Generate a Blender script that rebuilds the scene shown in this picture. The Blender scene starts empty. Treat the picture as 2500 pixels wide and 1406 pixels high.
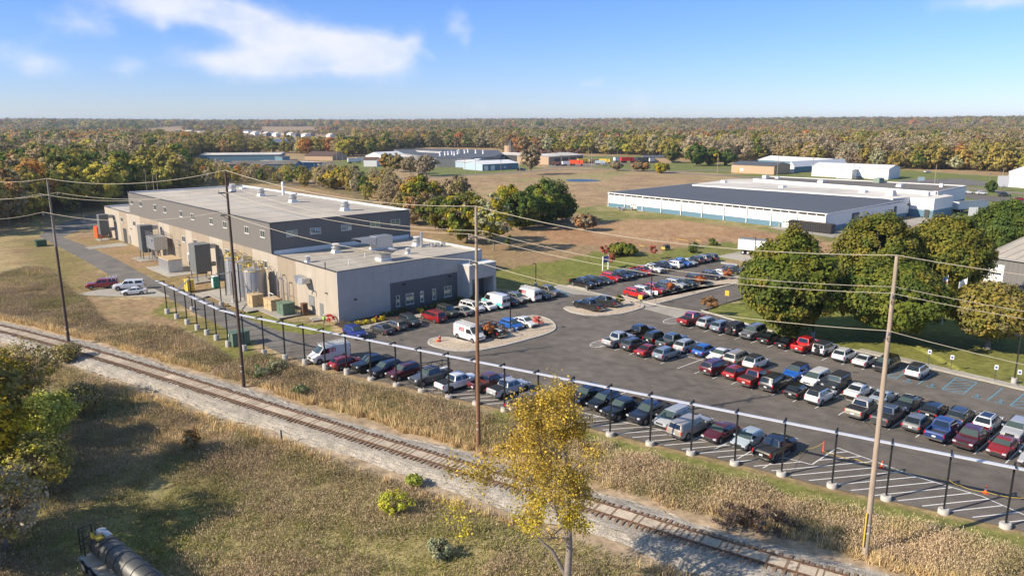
import bpy, math, random
import numpy as np
from mathutils import Vector, Matrix
R = math.radians
random.seed(7)
rng = np.random.default_rng(7)
scn = bpy.context.scene
COL = scn.collection

# ---------------------------------------------------------------- camera
F, YH, CX, CY, H = 1820.0, 295.0, 1250.0, 703.0, 32.5     # calibration in the photograph's pixels
TH = math.atan((CY - YH) / F)
cam_d = bpy.data.cameras.new('camera')
cam_d.sensor_width = 36.0
cam_d.lens = F / 2500.0 * 36.0
cam_d.clip_start = 0.5
cam_d.clip_end = 40000
cam = bpy.data.objects.new('camera', cam_d)
COL.objects.link(cam)
cam.location = (0, 0, H)
cam.rotation_euler = (math.pi / 2 - TH, 0, 0)
scn.camera = cam

# ---------------------------------------------------------------- sky and sun
SUN_EL, SHADOW_AZ = R(32.0), R(22.3)
sd = Vector((-math.cos(SHADOW_AZ) * math.cos(SUN_EL), -math.sin(SHADOW_AZ) * math.cos(SUN_EL), math.sin(SUN_EL)))
sun_d = bpy.data.lights.new('sun', 'SUN')
sun_d.energy = 4.8
sun_d.angle = R(0.53)
sun_d.color = (1.0, 0.87, 0.69)
sun = bpy.data.objects.new('sun', sun_d)
COL.objects.link(sun)
sun.rotation_euler = sd.to_track_quat('Z', 'Y').to_euler()
sun.location = (-60, -20, 80)

scn.view_settings.view_transform = 'Standard'
scn.view_settings.look = 'None'
scn.view_settings.gamma = 1
scn.view_settings.exposure = 0.72
scn.render.engine = 'CYCLES'
scn.cycles.volume_bounces = 0
scn.cycles.max_bounces = 6

c_, s_ = math.cos(TH), math.sin(TH)
def ray(px, py):
    dx = (px - CX) / F; dy = -(py - CY) / F
    return np.array([dx, c_ + dy * s_, -s_ + dy * c_])
def G(px, py, z=0.0):
    d = ray(px, py); t = (z - H) / d[2]
    return np.array([d[0] * t, d[1] * t, z])
def proj(X, Y, Z):
    zf = Y * c_ - (Z - H) * s_; yy = Y * s_ + (Z - H) * c_
    return CX + F * X / zf, CY - F * yy / zf
def zat(base, py):                 # height above the ground point 'base' (world) that projects to row py
    lo, hi = -5, 80
    for _ in range(50):
        m = (lo + hi) / 2
        if proj(base[0], base[1], m)[1] > py: lo = m
        else: hi = m
    return lo
def onplane(px, py, P, d):         # vertical plane through P along d -> distance along d, height
    n = np.array([-d[1], d[0]]); r = ray(px, py); t = (np.array(P[:2]) @ n) / (r[:2] @ n)
    X = r * t
    return float((X[:2] - np.array(P[:2])) @ d), float(X[2] + H)

world = bpy.data.worlds.new('World')
scn.world = world
world.use_nodes = True
nt = world.node_tree
nt.nodes.clear()
def N(nt, t, **kw):
    n = nt.nodes.new(t)
    for k, v in kw.items():
        if k.startswith('i_'):
            n.inputs[k[2:].replace('_', ' ')].default_value = v
        else: setattr(n, k, v)
    return n
wo = N(nt, 'ShaderNodeOutputWorld'); bg = N(nt, 'ShaderNodeBackground')
sky = N(nt, 'ShaderNodeTexSky', sky_type='NISHITA')
sky.sun_disc = False
sky.sun_elevation = SUN_EL
sky.sun_rotation = math.atan2(sd.x, sd.y)
sky.air_density = 1.0; sky.dust_density = 0.0; sky.ozone_density = 1.6; sky.altitude = 300
tc = N(nt, 'ShaderNodeTexCoord')
sep = N(nt, 'ShaderNodeSeparateXYZ'); nt.links.new(tc.outputs['Generated'], sep.inputs[0])
def m_(op, a, b=None, c=None, clamp=False):
    n = N(nt, 'ShaderNodeMath', operation=op, use_clamp=clamp)
    for i, v in enumerate((a, b, c)):
        if v is None: continue
        if isinstance(v, (int, float)): n.inputs[i].default_value = v
        else: nt.links.new(v, n.inputs[i])
    return n.outputs[0]
az = m_('ARCTAN2', sep.outputs[0], sep.outputs[1])
el = m_('ARCSINE', sep.outputs[2])
cv = N(nt, 'ShaderNodeCombineXYZ'); nt.links.new(az, cv.inputs[0]); nt.links.new(m_('MULTIPLY', el, 1.7), cv.inputs[1])
n1 = N(nt, 'ShaderNodeTexNoise', i_Scale=10.0, i_Detail=6.0, i_Roughness=0.52, i_Distortion=0.1)
n2 = N(nt, 'ShaderNodeTexNoise', i_Scale=30.0, i_Detail=5.0, i_Roughness=0.62)
nt.links.new(cv.outputs[0], n1.inputs['Vector']); nt.links.new(cv.outputs[0], n2.inputs['Vector'])
def azel(px, py):
    r = ray(px, py); return math.atan2(r[0], r[1]), math.asin(r[2] / np.linalg.norm(r))
# soft cloud banks: (px, py, half width, half height, tilt deg, strength)
clouds = [(840, 142, 110, 42, 4, 1.4), (925, 120, 80, 40, 8, 1.1), (760, 95, 50, 28, 0, .5), (665, 152, 85, 40, 0, 1.1), (505, 148, 85, 25, 10, 1.0), (390, 6, 210, 42, 6, 1.05), (540, 40, 90, 30, 12, .7), (395, 62, 14, 20, 0, .5), (640, 80, 75, 40, 28, .8), (1010, 105, 22, 34, 35, .7), (1050, 135, 26, 12, 30, .5),
          (1120, 62, 30, 40, 20, .75), (1140, 105, 14, 26, 10, .5), (50, 135, 80, 34, 8, .7), (95, 165, 40, 22, 0, .45), (305, 165, 34, 18, 0, .62), (210, 60, 60, 24, 0, .45), (1560, 238, 44, 30, 20, .5),
          (2390, 2, 100, 20, 0, .85), (1450, 200, 50, 14, -10, .35), (1180, 255, 30, 16, 0, .35)]
tot = None
for (px, py, wx, wy, tl, st) in clouds:
    a0, e0 = azel(px, py)
    dx = m_('SUBTRACT', az, a0); dy = m_('SUBTRACT', el, e0)
    ct, sn = math.cos(R(-tl)), math.sin(R(-tl))
    u = m_('DIVIDE', m_('ADD', m_('MULTIPLY', dx, ct), m_('MULTIPLY', dy, sn)), wx / 1850.0)
    v = m_('DIVIDE', m_('SUBTRACT', m_('MULTIPLY', dy, ct), m_('MULTIPLY', dx, sn)), wy / 1850.0)
    r2 = m_('ADD', m_('MULTIPLY', u, u), m_('MULTIPLY', v, v))
    g = m_('MULTIPLY', m_('EXPONENT', m_('MULTIPLY', r2, -0.8)), st)
    tot = g if tot is None else m_('ADD', tot, g)
nz = m_('ADD', m_('MULTIPLY', n1.outputs[0], 1.0), m_('MULTIPLY', n2.outputs[0], 0.36))
dens = m_('SUBTRACT', m_('ADD', m_('MULTIPLY', m_('MINIMUM', tot, 1.15), 0.95), m_('MULTIPLY', nz, 1.7)), 1.28)
dens = m_('MULTIPLY', dens, m_('MINIMUM', m_('MULTIPLY', tot, 5.0), 1.0))
mr = N(nt, 'ShaderNodeMapRange', interpolation_type='SMOOTHSTEP')
mr.inputs['From Min'].default_value = 0.0; mr.inputs['From Max'].default_value = 1.35
nt.links.new(dens, mr.inputs[0])
mask = m_('MULTIPLY', mr.outputs[0], 0.93)
skm = N(nt, 'ShaderNodeMix', data_type='RGBA')
nt.links.new(mask, skm.inputs[0])
# slight saturation of the sky colour
hs = N(nt, 'ShaderNodeHueSaturation', i_Saturation=1.12, i_Value=1.0)
nt.links.new(sky.outputs[0], hs.inputs['Color'])
tn = N(nt, 'ShaderNodeMix', data_type='RGBA'); tf = N(nt, 'ShaderNodeMapRange', interpolation_type='SMOOTHSTEP')
tf.inputs['From Max'].default_value = .22; nt.links.new(el, tf.inputs[0]); nt.links.new(tf.outputs[0], tn.inputs[0])
tn.inputs[6].default_value = (.43, .52, .88, 1); tn.inputs[7].default_value = (.43, .57, .93, 1)
tz = N(nt, 'ShaderNodeMix', data_type='RGBA'); tf2 = N(nt, 'ShaderNodeMapRange', interpolation_type='SMOOTHSTEP')      # warm tint added to the unseen upper sky, keeps ambient light neutral
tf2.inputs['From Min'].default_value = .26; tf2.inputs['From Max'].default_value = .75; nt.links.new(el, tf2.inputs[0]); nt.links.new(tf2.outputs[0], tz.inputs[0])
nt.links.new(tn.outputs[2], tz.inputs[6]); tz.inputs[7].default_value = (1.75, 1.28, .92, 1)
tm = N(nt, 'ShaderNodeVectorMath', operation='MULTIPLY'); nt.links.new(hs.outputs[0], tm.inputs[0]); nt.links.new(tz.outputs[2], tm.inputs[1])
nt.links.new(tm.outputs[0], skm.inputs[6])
skm.inputs[7].default_value = (4.9, 5.0, 5.5, 1)
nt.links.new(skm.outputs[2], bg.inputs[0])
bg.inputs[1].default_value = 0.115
nt.links.new(bg.outputs[0], wo.inputs[0])

# ---------------------------------------------------------------- materials
def mat(name, col, rough=.7, metal=0., var=.12, scale=1.5, bump=0., coat=0., bscale=None, stretch=None, tint=None, emit=None, spec=.5, objcol=False, var2=0.0, var3=0.0):
    m = bpy.data.materials.new(name); m.use_nodes = True
    t = m.node_tree; b = t.nodes['Principled BSDF']
    b.inputs['Roughness'].default_value = rough; b.inputs['Metallic'].default_value = metal
    b.inputs['Coat Weight'].default_value = coat; b.inputs['Specular IOR Level'].default_value = spec
    tcn = N(t, 'ShaderNodeTexCoord'); vec = tcn.outputs['Object']
    if stretch:
        mp = N(t, 'ShaderNodeMapping'); mp.inputs['Scale'].default_value = stretch
        t.links.new(vec, mp.inputs[0]); vec = mp.outputs[0]
    nz = N(t, 'ShaderNodeTexNoise', i_Scale=scale, i_Detail=6.0, i_Roughness=.62); t.links.new(vec, nz.inputs['Vector'])
    mp2 = N(t, 'ShaderNodeMapRange'); mp2.inputs['From Min'].default_value = .3; mp2.inputs['From Max'].default_value = .7
    mp2.inputs['To Min'].default_value = 1 - var; mp2.inputs['To Max'].default_value = 1 + var
    t.links.new(nz.outputs[0], mp2.inputs[0])
    f = mp2.outputs[0]
    if var2:
        nb = N(t, 'ShaderNodeTexNoise', i_Scale=scale * .08, i_Detail=4.0); t.links.new(vec, nb.inputs['Vector'])
        m3 = N(t, 'ShaderNodeMapRange'); m3.inputs['From Min'].default_value = .3; m3.inputs['From Max'].default_value = .7
        m3.inputs['To Min'].default_value = 1 - var2; m3.inputs['To Max'].default_value = 1 + var2
        t.links.new(nb.outputs[0], m3.inputs[0])
        mm = N(t, 'ShaderNodeMath', operation='MULTIPLY'); t.links.new(f, mm.inputs[0]); t.links.new(m3.outputs[0], mm.inputs[1]); f = mm.outputs[0]
    if var3:
        nb = N(t, 'ShaderNodeTexNoise', i_Scale=.055, i_Detail=7.0, i_Roughness=.7, i_Distortion=1.2); t.links.new(vec, nb.inputs['Vector'])
        m3 = N(t, 'ShaderNodeMapRange', interpolation_type='SMOOTHSTEP'); m3.inputs['From Min'].default_value = .38; m3.inputs['From Max'].default_value = .62
        m3.inputs['To Min'].default_value = 1 - var3; m3.inputs['To Max'].default_value = 1 + var3
        t.links.new(nb.outputs[0], m3.inputs[0])
        mm = N(t, 'ShaderNodeMath', operation='MULTIPLY'); t.links.new(f, mm.inputs[0]); t.links.new(m3.outputs[0], mm.inputs[1]); f = mm.outputs[0]
    vm = N(t, 'ShaderNodeVectorMath', operation='SCALE')
    if objcol:
        oi = N(t, 'ShaderNodeObjectInfo'); t.links.new(oi.outputs['Color'], vm.inputs[0])
    else:
        vm.inputs[0].default_value = col[:3]
    t.links.new(f, vm.inputs['Scale']); t.links.new(vm.outputs[0], b.inputs['Base Color'])
    if bump:
        nb = N(t, 'ShaderNodeTexNoise', i_Scale=bscale or scale * 6, i_Detail=4.0); t.links.new(vec, nb.inputs['Vector'])
        bp = N(t, 'ShaderNodeBump', i_Strength=bump, i_Distance=.05); t.links.new(nb.outputs[0], bp.inputs['Height'])
        t.links.new(bp.outputs[0], b.inputs['Normal'])
    if emit:
        b.inputs['Emission Color'].default_value = (*emit, 1); b.inputs['Emission Strength'].default_value = 1
    return m

def attr_mat(name, rough=.9, var=.2, scale=3., bump=.3, transl=0., rnd=0., hue=0.):
    m = bpy.data.materials.new(name); m.use_nodes = True
    t = m.node_tree; b = t.nodes['Principled BSDF']
    b.inputs['Roughness'].default_value = rough; b.inputs['Specular IOR Level'].default_value = .15
    at = N(t, 'ShaderNodeAttribute', attribute_name='Col'); c = at.outputs['Color']
    if var:
        tcn = N(t, 'ShaderNodeTexCoord')
        nz = N(t, 'ShaderNodeTexNoise', i_Scale=scale, i_Detail=8.0, i_Roughness=.7); t.links.new(tcn.outputs['Object'], nz.inputs['Vector'])
        mr_ = N(t, 'ShaderNodeMapRange'); mr_.inputs['From Min'].default_value = .3; mr_.inputs['From Max'].default_value = .7
        mr_.inputs['To Min'].default_value = 1 - var; mr_.inputs['To Max'].default_value = 1 + var
        t.links.new(nz.outputs[0], mr_.inputs[0])
        vm = N(t, 'ShaderNodeVectorMath', operation='SCALE'); t.links.new(c, vm.inputs[0]); t.links.new(mr_.outputs[0], vm.inputs['Scale']); c = vm.outputs[0]
        if bump:
            bp = N(t, 'ShaderNodeBump', i_Strength=bump, i_Distance=.1); t.links.new(nz.outputs[0], bp.inputs['Height']); t.links.new(bp.outputs[0], b.inputs['Normal'])
    if rnd:
        oi = N(t, 'ShaderNodeObjectInfo')
        hv = N(t, 'ShaderNodeHueSaturation')
        a = N(t, 'ShaderNodeMapRange'); a.inputs['To Min'].default_value = 1 - rnd; a.inputs['To Max'].default_value = 1 + rnd; t.links.new(oi.outputs['Random'], a.inputs[0])
        w = N(t, 'ShaderNodeMath', operation='MULTIPLY', i_Value=0); w.inputs[1].default_value = 7.31; t.links.new(oi.outputs['Random'], w.inputs[0])
        fr = N(t, 'ShaderNodeMath', operation='FRACT'); t.links.new(w.outputs[0], fr.inputs[0])
        h = N(t, 'ShaderNodeMapRange'); h.inputs['To Min'].default_value = .5 - hue; h.inputs['To Max'].default_value = .5 + hue; t.links.new(fr.outputs[0], h.inputs[0])
        t.links.new(c, hv.inputs['Color']); t.links.new(a.outputs[0], hv.inputs['Value']); t.links.new(h.outputs[0], hv.inputs['Hue']); c = hv.outputs[0]
    t.links.new(c, b.inputs['Base Color'])
    if transl:
        tr = N(t, 'ShaderNodeBsdfTranslucent'); t.links.new(c, tr.inputs[0])
        mx = N(t, 'ShaderNodeMixShader'); mx.inputs[0].default_value = transl
        t.links.new(b.outputs[0], mx.inputs[1]); t.links.new(tr.outputs[0], mx.inputs[2])
        t.links.new(mx.outputs[0], t.nodes['Material Output'].inputs[0])
    return m

M = {}
M['asphalt'] = mat('asphalt', (.120, .104, .090), .9, var=.2, scale=7., bump=.25, bscale=60, var2=.22, var3=.12)
M['asphalt_old'] = mat('old asphalt', (.135, .124, .114), .9, var=.2, scale=4., bump=.2, var2=.2, var3=.12)
M['gravel_road'] = mat('gravel road', (.20, .165, .13), .95, var=.2, scale=.8)
M['concrete'] = mat('concrete', (.33, .305, .265), .85, var=.14, scale=1.3, bump=.15, var2=.12)
M['kerb'] = mat('kerb concrete', (.42, .40, .37), .85, var=.12, scale=2.)
M['paintline'] = mat('road paint white', (.66, .66, .66), .7, var=.25, scale=6.)
M['bluepaint'] = mat('road paint blue', (.10, .30, .44), .7, var=.25, scale=6.)
M['yellowpaint'] = mat('yellow', (.62, .43, .05), .55, var=.1)
M['orange'] = mat('orange plastic', (.80, .10, .02), .5, var=.08)
M['white'] = mat('white sheet metal', (.70, .70, .70), .45, var=.05)
M['offwhite'] = mat('off white', (.55, .54, .51), .6, var=.08)
M['grey'] = mat('light grey metal', (.40, .40, .40), .45, metal=.3, var=.08)
M['steel'] = mat('galvanised steel', (.50, .51, .52), .38, metal=.75, var=.15, scale=3)
M['silo'] = mat('silo steel', (.40, .40, .40), .42, metal=.55, var=.12, scale=.8, stretch=(1, 1, .3))
M['dark'] = mat('dark grey metal', (.05, .053, .055), .5, var=.1)
M['slate'] = mat('slate grey panel', (.13, .14, .14), .5, var=.06)
M['slatelt'] = mat('grey panel', (.17, .18, .185), .5, var=.06)
M['black'] = mat('black painted steel', (.012, .012, .013), .45, var=.1)
M['rubber'] = mat('tyre rubber', (.013, .013, .013), .85, var=.1)
M['trim'] = mat('black plastic trim', (.02, .02, .021), .6, var=.1)
M['rim'] = mat('alloy rim', (.35, .35, .36), .35, metal=.7, var=.05)
M['rimdark'] = mat('dark rim', (.05, .05, .05), .4, metal=.5, var=.05)
M['glass'] = mat('tinted glass', (.012, .016, .018), .06, var=.0, spec=.9)
M['windshield'] = mat('windscreen glass', (.05, .072, .065), .05, var=.0, spec=1.)
M['winglass'] = mat('window glass', (.03, .05, .055), .08, var=.3, scale=.6, spec=1.)
M['mirrorglass'] = mat('reflective window glass', (.34, .40, .40), .06, metal=.65, var=.35, scale=.5)
M['headlight'] = mat('headlight lens', (.6, .62, .65), .12, metal=.3, var=.0)
M['taillight'] = mat('tail light lens', (.45, .01, .01), .15, var=.0)
M['chrome'] = mat('chrome', (.6, .6, .62), .2, metal=1., var=0)
M['paint'] = mat('car paint', (1, 1, 1), .3, metal=.15, var=.0, coat=1., objcol=True)
M['redletter'] = mat('red lettering', (.42, .02, .03), .5, var=0)
M['bluesign'] = mat('blue sign', (.02, .07, .30), .5, var=.05)
M['teal'] = mat('turquoise paint', (.10, .50, .50), .35, var=.05, coat=.6)
M['green'] = mat('dark green enamel', (.035, .085, .05), .5, var=.1)
M['greenlt'] = mat('sage green enamel', (.11, .17, .12), .5, var=.1)
M['pottygreen'] = mat('green plastic', (.02, .20, .15), .5, var=.1)
M['wood'] = mat('plywood tan', (.46, .34, .19), .7, var=.12, scale=3)
M['pole'] = mat('utility pole wood', (.34, .27, .205), .85, var=.25, scale=3., stretch=(3, 3, .25), bump=.4)
M['polebrown'] = mat('brown utility pole wood', (.085, .055, .04), .85, var=.25, scale=3., stretch=(3, 3, .25), bump=.4)
M['poleorange'] = mat('treated pole wood', (.21, .105, .055), .85, var=.25, scale=3., stretch=(3, 3, .25), bump=.4)
M['wire'] = mat('power wire', (.40, .36, .29), .5, metal=.2, var=.1)
M['porcelain'] = mat('porcelain', (.35, .33, .32), .3, var=0)
M['bark'] = mat('bark', (.16, .125, .095), .9, var=.3, scale=5., stretch=(2, 2, .6), bump=.5)
M['barkgrey'] = mat('grey bark', (.22, .19, .16), .9, var=.3, scale=5., bump=.4)
M['ballast'] = mat('ballast stone', (.31, .28, .24), .95, var=.5, scale=7., bump=.9, bscale=9, var2=.22)
M['pebble'] = mat('river pebble', (.42, .345, .265), .9, var=.4, scale=3.5, bump=.9, bscale=5, var2=.08)
M['rail'] = mat('rusty rail', (.17, .09, .052), .6, metal=.4, var=.3, scale=2)
M['tie'] = mat('weathered sleeper', (.20, .135, .09), .9, var=.35, scale=2.5, stretch=(1, 1, 1), bump=.4)
M['tieboard'] = mat('grey crossing board', (.42, .355, .275), .9, var=.3, scale=1.2, bump=.3, var2=.2)
M['mulch'] = mat('mulch', (.045, .03, .022), .95, var=.3, scale=6, bump=.5)
M['water'] = mat('water', (.015, .045, .10), .3, var=.1, scale=.05, spec=.3)
M['skin'] = mat('skin', (.45, .25, .18), .6, var=0)
M['hivis'] = mat('hi-vis vest', (.45, .75, .05), .6, var=.05)
M['jeans'] = mat('dark trousers', (.04, .07, .08), .8, var=.1)
M['ground'] = attr_mat('ground cover', var=.42, scale=1.1, bump=.5)
M['leaf'] = attr_mat('leaves', rough=.65, var=0, transl=.28)
M['leafw'] = attr_mat('wood foliage', rough=.8, var=0, transl=.34, rnd=.2, hue=.015)
M['seam'] = mat('roof seam', (.33, .30, .26), .8, var=.1)
M['crackseal'] = mat('crack sealant', (.03, .03, .03), .6, var=.1)
M['weed'] = attr_mat('weeds', rough=.85, var=0, transl=.25)
M['whitewall'] = mat('white wall panel', (.74, .74, .73), .55, var=.04, scale=.5)
M['bluewall'] = mat('blue wall panel', (.10, .20, .27), .55, var=.06)
M['darkroof'] = mat('dark roof', (.080, .088, .104), .75, var=.08, scale=.3, var2=.06)
M['paleroof'] = mat('pale membrane roof', (.41, .37, .315), .8, var=.14, scale=.25, stretch=(1, .3, 1), var2=.08, var3=.10)
M['dirtyroof'] = mat('dirty white roof', (.52, .49, .45), .8, var=.35, scale=.08, stretch=(.4, 1, 1), var2=.1)
M['greyroof'] = mat('old grey roof', (.13, .115, .10), .85, var=.35, scale=.06)
M['panelw'] = mat('pale precast panel', (.375, .33, .268), .85, var=.07, scale=.7, stretch=(1, 1, .25), bump=.1)
M['panelt'] = mat('tan precast panel', (.29, .237, .175), .85, var=.08, scale=.7, stretch=(1, 1, .25), bump=.1)
M['panelg'] = mat('grey precast wall', (.43, .41, .385), .85, var=.08, scale=.6, bump=.1)
M['darkclad'] = mat('charcoal cladding', (.145, .134, .122), .6, var=.08, scale=1.2, stretch=(4, 4, .2))
M['slateclad'] = mat('slate cladding', (.10, .105, .115), .6, var=.06, scale=1.)
M['tanwall'] = mat('tan metal wall', (.42, .30, .19), .6, var=.06)
M['brownroof'] = mat('brown shingle', (.10, .06, .045), .8, var=.15, scale=.5)
M['ribgrey'] = mat('grey ribbed wall', (.15, .145, .14), .6, var=.3, scale=1.5, stretch=(3, 3, .02))
M['rust'] = mat('rusty logs', (.12, .06, .035), .9, var=.5, scale=.5)
M['paleblue'] = mat('pale blue wall', (.36, .46, .54), .6, var=.05)
M['red'] = mat('red enamel', (.50, .02, .015), .4, var=.08)

# ---------------------------------------------------------------- object helpers
def link(name, me, parent=None, loc=None):
    o = bpy.data.objects.new(name, me); COL.objects.link(o)
    if parent is not None: o.parent = parent
    if loc is not None: o.location = loc
    return o
def tag(o, label, cat=None, group=None):
    o['label'] = label
    if cat: o['category'] = cat
    if group: o['group'] = group
    return o
def thing(name, label, cat, loc=(0, 0, 0), rz=0., group=None):
    o = bpy.data.objects.new(name, None); COL.objects.link(o)
    o.empty_display_size = .2
    o.location = loc; o.rotation_euler = (0, 0, rz)
    return tag(o, label, cat, group)
def struct(o):
    o['kind'] = 'structure'; return o
def copy_tree(o, parent=None, **kw):
    c = o.copy(); COL.objects.link(c)
    if parent is not None: c.parent = parent
    for ch in list(o.children): copy_tree(ch, c)
    return c

class MB:
    def __init__(s): s.v = []; s.f = []; s.m = []; s.mats = []; s.mi = 0
    def use(s, m):
        if m not in s.mats: s.mats.append(m)
        s.mi = s.mats.index(m); return s
    def add(s, vs, fs):
        b = len(s.v); s.v += [tuple(map(float, p)) for p in vs]
        for f in fs: s.f.append(tuple(b + i for i in f)); s.m.append(s.mi)
        return s
    def box(s, c, d, rz=0., taper=1., tx=None):
        cr, sr = math.cos(rz), math.sin(rz); vs = []
        for k in (-1, 1):
            kx = (tx if tx is not None else taper) if k > 0 else 1
            ky = taper if k > 0 else 1
            for i, j in ((-1, -1), (1, -1), (1, 1), (-1, 1)):
                x, y = i * d[0] / 2 * kx, j * d[1] / 2 * ky
                vs.append((c[0] + x * cr - y * sr, c[1] + x * sr + y * cr, c[2] + k * d[2] / 2))
        return s.add(vs, [(3, 2, 1, 0), (4, 5, 6, 7), (0, 1, 5, 4), (1, 2, 6, 5), (2, 3, 7, 6), (3, 0, 4, 7)])
    def tube(s, pts, rad, n=8, caps=True):
        pts = [Vector(p) for p in pts]
        rads = rad if isinstance(rad, (list, tuple)) else [rad] * len(pts)
        vs = []; fs = []; up = None
        for i, p in enumerate(pts):
            d = (pts[min(i + 1, len(pts) - 1)] - pts[max(i - 1, 0)]).normalized()
            if up is None:
                up = Vector((0, 0, 1)) if abs(d.z) < .9 else Vector((1, 0, 0))
            a = d.cross(up).normalized(); b = a.cross(d).normalized(); up = b
            for k in range(n):
                t = 2 * math.pi * k / n
                vs.append(p + (a * math.cos(t) + b * math.sin(t)) * rads[i])
        for i in range(len(pts) - 1):
            for k in range(n):
                q = (k + 1) % n
                fs.append((i * n + k, (i + 1) * n + k, (i + 1) * n + q, i * n + q))
        if caps:
            fs.append(tuple(range(n))); e = (len(pts) - 1) * n
            fs.append(tuple(reversed(range(e, e + n))))
        return s.add(vs, fs)
    def cyl(s, c, r, h, n=16, r2=None):
        return s.tube([c, (c[0], c[1], c[2] + h)], [r, r if r2 is None else r2], n)
    def prism(s, poly, z0, z1, side=None, top=None):
        poly = [(p[0], p[1]) for p in poly]
        ar = sum(poly[i][0] * poly[(i + 1) % len(poly)][1] - poly[(i + 1) % len(poly)][0] * poly[i][1] for i in range(len(poly)))
        if ar < 0: poly = poly[::-1]
        n = len(poly)
        if side: s.use(side)
        s.add([(x, y, z0) for x, y in poly] + [(x, y, z1) for x, y in poly],
              [(i, (i + 1) % n, (i + 1) % n + n, i + n) for i in range(n)] + [tuple(reversed(range(n)))])
        if top: s.use(top)
        s.add([(x, y, z1) for x, y in poly], [tuple(range(n))])
        return s
    def sheet(s, poly, z):
        return s.prism(poly, z - .002, z) if False else s.add([(p[0], p[1], z) for p in poly], [tuple(range(len(poly)))])
    def bar(s, a, b, w, h):                     # a box-section bar from a to b
        a = Vector(a); b = Vector(b); d = (b - a); L = d.length; d.normalize()
        up = Vector((0, 0, 1)) if abs(d.z) < .95 else Vector((1, 0, 0))
        x = d.cross(up).normalized(); y = x.cross(d).normalized(); vs = []
        for p in (a, b):
            for i, j in ((-1, -1), (1, -1), (1, 1), (-1, 1)):
                vs.append(p + x * (i * w / 2) + y * (j * h / 2))
        return s.add(vs, [(3, 2, 1, 0), (4, 5, 6, 7), (0, 1, 5, 4), (1, 2, 6, 5), (2, 3, 7, 6), (3, 0, 4, 7)])
    def build(s, name, material=None, parent=None, loc=None, smooth=False, sharp=None):
        me = bpy.data.meshes.new(name)
        me.from_pydata(s.v, [], s.f)
        if material is not None:
            me.materials.append(material if not isinstance(material, str) else M[material])
        else:
            for m in s.mats: me.materials.append(M[m])
            me.polygons.foreach_set('material_index', s.m)
        if smooth:
            me.polygons.foreach_set('use_smooth', [True] * len(me.polygons))
            me.set_sharp_from_angle(angle=R(sharp or 40))
        me.update()
        return link(name, me, parent, loc)

def npmesh(name, verts, nper, material, cols=None, extra=None):
    """verts (N*nper,3): disjoint faces of nper corners each; cols (N*nper,3)"""
    me = bpy.data.meshes.new(name); nv = len(verts); nf = nv // nper
    me.vertices.add(nv); me.vertices.foreach_set('co', np.asarray(verts, dtype=np.float32).ravel())
    me.loops.add(nv); me.loops.foreach_set('vertex_index', np.arange(nv, dtype=np.int32))
    me.polygons.add(nf); me.polygons.foreach_set('loop_start', np.arange(0, nv, nper, dtype=np.int32))
    me.update(calc_edges=True)
    if cols is not None:
        a = me.color_attributes.new('Col', 'FLOAT_COLOR', 'POINT')
        a.data.foreach_set('color', np.concatenate([cols, np.ones((nv, 1))], 1).astype(np.float32).ravel())
    me.materials.append(material)
    return me
# ---------------------------------------------------------------- world frames
A1 = R(-47.7); S1 = np.array([math.cos(A1), math.sin(A1)]); T1 = np.array([-S1[1], S1[0]])   # tray-side rows
A2 = R(42.7); S2 = np.array([math.cos(A2), math.sin(A2)]); T2 = np.array([-S2[1], S2[0]])    # building-side rows
def L1(s, t): return S1 * s + T1 * t
def L2(s, t): return S2 * s + T2 * t
BC = G(828, 787)[:2]; BA = R(132.9)
BU = np.array([math.cos(BA), math.sin(BA)]); BV = np.array([BU[1], -BU[0]])
def B(v, u): return BC + BV * v + BU * u
def PX(*pts): return [G(x, y)[:2] for x, y in pts]

def inpoly(X, Y, poly):
    inside = np.zeros(X.shape, bool); n = len(poly)
    for i in range(n):
        x1, y1 = poly[i][:2]; x2, y2 = poly[(i + 1) % n][:2]
        if y1 == y2: continue
        c = ((y1 > Y) != (y2 > Y)) & (X < (x2 - x1) * (Y - y1) / (y2 - y1) + x1)
        inside ^= c
    return inside
def distline(X, Y, pts):
    d = np.full(X.shape, 1e9)
    for (x1, y1), (x2, y2) in zip(pts[:-1], pts[1:]):
        vx, vy = x2 - x1, y2 - y1; t = np.clip(((X - x1) * vx + (Y - y1) * vy) / (vx * vx + vy * vy), 0, 1)
        d = np.minimum(d, np.hypot(X - x1 - t * vx, Y - y1 - t * vy))
    return d
# value noise, periodic lattice
_lat = rng.random((256, 256))
def vnoise(x, y):
    xi = np.floor(x).astype(int); yi = np.floor(y).astype(int); fx = x - xi; fy = y - yi
    fx = fx * fx * (3 - 2 * fx); fy = fy * fy * (3 - 2 * fy)
    a = _lat[xi % 256, yi % 256]; b = _lat[(xi + 1) % 256, yi % 256]; c = _lat[xi % 256, (yi + 1) % 256]; d = _lat[(xi + 1) % 256, (yi + 1) % 256]
    return (a * (1 - fx) + b * fx) * (1 - fy) + (c * (1 - fx) + d * fx) * fy
def fbm(x, y, sc, o=4):
    v = 0; a = .5; s = 1. / sc; t = 0
    for _ in range(o):
        v = v + a * vnoise(x * s + 17.3 * _, y * s + 5.1 * _); t += a; a *= .55; s *= 2.03
    return v / t
def sstep(a, b, x):
    t = np.clip((x - a) / (b - a), 0, 1); return t * t * (3 - 2 * t)

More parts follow.
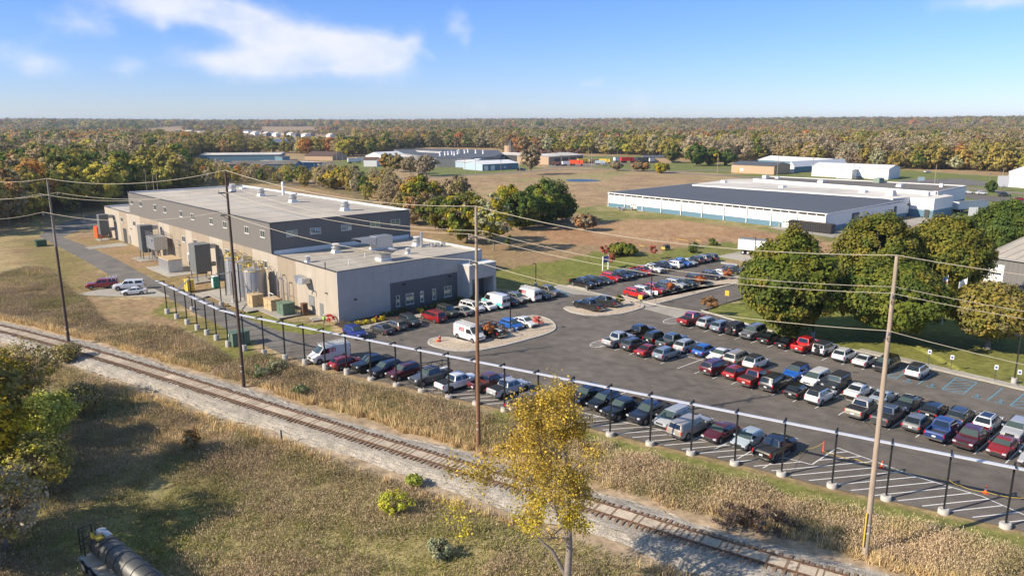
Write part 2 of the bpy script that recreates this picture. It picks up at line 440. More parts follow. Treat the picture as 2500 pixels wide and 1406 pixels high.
# ---------------------------------------------------------------- layout polygons
RAIL = [(-175, 158), (-130, 138.6), (-105, 126.3), (-80.1, 113.4), (-61.9, 102.6), (-43.2, 90.6), (-33.3, 84.0), (-17.7, 73.8), (-3.0, 64.3), (8.0, 57.5), (14.5, 53.2), (21.1, 49.1), (34, 41.2), (50, 31.5), (70, 19.5)]
LOT_NEAR = PX((700, 868), (742, 884), (812, 902), (901.6, 925.6), (968.8, 939.6), (1030, 956), (1097.6, 970.4), (1240, 1001), (1438, 1045), (1580, 1081), (1785, 1128), (2016, 1188), (2288, 1248), (2500, 1296), (2760, 1362))
LOT = LOT_NEAR + PX((3050, 1010), (2500, 954.5), (2273.7, 901), (2200, 882.4), (2092, 858.2), (1905, 816.2), (1711, 759), (1742.6, 748.6), (1810, 728)) + [L2(150, 74.5), L2(190, 73.2), L2(190, 80.2), L2(150, 80.5)] + PX((1829.6, 653), (1749.8, 635.5)) + [L2(157, 100), L2(109, 100)] + PX((1343, 701), (1307, 705)) + [L2(99, 100), L2(58.5, 100), L2(55.8, 100)] + PX((811, 811), (760, 816), (721, 814))
DRV_N = PX((112, 560), (97, 577.6), (200, 632), (284.6, 681.7), (345, 702), (410, 726), (478, 766), (529.7, 789.5), (567.7, 812.6), (626.6, 835.6), (662, 852), (703, 870), (745, 884))
DRV_F = PX((150, 548), (149, 577), (229, 608), (284.6, 632), (335.4, 661), (376.5, 683), (470, 715), (501, 728), (580.5, 764), (631.7, 789.5), (657, 799.7), (683, 807.4), (728, 812))
DRIVE = DRV_N + DRV_F[::-1]
YARD = PX((112, 560), (150, 545), (209, 528), (252, 524)) + [B(18, 146), B(18, 132), B(-1, 132), B(-3.6, 131)] + PX((238, 556), (195, 562), (149, 580))
dirt = (.31, .185, .10); brown = (.285, .195, .112); tan = (.42, .30, .17); green = (.135, .15, .036); dull = (.20, .165, .066)
weedc = (.28, .225, .13); olive = (.30, .245, .12); forestc = (.16, .13, .07); lush = (.155, .17, .038); farg = (.15, .17, .055)
ZONES = [   # (colour, polygon, mottling with a second colour, amount)
    (forestc, PX((-900, 640), (0, 572), (130, 535), (250, 512), (330, 470), (640, 450), (870, 462), (1010, 560), (860, 480), (640, 430), (500, 400), (470, 380), (470, 330), (-900, 330)), olive, .3),
    (olive, PX((-600, 560), (130, 520), (250, 540), (200, 600), (300, 690), (200, 720), (260, 790), (0, 800), (-600, 820)), tan, .5),
    (dull, PX((95, 577), (200, 632), (340, 700), (190, 718), (210, 750), (170, 720), (100, 660), (40, 630), (30, 590)), brown, .6),
    (brown, PX((185, 722), (400, 730), (560, 815), (620, 838), (560, 850), (430, 800), (300, 800), (240, 790)), dull, .4),
    (dull, PX((385, 715), (480, 770), (700, 870), (740, 885), (640, 900), (540, 865), (420, 800)), green, .6),
    (brown, PX((172, 592), (149, 577), (195, 560), (238, 553), (300, 560), (420, 650), (640, 755), (700, 790), (640, 792), (580, 764), (470, 715), (335, 661)), dull, .55),
    (lush, PX((590, 745), (640, 765), (700, 790), (828, 790), (832, 808), (724, 816), (657, 801), (585, 770)), dull, .3),
    (brown, PX((1010, 565), (1240, 580), (1400, 520), (1470, 500), (1900, 560), (2080, 600), (2080, 690), (1850, 650), (1700, 610), (1480, 640), (1200, 660), (1150, 600)), dull, .35),
    (lush, PX((1170, 700), (1190, 660), (1340, 640), (1440, 618), (1600, 618), (1760, 590), (1900, 600), (1900, 640), (1749.8, 633), (1532, 655), (1380, 697), (1300, 706)), dull, .5),
    (dirt, PX((1255, 575), (1470, 540), (1650, 535), (1800, 558), (2080, 600), (2080, 640), (1900, 600), (1760, 585), (1640, 600), (1400, 600)), tan, .45),
    (olive, PX((1400, 515), (1470, 498), (1900, 552), (2150, 575), (2250, 560), (2300, 600), (2100, 600), (1940, 575), (1650, 535), (1470, 540)), green, .7),
    (lush, PX((1711, 758), (1905, 815), (2092, 857), (2273, 900), (2500, 953), (3050, 1009), (3050, 700), (2420, 720), (2380, 600), (2200, 590), (2070, 610), (1900, 640), (1900, 690), (1810, 728)), dull, .3),
    (farg, PX((800, 395), (930, 384), (1000, 400), (940, 425), (830, 425)), dull, .2),
    (farg, PX((1030, 410), (1290, 402), (1330, 412), (1100, 432), (1040, 428)), dull, .2),
    (farg, PX((1310, 384), (1640, 378), (1650, 412), (1790, 400), (1785, 425), (1640, 418), (1400, 408)), dull, .2),
    (farg, PX((1640, 395), (1790, 400), (1785, 425), (1600, 416)), dull, .2),
    (farg, PX((1740, 428), (1980, 420), (2200, 415), (2600, 442), (2600, 580), (2440, 590), (2300, 560), (2330, 520), (2330, 470), (1900, 440)), lush, .4),
    (olive, PX((1360, 430), (1560, 412), (1480, 440), (1370, 446), (1200, 440)), green, .4),
    (olive, PX((-500, 1150), (250, 900), (340, 1010), (420, 1100), (620, 1300), (1100, 1500), (-600, 1600)), green, .6),
    (olive, PX((420, 1100), (700, 1120), (1100, 1250), (1300, 1500), (700, 1500)), green, .45),
]
def hillz(X, Y):
    r = np.hypot(X, Y); a = np.arctan2(X, Y)
    t = sstep(1500, 4600, r)
    amp = 15 + 13 * sstep(.05, .5, a) + 5 * np.sin(a * 9 + 1) * np.exp(-a * a * 6) - 3 * np.exp(-((a + .02) / .12) ** 2)
    return t * amp * (.55 + .9 * fbm(X + 9000, Y + 9000, 800.))
NEARGREEN = [(-2, 90), (-2, 60), (70, 20), (80, 60)]
def groundcol(X, Y):
    n1 = fbm(X, Y, 9.); n2 = fbm(X + 333, Y - 200, 3.); wx = X + (n1 - .5) * 7; wy = Y + (n2 - .5) * 7
    n3 = fbm(X + 100, Y + 700, 28.)
    col = np.zeros(X.shape + (3,)); col[:] = weedc
    d = np.hypot(X, Y); far = sstep(150, 190, d)
    col = col * (1 - far[..., None]) + np.array(brown) * far[..., None]
    wood = sstep(.52, .62, n3)[..., None] * far[..., None]
    col = col * (1 - wood * .5) + np.array(olive) * wood * .5
    t0 = sstep(.5, .62, n1)[..., None] * .45
    col = col * (1 - t0) + np.array(tan) * t0
    for c, poly, c2, amt in ZONES:
        m = inpoly(wx, wy, poly)
        k = (sstep(.62 - amt * .3, .75 - amt * .25, n1 * .6 + n2 * .4) * amt)[m][:, None]
        k2 = (sstep(.45, .7, n3) * amt * .8)[m][:, None]
        cc = np.array(c) * (1 - k) + np.array(c2) * k
        cc = cc * (1 - k2) + np.array(c2) * k2
        col[m] = cc
    dr = distline(X, Y, RAIL); k = (sstep(5.4, 4.2, dr + (n2 - .5) * 2.5))[..., None]
    col = col * (1 - k) + np.array((.36, .275, .19)) * k
    near = inpoly(X, Y, NEARGREEN); k = (sstep(4.6, 3.0, distline(X, Y, LOT_NEAR) + (n2 - .5) * 3) * near)[..., None]
    col = col * (1 - k) + np.array((.17, .175, .05)) * k
    k = (sstep(1.0, .5, distline(X, Y, LOT_NEAR) + (n2 - .5)))[..., None] * .8
    col = col * (1 - k) + np.array((.30, .21, .12)) * k
    v = (.74 + .52 * fbm(X * 1.0, Y * 1.0, 1.7, 3))[..., None]
    return col * v
WEED = [L for L in []]
def lowz(X, Y):      # gentle relief in the weeds only, never above the paved level
    dl = np.minimum(distline(X, Y, LOT_NEAR), distline(X, Y, DRV_N))
    m = sstep(2.0, 7.0, dl) * (Y < 170) * (X < 60)
    m = m * (~inpoly(X, Y, LOT)) * (~inpoly(X, Y, DRIVE)) * (~inpoly(X, Y, YARD))
    inside = (X * .675 + Y * .738) > 62.0 + (np.minimum(X, 0) * -.02)      # building side of the tray
    n = fbm(X + 50, Y + 80, 11.)
    bank = sstep(0, 1, m)
    far = np.where(np.hypot(X, Y) > 170, 1.0, 0.0)
    return -.045 - bank * (.45 * n) * (1 - far)

xs = np.unique(np.concatenate([np.arange(-95, 80, .62), np.arange(-420, 420, 3.2), np.linspace(-1200, 1200, 230), np.linspace(-9000, 9000, 130)]))
ys = np.unique(np.concatenate([np.arange(22, 165, .62), np.arange(165, 760, 3.0), np.linspace(760, 2200, 190), np.linspace(2200, 12000, 80), [-600, -200, -60, 0]]))
GX, GY = np.meshgrid(xs, ys)
GZ = lowz(GX, GY) + hillz(GX, GY)
drail = distline(GX, GY, RAIL)
GZ = np.where(drail < 4.5, np.minimum(GZ, -.12), GZ)
gc = groundcol(GX, GY)
me = bpy.data.meshes.new('ground')
nv = GX.size; ny, nx = GX.shape
me.vertices.add(nv); me.vertices.foreach_set('co', np.stack([GX, GY, GZ], -1).astype(np.float32).ravel())
idx = np.arange(nv).reshape(ny, nx)
q = np.stack([idx[:-1, :-1], idx[:-1, 1:], idx[1:, 1:], idx[1:, :-1]], -1).reshape(-1, 4)
me.loops.add(q.size); me.loops.foreach_set('vertex_index', q.astype(np.int32).ravel())
me.polygons.add(len(q)); me.polygons.foreach_set('loop_start', np.arange(0, q.size, 4, dtype=np.int32))
me.polygons.foreach_set('use_smooth', np.ones(len(q), bool))
me.update(calc_edges=True)
ca = me.color_attributes.new('Col', 'FLOAT_COLOR', 'POINT')
ca.data.foreach_set('color', np.concatenate([gc.reshape(-1, 3), np.ones((nv, 1))], 1).astype(np.float32).ravel())
me.materials.append(M['ground'])
struct(link('ground', me))

# ---------------------------------------------------------------- paved surfaces
def sheet(name, poly, z, m):
    b = MB(); b.sheet(poly, z); o = b.build(name, m); return struct(o)
sheet('parking_lot', LOT, 0.0, 'asphalt')
b = MB()
for i in range(len(DRV_N) - 1): b.add([(*DRV_N[i], -.008), (*DRV_N[i + 1], -.008), (*DRV_F[i + 1], -.008), (*DRV_F[i], -.008)], [(0, 1, 2, 3)])
struct(b.build('driveway', 'asphalt_old'))
sheet('driveway', YARD, -.014, 'asphalt_old')
def slab(name, poly, z0, z1, m='concrete'):
    b = MB(); b.prism(poly, z0, z1); return struct(b.build(name, m))
slab('concrete_pad', PX((188, 718), (240, 707), (300, 690), (355, 700), (377, 705), (416, 724.5), (297, 723), (192, 720)), -.1, .012)
slab('walkway', PX((206, 604), (297, 592), (316, 599.5), (219, 608.5)), -.1, .008)
slab('walkway', PX((470, 718), (545, 702.5), (570, 706), (495, 726)), -.1, .008)
slab('silo_pad', [B(-8.2, 17), B(-.4, 17), B(-.4, 38), B(-8.2, 38)], -.1, .03)
slab('equipment_pad', [B(-6.2, 9), B(-1.6, 9), B(-1.6, 16.9), B(-6.2, 16.9)], -.1, .05)
slab('equipment_pad', [B(-7.8, 57), B(-.3, 57), B(-.3, 72), B(-7.8, 72)], -.1, .03)
slab('equipment_pad', [B(-6, 46.8), B(-1.4, 46.8), B(-1.4, 52.4), B(-6, 52.4)], -.1, .05)
slab('equipment_pad', [B(-6.4, 80), B(-1.0, 80), B(-1.0, 87), B(-6.4, 87)], -.1, .05)
slab('equipment_pad', [B(-4.6, 121), B(-1.2, 121), B(-1.2, 125), B(-4.6, 125)], -.1, .05)
slab('door_step', PX((755, 775), (783, 772), (795, 779), (763, 784)), -.1, .05)
slab('planting_bed', [L2(58.4, 102.3), L2(95, 102.3), L2(95, 106.4), L2(58.6, 106.4)], -.1, .03, 'mulch')
slab('sidewalk', [L2(57.8, 100.1), L2(99, 100.1), L2(99, 102.2), L2(57.8, 102.2)], -.1, .09)
slab('entrance_walk', [L2(86, 102.25), L2(94.6, 102.25), L2(94.6, 108.2), L2(86, 108.2)], -.1, .06)
slab('crosswalk', PX((1571, 753.5), (1609.6, 743.8), (1686, 761), (1655.5, 776.5)), -.1, .010)
slab('trailer_pad', PX((1748, 626), (1835, 608), (1900, 612), (1900, 650), (1834, 640)), -.1, .008)
# kerb along the maple lawn
def kerbline(name, pts, w=.18, h=.13, inner=None):
    b = MB()
    for p, q in zip(pts[:-1], pts[1:]):
        b.bar((p[0], p[1], h / 2 - .01), (q[0], q[1], h / 2 - .01), w, h)
    return struct(b.build(name, 'kerb'))
cl = PX((1711, 758.5), (1905, 815.2), (2092, 857.2), (2200, 881), (2273.7, 899.5), (2500, 953), (2760, 1003))
off = np.array([math.cos(R(42.3)), math.sin(R(42.3))]) * 1.5
slab('kerb_walk', [p for p in cl[2:]] + [p + off for p in cl[2:]][::-1], -.1, .13)
slab('kerb', [cl[0], cl[1], cl[2], cl[2] + off * .2, cl[1] + off * .2, cl[0] + off * .2], -.1, .12, 'kerb')
slab('kerb', PX((1760, 640), (1829.6, 650), (1832, 653), (1760, 643.5)), -.1, .12, 'kerb')

def island(pts, z=.14):
    """pebble bed with a kerb ring; pts = outline"""
    P = [np.array(p) for p in pts]; c = sum(P) / len(P)
    ar = sum(P[i][0] * P[(i + 1) % len(P)][1] - P[(i + 1) % len(P)][0] * P[i][1] for i in range(len(P)))
    if ar < 0: P = P[::-1]
    n = len(P); inn = []
    for i in range(n):
        a = P[i] - P[i - 1]; b_ = P[(i + 1) % n] - P[i]
        na = np.array([-a[1], a[0]]) / np.linalg.norm(a); nb = np.array([-b_[1], b_[0]]) / np.linalg.norm(b_)
        m = na + nb; m /= max(.5, np.linalg.norm(m)); inn.append(P[i] + m * .3)
    k = MB()
    for i in range(n):
        j = (i + 1) % n; a, b_, c2, d = P[i], P[j], inn[j], inn[i]
        k.add([(a[0], a[1], -.05), (b_[0], b_[1], -.05), (b_[0], b_[1], z), (a[0], a[1], z), (d[0], d[1], z), (c2[0], c2[1], z), (c2[0], c2[1], .02), (d[0], d[1], .02)],
              [(0, 1, 2, 3), (3, 2, 5, 4), (4, 5, 6, 7)])
    struct(k.build('island_kerb', 'kerb'))
    b = MB(); b.sheet(inn, z - .03); struct(b.build('pebble_island', 'pebble')); return inn
def Z3(*pts): return PX(*[(700 + x / 3.571, 640 + y / 3.571) for x, y in pts])
def Z5(*pts): return PX(*[(1300 + x / 4.135, 560 + y / 4.135) for x, y in pts])
def smooth_closed(P, it=2, keep=()):
    P = [np.array(p) for p in P]
    for _ in range(it):
        Q = []
        for i in range(len(P)):
            a, b_ = P[i], P[(i + 1) % len(P)]; Q += [a * .75 + b_ * .25, a * .25 + b_ * .75]
        P = Q
    return P
ISL1 = island(smooth_closed(Z3((1222, 712), (1240, 672), (1320, 655), (1430, 658), (1590, 702), (1720, 685), (2000, 608), (2190, 553), (2120, 500), (2080, 474), (2160, 465), (2280, 490), (2345, 540), (2352, 590), (2270, 632), (2060, 690), (1880, 738), (1640, 783), (1430, 775), (1290, 742)), 1))
ISL2 = island(Z5((312, 800), (335, 783), (440, 790), (620, 825), (740, 800), (870, 765), (840, 710), (900, 700), (1130, 770), (1120, 795), (1000, 834), (900, 858), (780, 870), (660, 875), (520, 866), (380, 838)))
ISL3 = island([L2(105.5, 82.2), L2(147.5, 82.2), L2(147.5, 78.6)] + Z5((2070, 547), (1250, 758), (1190, 752), (1000, 700), (905, 668))[:])
ISL4 = island(Z5((352, 570), (400, 566), (560, 605), (548, 614)))
# sidewalk strip between the upper lot and the building row
slab('crossing_walk', Z5((172, 585), (268, 558), (352, 566), (548, 618), (660, 640), (860, 690), (1190, 762), (1205, 776), (1130, 794), (1150, 776), (880, 712), (640, 668), (420, 655), (300, 618)), -.1, .016)
slab('crossing_walk', Z5((1130, 796), (1210, 776), (1300, 756), (1260, 748), (1150, 770)), -.1, .02)

# ---------------------------------------------------------------- painted markings
def lines(name, segs, w, z, m):
    b = MB()
    for p, q in segs:
        p = np.array(p[:2]); q = np.array(q[:2]); d = q - p; d = d / np.linalg.norm(d); n = np.array([-d[1], d[0]]) * w / 2
        b.add([(*(p - n), z), (*(q - n), z), (*(q + n), z), (*(p + n), z)], [(0, 1, 2, 3)])
    return struct(b.build(name, m))
def clipline(p, d, poly):
    """segments of the infinite line p+t d inside poly"""
    ts = []
    n = len(poly)
    for i in range(n):
        a = np.array(poly[i]); e = np.array(poly[(i + 1) % n]) - a
        den = d[0] * e[1] - d[1] * e[0]
        if abs(den) < 1e-9: continue
        r = a - p; t = (r[0] * e[1] - r[1] * e[0]) / den; u = (r[0] * d[1] - r[1] * d[0]) / den
        if 0 <= u < 1: ts.append(t)
    ts.sort(); return [(p + d * ts[i], p + d * ts[i + 1]) for i in range(0, len(ts) - 1, 2)]
def hatch(poly, ang, sp, w, z, m, name='hatching', ph=0.):
    d = np.array([math.cos(ang), math.sin(ang)]); n = np.array([-d[1], d[0]])
    k = [float(np.array(p) @ n) for p in poly]; v = math.floor(min(k) / sp) * sp + ph; segs = []
    while v < max(k):
        for a, b_ in clipline(n * v, d, poly):
            if np.linalg.norm(a - b_) > .6: segs.append((a, b_))
        v += sp
    return lines(name, segs, w, z, m)
PZ = .004
s0 = float(G(1504, 853.7)[:2] @ S1)
segs = []
for k in range(-1, 22):
    s = s0 + 2.743 * k
    if k >= -1 + 0: segs.append((L1(s, 80.7), L1(s, 86.15) if k < 99 else 0)); 
    segs.append((L1(s, 86.15), L1(s, 91.6)))
lines('stall_lines', segs, .11, PZ, 'paintline')
lines('stall_lines', [(L1(s0 - 2, 86.15), L1(s0 + 2.743 * 21, 86.15))], .11, PZ + .002, 'paintline')
sg = float(G(1400 + 1112 / 3.605, 740 + 192 / 3.605)[:2] @ S1)
lines('stall_lines', [(L1(sg + 2.743 * k, 98.6), L1(sg + 2.743 * k, 104.1)) for k in range(0, 11)], .11, PZ, 'paintline')
sa = float(G(2063 - 86, 1061)[:2] @ S1)
def Z8(*pts): return PX(*[(1800 + x / 3.463, 1000 + y / 3.463) for x, y in pts])
def Z6(*pts): return PX(*[(1400 + x / 3.605, 740 + y / 3.605) for x, y in pts])
HB = Z3((1090, 1075), (1210, 1060), (1560, 1085), (1990, 1165), (2230, 1220)) + Z6((140, 975), (340, 1022), (850, 1130), (1060, 1185), (1590, 1300)) + Z8((140, 350), (400, 405), (632, 462), (845, 320), (1150, 430), (1500, 560), (2070, 730), (2424, 885), (2700, 1000))
lines('lot_edge_line', list(zip(HB[1:-1], HB[2:])), .12, PZ, 'paintline')
a, b_ = Z8((275, 500), (820, 450)); hang = math.atan2(*(b_ - a)[::-1])
near = [p + np.array([.68, .73]) * .45 for p in LOT_NEAR[5:-1]]
hatch(HB + near[::-1], hang, 1.22, .12, PZ - .001, 'paintline')
# row A stall lines between the cars
sA = float(G(*[1400 + 2065 / 3.605, 740 + 1215 / 3.605])[:2] @ S1)
lines('stall_lines', [(L1(sA - 2.743 * k, 62.3 if k < 10 else 55.), L1(sA - 2.743 * k, 68.6 if k < 10 else 61)) for k in range(0, 10)], .11, PZ + .001, 'paintline')
sb = float(Z3((700, 578))[0] @ S2)
lines('stall_lines', [(L2(sb + 2.743 * k, 94.5), L2(sb + 2.743 * k, 100)) for k in range(-1, 15)], .11, PZ, 'paintline')
lines('stall_lines', [(L2(67.2 + 2.743 * k, 82.4), L2(67.2 + 2.743 * k, 87.2)) for k in range(0, 6)], .11, PZ, 'paintline')
lines('stall_lines', [(L2(108.3 + 2.743 * k, 94.5), L2(108.3 + 2.743 * k, 99.9)) for k in range(0, 18)], .11, PZ, 'paintline')
lines('stall_lines', [(L2(108.9 + 2.743 * k, 82.5), L2(108.9 + 2.743 * k, 87.2)) for k in range(0, 14)], .11, PZ, 'paintline')
def Z7(*pts): return PX(*[(1900 + x / 3.8, 760 + y / 3.8) for x, y in pts])
b1 = Z7((1015, 603), (1085, 628), (1215, 540), (1145, 512)); b2 = Z7((1518, 722), (1715, 768), (1845, 658), (1652, 614)); b3 = Z7((2150, 872), (2420, 935), (2480, 860), (2280, 762))
for bb in (b1, b2, b3):
    lines('accessible_hatching', list(zip(bb, bb[1:] + bb[:1])), .11, PZ, 'bluepaint')
    hatch(bb, R(5), .95, .1, PZ - .001, 'bluepaint', 'accessible_hatching')
lines('accessible_lines', [tuple(Z7((1295, 675), (1452, 568))), tuple(Z7((1940, 824), (2080, 712)))], .12, PZ, 'bluepaint')
def wheelchair(p):
    d = np.array([math.cos(R(42.3)), math.sin(R(42.3))]); n = np.array([-d[1], d[0]]) * -1
    P = lambda a, b: p + n * a + d * b
    ring = [P(.08 + .42 * math.cos(t), -.2 + .42 * math.sin(t)) for t in np.linspace(-2.9, 1.2, 12)]
    segs = list(zip(ring[:-1], ring[1:])) + [(P(0, .75), P(-.02, .05)), (P(-.02, .05), P(.42, .05)), (P(.42, .05), P(.62, -.5)), (P(-.02, .35), P(.32, .35)), (P(.6, -.5), P(.8, -.42)), (P(-.06, .95), P(.1, .95))]
    lines('wheelchair_symbol', segs, .13, PZ, 'bluepaint')
for q_ in Z7((1192, 640), (1411, 687), (1830, 785), (2048, 835)): wheelchair(q_)
def oval(c0, c1, n=14):
    """painted rounded row end: half ellipse from c0 to c1 bulging away from the row"""
    pass
for (pc, rx, flip) in ((Z5((1440, 920))[0], 2.7, 0), (Z5((715, 1147))[0], 2.4, 0)):
    ring = [pc + S1 * (-rx * math.sin(t) * .55) + T1 * (2.6 * math.cos(t)) for t in np.linspace(0, 2 * math.pi, 25)]
    lines('painted_row_end', list(zip(ring[:-1], ring[1:])), .1, PZ, 'paintline')
    hatch(ring[:-1], R(10), .95, .09, PZ - .001, 'paintline', 'painted_row_end')
ab = Z5((228, 600), (350, 672), (420, 655), (300, 622))
lines('accessible_lines', list(zip(ab, ab[1:] + ab[:1])) + [((ab[0] + ab[3]) / 2 * (1 - k) + (ab[1] + ab[2]) / 2 * k + (ab[0] - ab[3]) * .5, (ab[0] + ab[3]) / 2 * (1 - k) + (ab[1] + ab[2]) / 2 * k - (ab[0] - ab[3]) * .5) for k in (.25, .5, .75)], .12, PZ, 'bluepaint')

b = MB()
for k in range(16):
    p = L1(random.uniform(-66, -22), random.uniform(66, 98)) if k < 11 else L2(random.uniform(62, 150), random.uniform(84, 98)); a = random.choice((R(-47), R(42), R(10))) + random.gauss(0, .15); q_ = p.copy()
    for i in range(random.randint(6, 16)):
        a += random.gauss(0, .22); e_ = q_ + np.array([math.cos(a), math.sin(a)]) * 1.1; n = np.array([-math.sin(a), math.cos(a)]) * .03
        b.add([(*(q_ - n), .0025), (*(e_ - n), .0025), (*(e_ + n), .0025), (*(q_ + n), .0025)], [(0, 1, 2, 3)]); q_ = e_
struct(b.build('crack_seal', 'crackseal'))
for (px, py) in ((2089, 909), (1365, 742), (1432, 776), (980, 830)):
    p = G(px, py)[:2]; b = MB().sheet([(p[0] + .38 * math.cos(t), p[1] + .38 * math.sin(t)) for t in np.linspace(0, 2 * math.pi, 17)[:-1]], .0035); struct(b.build('manhole', 'dark'))
# far roads and yards
def road(name, pts, w, m, z=.0):
    P = [np.array(p) for p in PX(*pts)]; Lf = []; Rt = []
    for i, p in enumerate(P):
        d = P[min(i + 1, len(P) - 1)] - P[max(i - 1, 0)]; d /= np.linalg.norm(d); n = np.array([-d[1], d[0]]) * w / 2
        Lf.append(p + n); Rt.append(p - n)
    b = MB()
    for i in range(len(P) - 1):
        b.add([(*Lf[i], z), (*Rt[i], z), (*Rt[i + 1], z), (*Lf[i + 1], z)], [(0, 1, 2, 3)])
    return struct(b.build(name, m))
road('far_road', [(700, 452), (860, 441), (1050, 433), (1250, 422), (1340, 414.5), (1500, 413.5), (1620, 421), (1860, 434), (2000, 440)], 8, 'gravel_road', .015)
road('far_road', [(1618, 420), (1700, 417), (1790, 415)], 7, 'gravel_road', .02)
road('far_road', [(2340, 457), (2420, 466), (2560, 478)], 9, 'gravel_road', .015)
sheet('far_yard', PX((720, 398), (815, 395), (826, 420), (740, 424), (690, 425)), .02, 'asphalt')
sheet('far_yard', PX((1330, 402), (1480, 395), (1640, 396), (1640, 398.5), (1480, 401), (1445, 408), (1345, 410)), .025, 'gravel_road')
sheet('far_yard', PX((2357, 472), (2600, 497), (2600, 512), (2357, 484)), .02, 'asphalt')
sheet('far_yard', PX((2190, 440), (2350, 436), (2470, 455), (2470, 459), (2350, 452), (2200, 447)), .03, 'asphalt_old')
sheet('loading_apron', PX((1875, 556), (1935, 548), (2030, 566), (2100, 560), (2240, 530), (2290, 523), (2345, 528), (2360, 540), (2250, 545), (2110, 590), (2030, 580)), .006, 'concrete')
sheet('loading_apron', PX((1555, 513), (1567, 512), (1572, 517), (1560, 517)), .006, 'concrete')
sheet('side_road', [G(2400, 682)[:2], G(2540, 700)[:2], G(2540, 740)[:2], G(2440, 722)[:2]], .01, 'gravel_road')
sheet('pond', smooth_closed(PX((1375, 440), (1400, 437.5), (1440, 438.5), (1475, 441.5), (1440, 444), (1395, 443.5)), 2), .05, 'water')
sheet('lake', smooth_closed(PX((660, 342), (690, 339), (722, 341), (722, 350), (690, 352), (660, 350)), 2), .3, 'water')
sheet('lake', smooth_closed(PX((730, 356), (765, 352), (812, 354), (815, 365), (780, 370), (735, 367)), 2), .3, 'water')
sheet('lake', PX((835, 336), (858, 336), (858, 341), (835, 341)), .3, 'water')

# ---------------------------------------------------------------- railway
def catmull(P, step=.6):
    P = [np.array(p, float) for p in P]; out = []
    for i in range(1, len(P) - 2):
        p0, p1, p2, p3 = P[i - 1:i + 3]; n = max(2, int(np.linalg.norm(p2 - p1) / step))
        for k in range(n):
            t = k / n; out.append(.5 * ((2 * p1) + (-p0 + p2) * t + (2 * p0 - 5 * p1 + 4 * p2 - p3) * t * t + (-p0 + 3 * p1 - 3 * p2 + p3) * t ** 3))
    out.append(P[-2]); return out
RC = catmull(RAIL, .53)
rt = []; d_ = 0
for i in range(len(RC)):
    d = RC[min(i + 1, len(RC) - 1)] - RC[max(i - 1, 0)]; rt.append(d / np.linalg.norm(d))
BZ = .34
prof = [(-3.5, -.22), (-2.9, -.0), (-2.3, .22), (-1.75, BZ - .02), (0, BZ), (1.75, BZ - .02), (2.3, .22), (2.9, .0), (3.5, -.22)]
vs = []; fs = []
SUB = 9
prof2 = []
for i in range(len(prof) - 1):
    for k in range(4): prof2.append(tuple(np.array(prof[i]) * (1 - k / 4) + np.array(prof[i + 1]) * k / 4))
prof2.append(prof[-1])
for i, (p, d) in enumerate(zip(RC, rt)):
    n = np.array([-d[1], d[0]])
    for (o, z) in prof2:
        e = abs(o) > 2.4
        jit = rng.normal(0, .02) + (rng.normal(0, .05) if e else 0)
        oo = o * (1 + (.10 * (vnoise(np.array(i * .08 + (o > 0) * 50), np.array(3.3)) - .5) * 4 if e else 0))
        q_ = p + n * oo; vs.append((q_[0], q_[1], z + jit))
w_ = len(prof2)
for i in range(len(RC) - 1):
    for k in range(w_ - 1): fs.append((i * w_ + k, (i + 1) * w_ + k, (i + 1) * w_ + k + 1, i * w_ + k + 1))
b = MB(); b.add(vs, fs); struct(b.build('ballast', 'ballast'))
track = thing('railway_track', 'single rusty railway track with weathered sleepers on grey stone bed', 'railway track', (0, 0, 0))
for sgn in (-1, 1):
    b = MB(); pts = [(*(p + np.array([-d[1], d[0]]) * sgn * .75), BZ + .14) for p, d in zip(RC, rt)]
    for k, (wd, hz, zz) in enumerate(((.07, .035, .0), (.14, .02, -.11))):
        vs = []; fs = []
        for p, d in zip(pts, rt):
            n = np.array([-d[1], d[0]])
            for (o, dz) in ((-wd / 2, -hz), (wd / 2, -hz), (wd / 2, hz), (-wd / 2, hz)): vs.append((p[0] + n[0] * o, p[1] + n[1] * o, p[2] + zz + dz))
        for i in range(len(pts) - 1):
            for q_ in range(4): fs.append((i * 4 + q_, (i + 1) * 4 + q_, (i + 1) * 4 + (q_ + 1) % 4, i * 4 + (q_ + 1) % 4))
        b.add(vs, fs)
    vs = []
    b.build('rail', 'rail', track)
tb = MB(); tb.box((0, 0, 0), (.23, 2.75, .2)); t0 = None; cnt = 0; rest = MB(); pads = MB()
order = sorted(range(len(RC)), key=lambda i: np.hypot(*RC[i]))
order = [i for i in order if RC[i][0] < 38]
for r_, i in enumerate(order):
    p, d = RC[i], rt[i]; a = math.atan2(d[1], d[0]) + random.gauss(0, .02); ln = random.uniform(-.12, .12)
    n = np.array([-d[1], d[0]]); c = (p[0] + n[0] * ln, p[1] + n[1] * ln, BZ - .02 + random.uniform(-.01, .01))
    if r_ < 99:
        if t0 is None: t0 = tb.build('sleeper', 'tie', track); o = t0
        else: o = t0.copy(); COL.objects.link(o); o.parent = track
        o.location = c; o.rotation_euler = (0, 0, a)
    else: rest.box(c, (.23, 2.75, .2), a)
o = rest.build('sleeper', 'tie', track); o['kind'] = 'stuff'
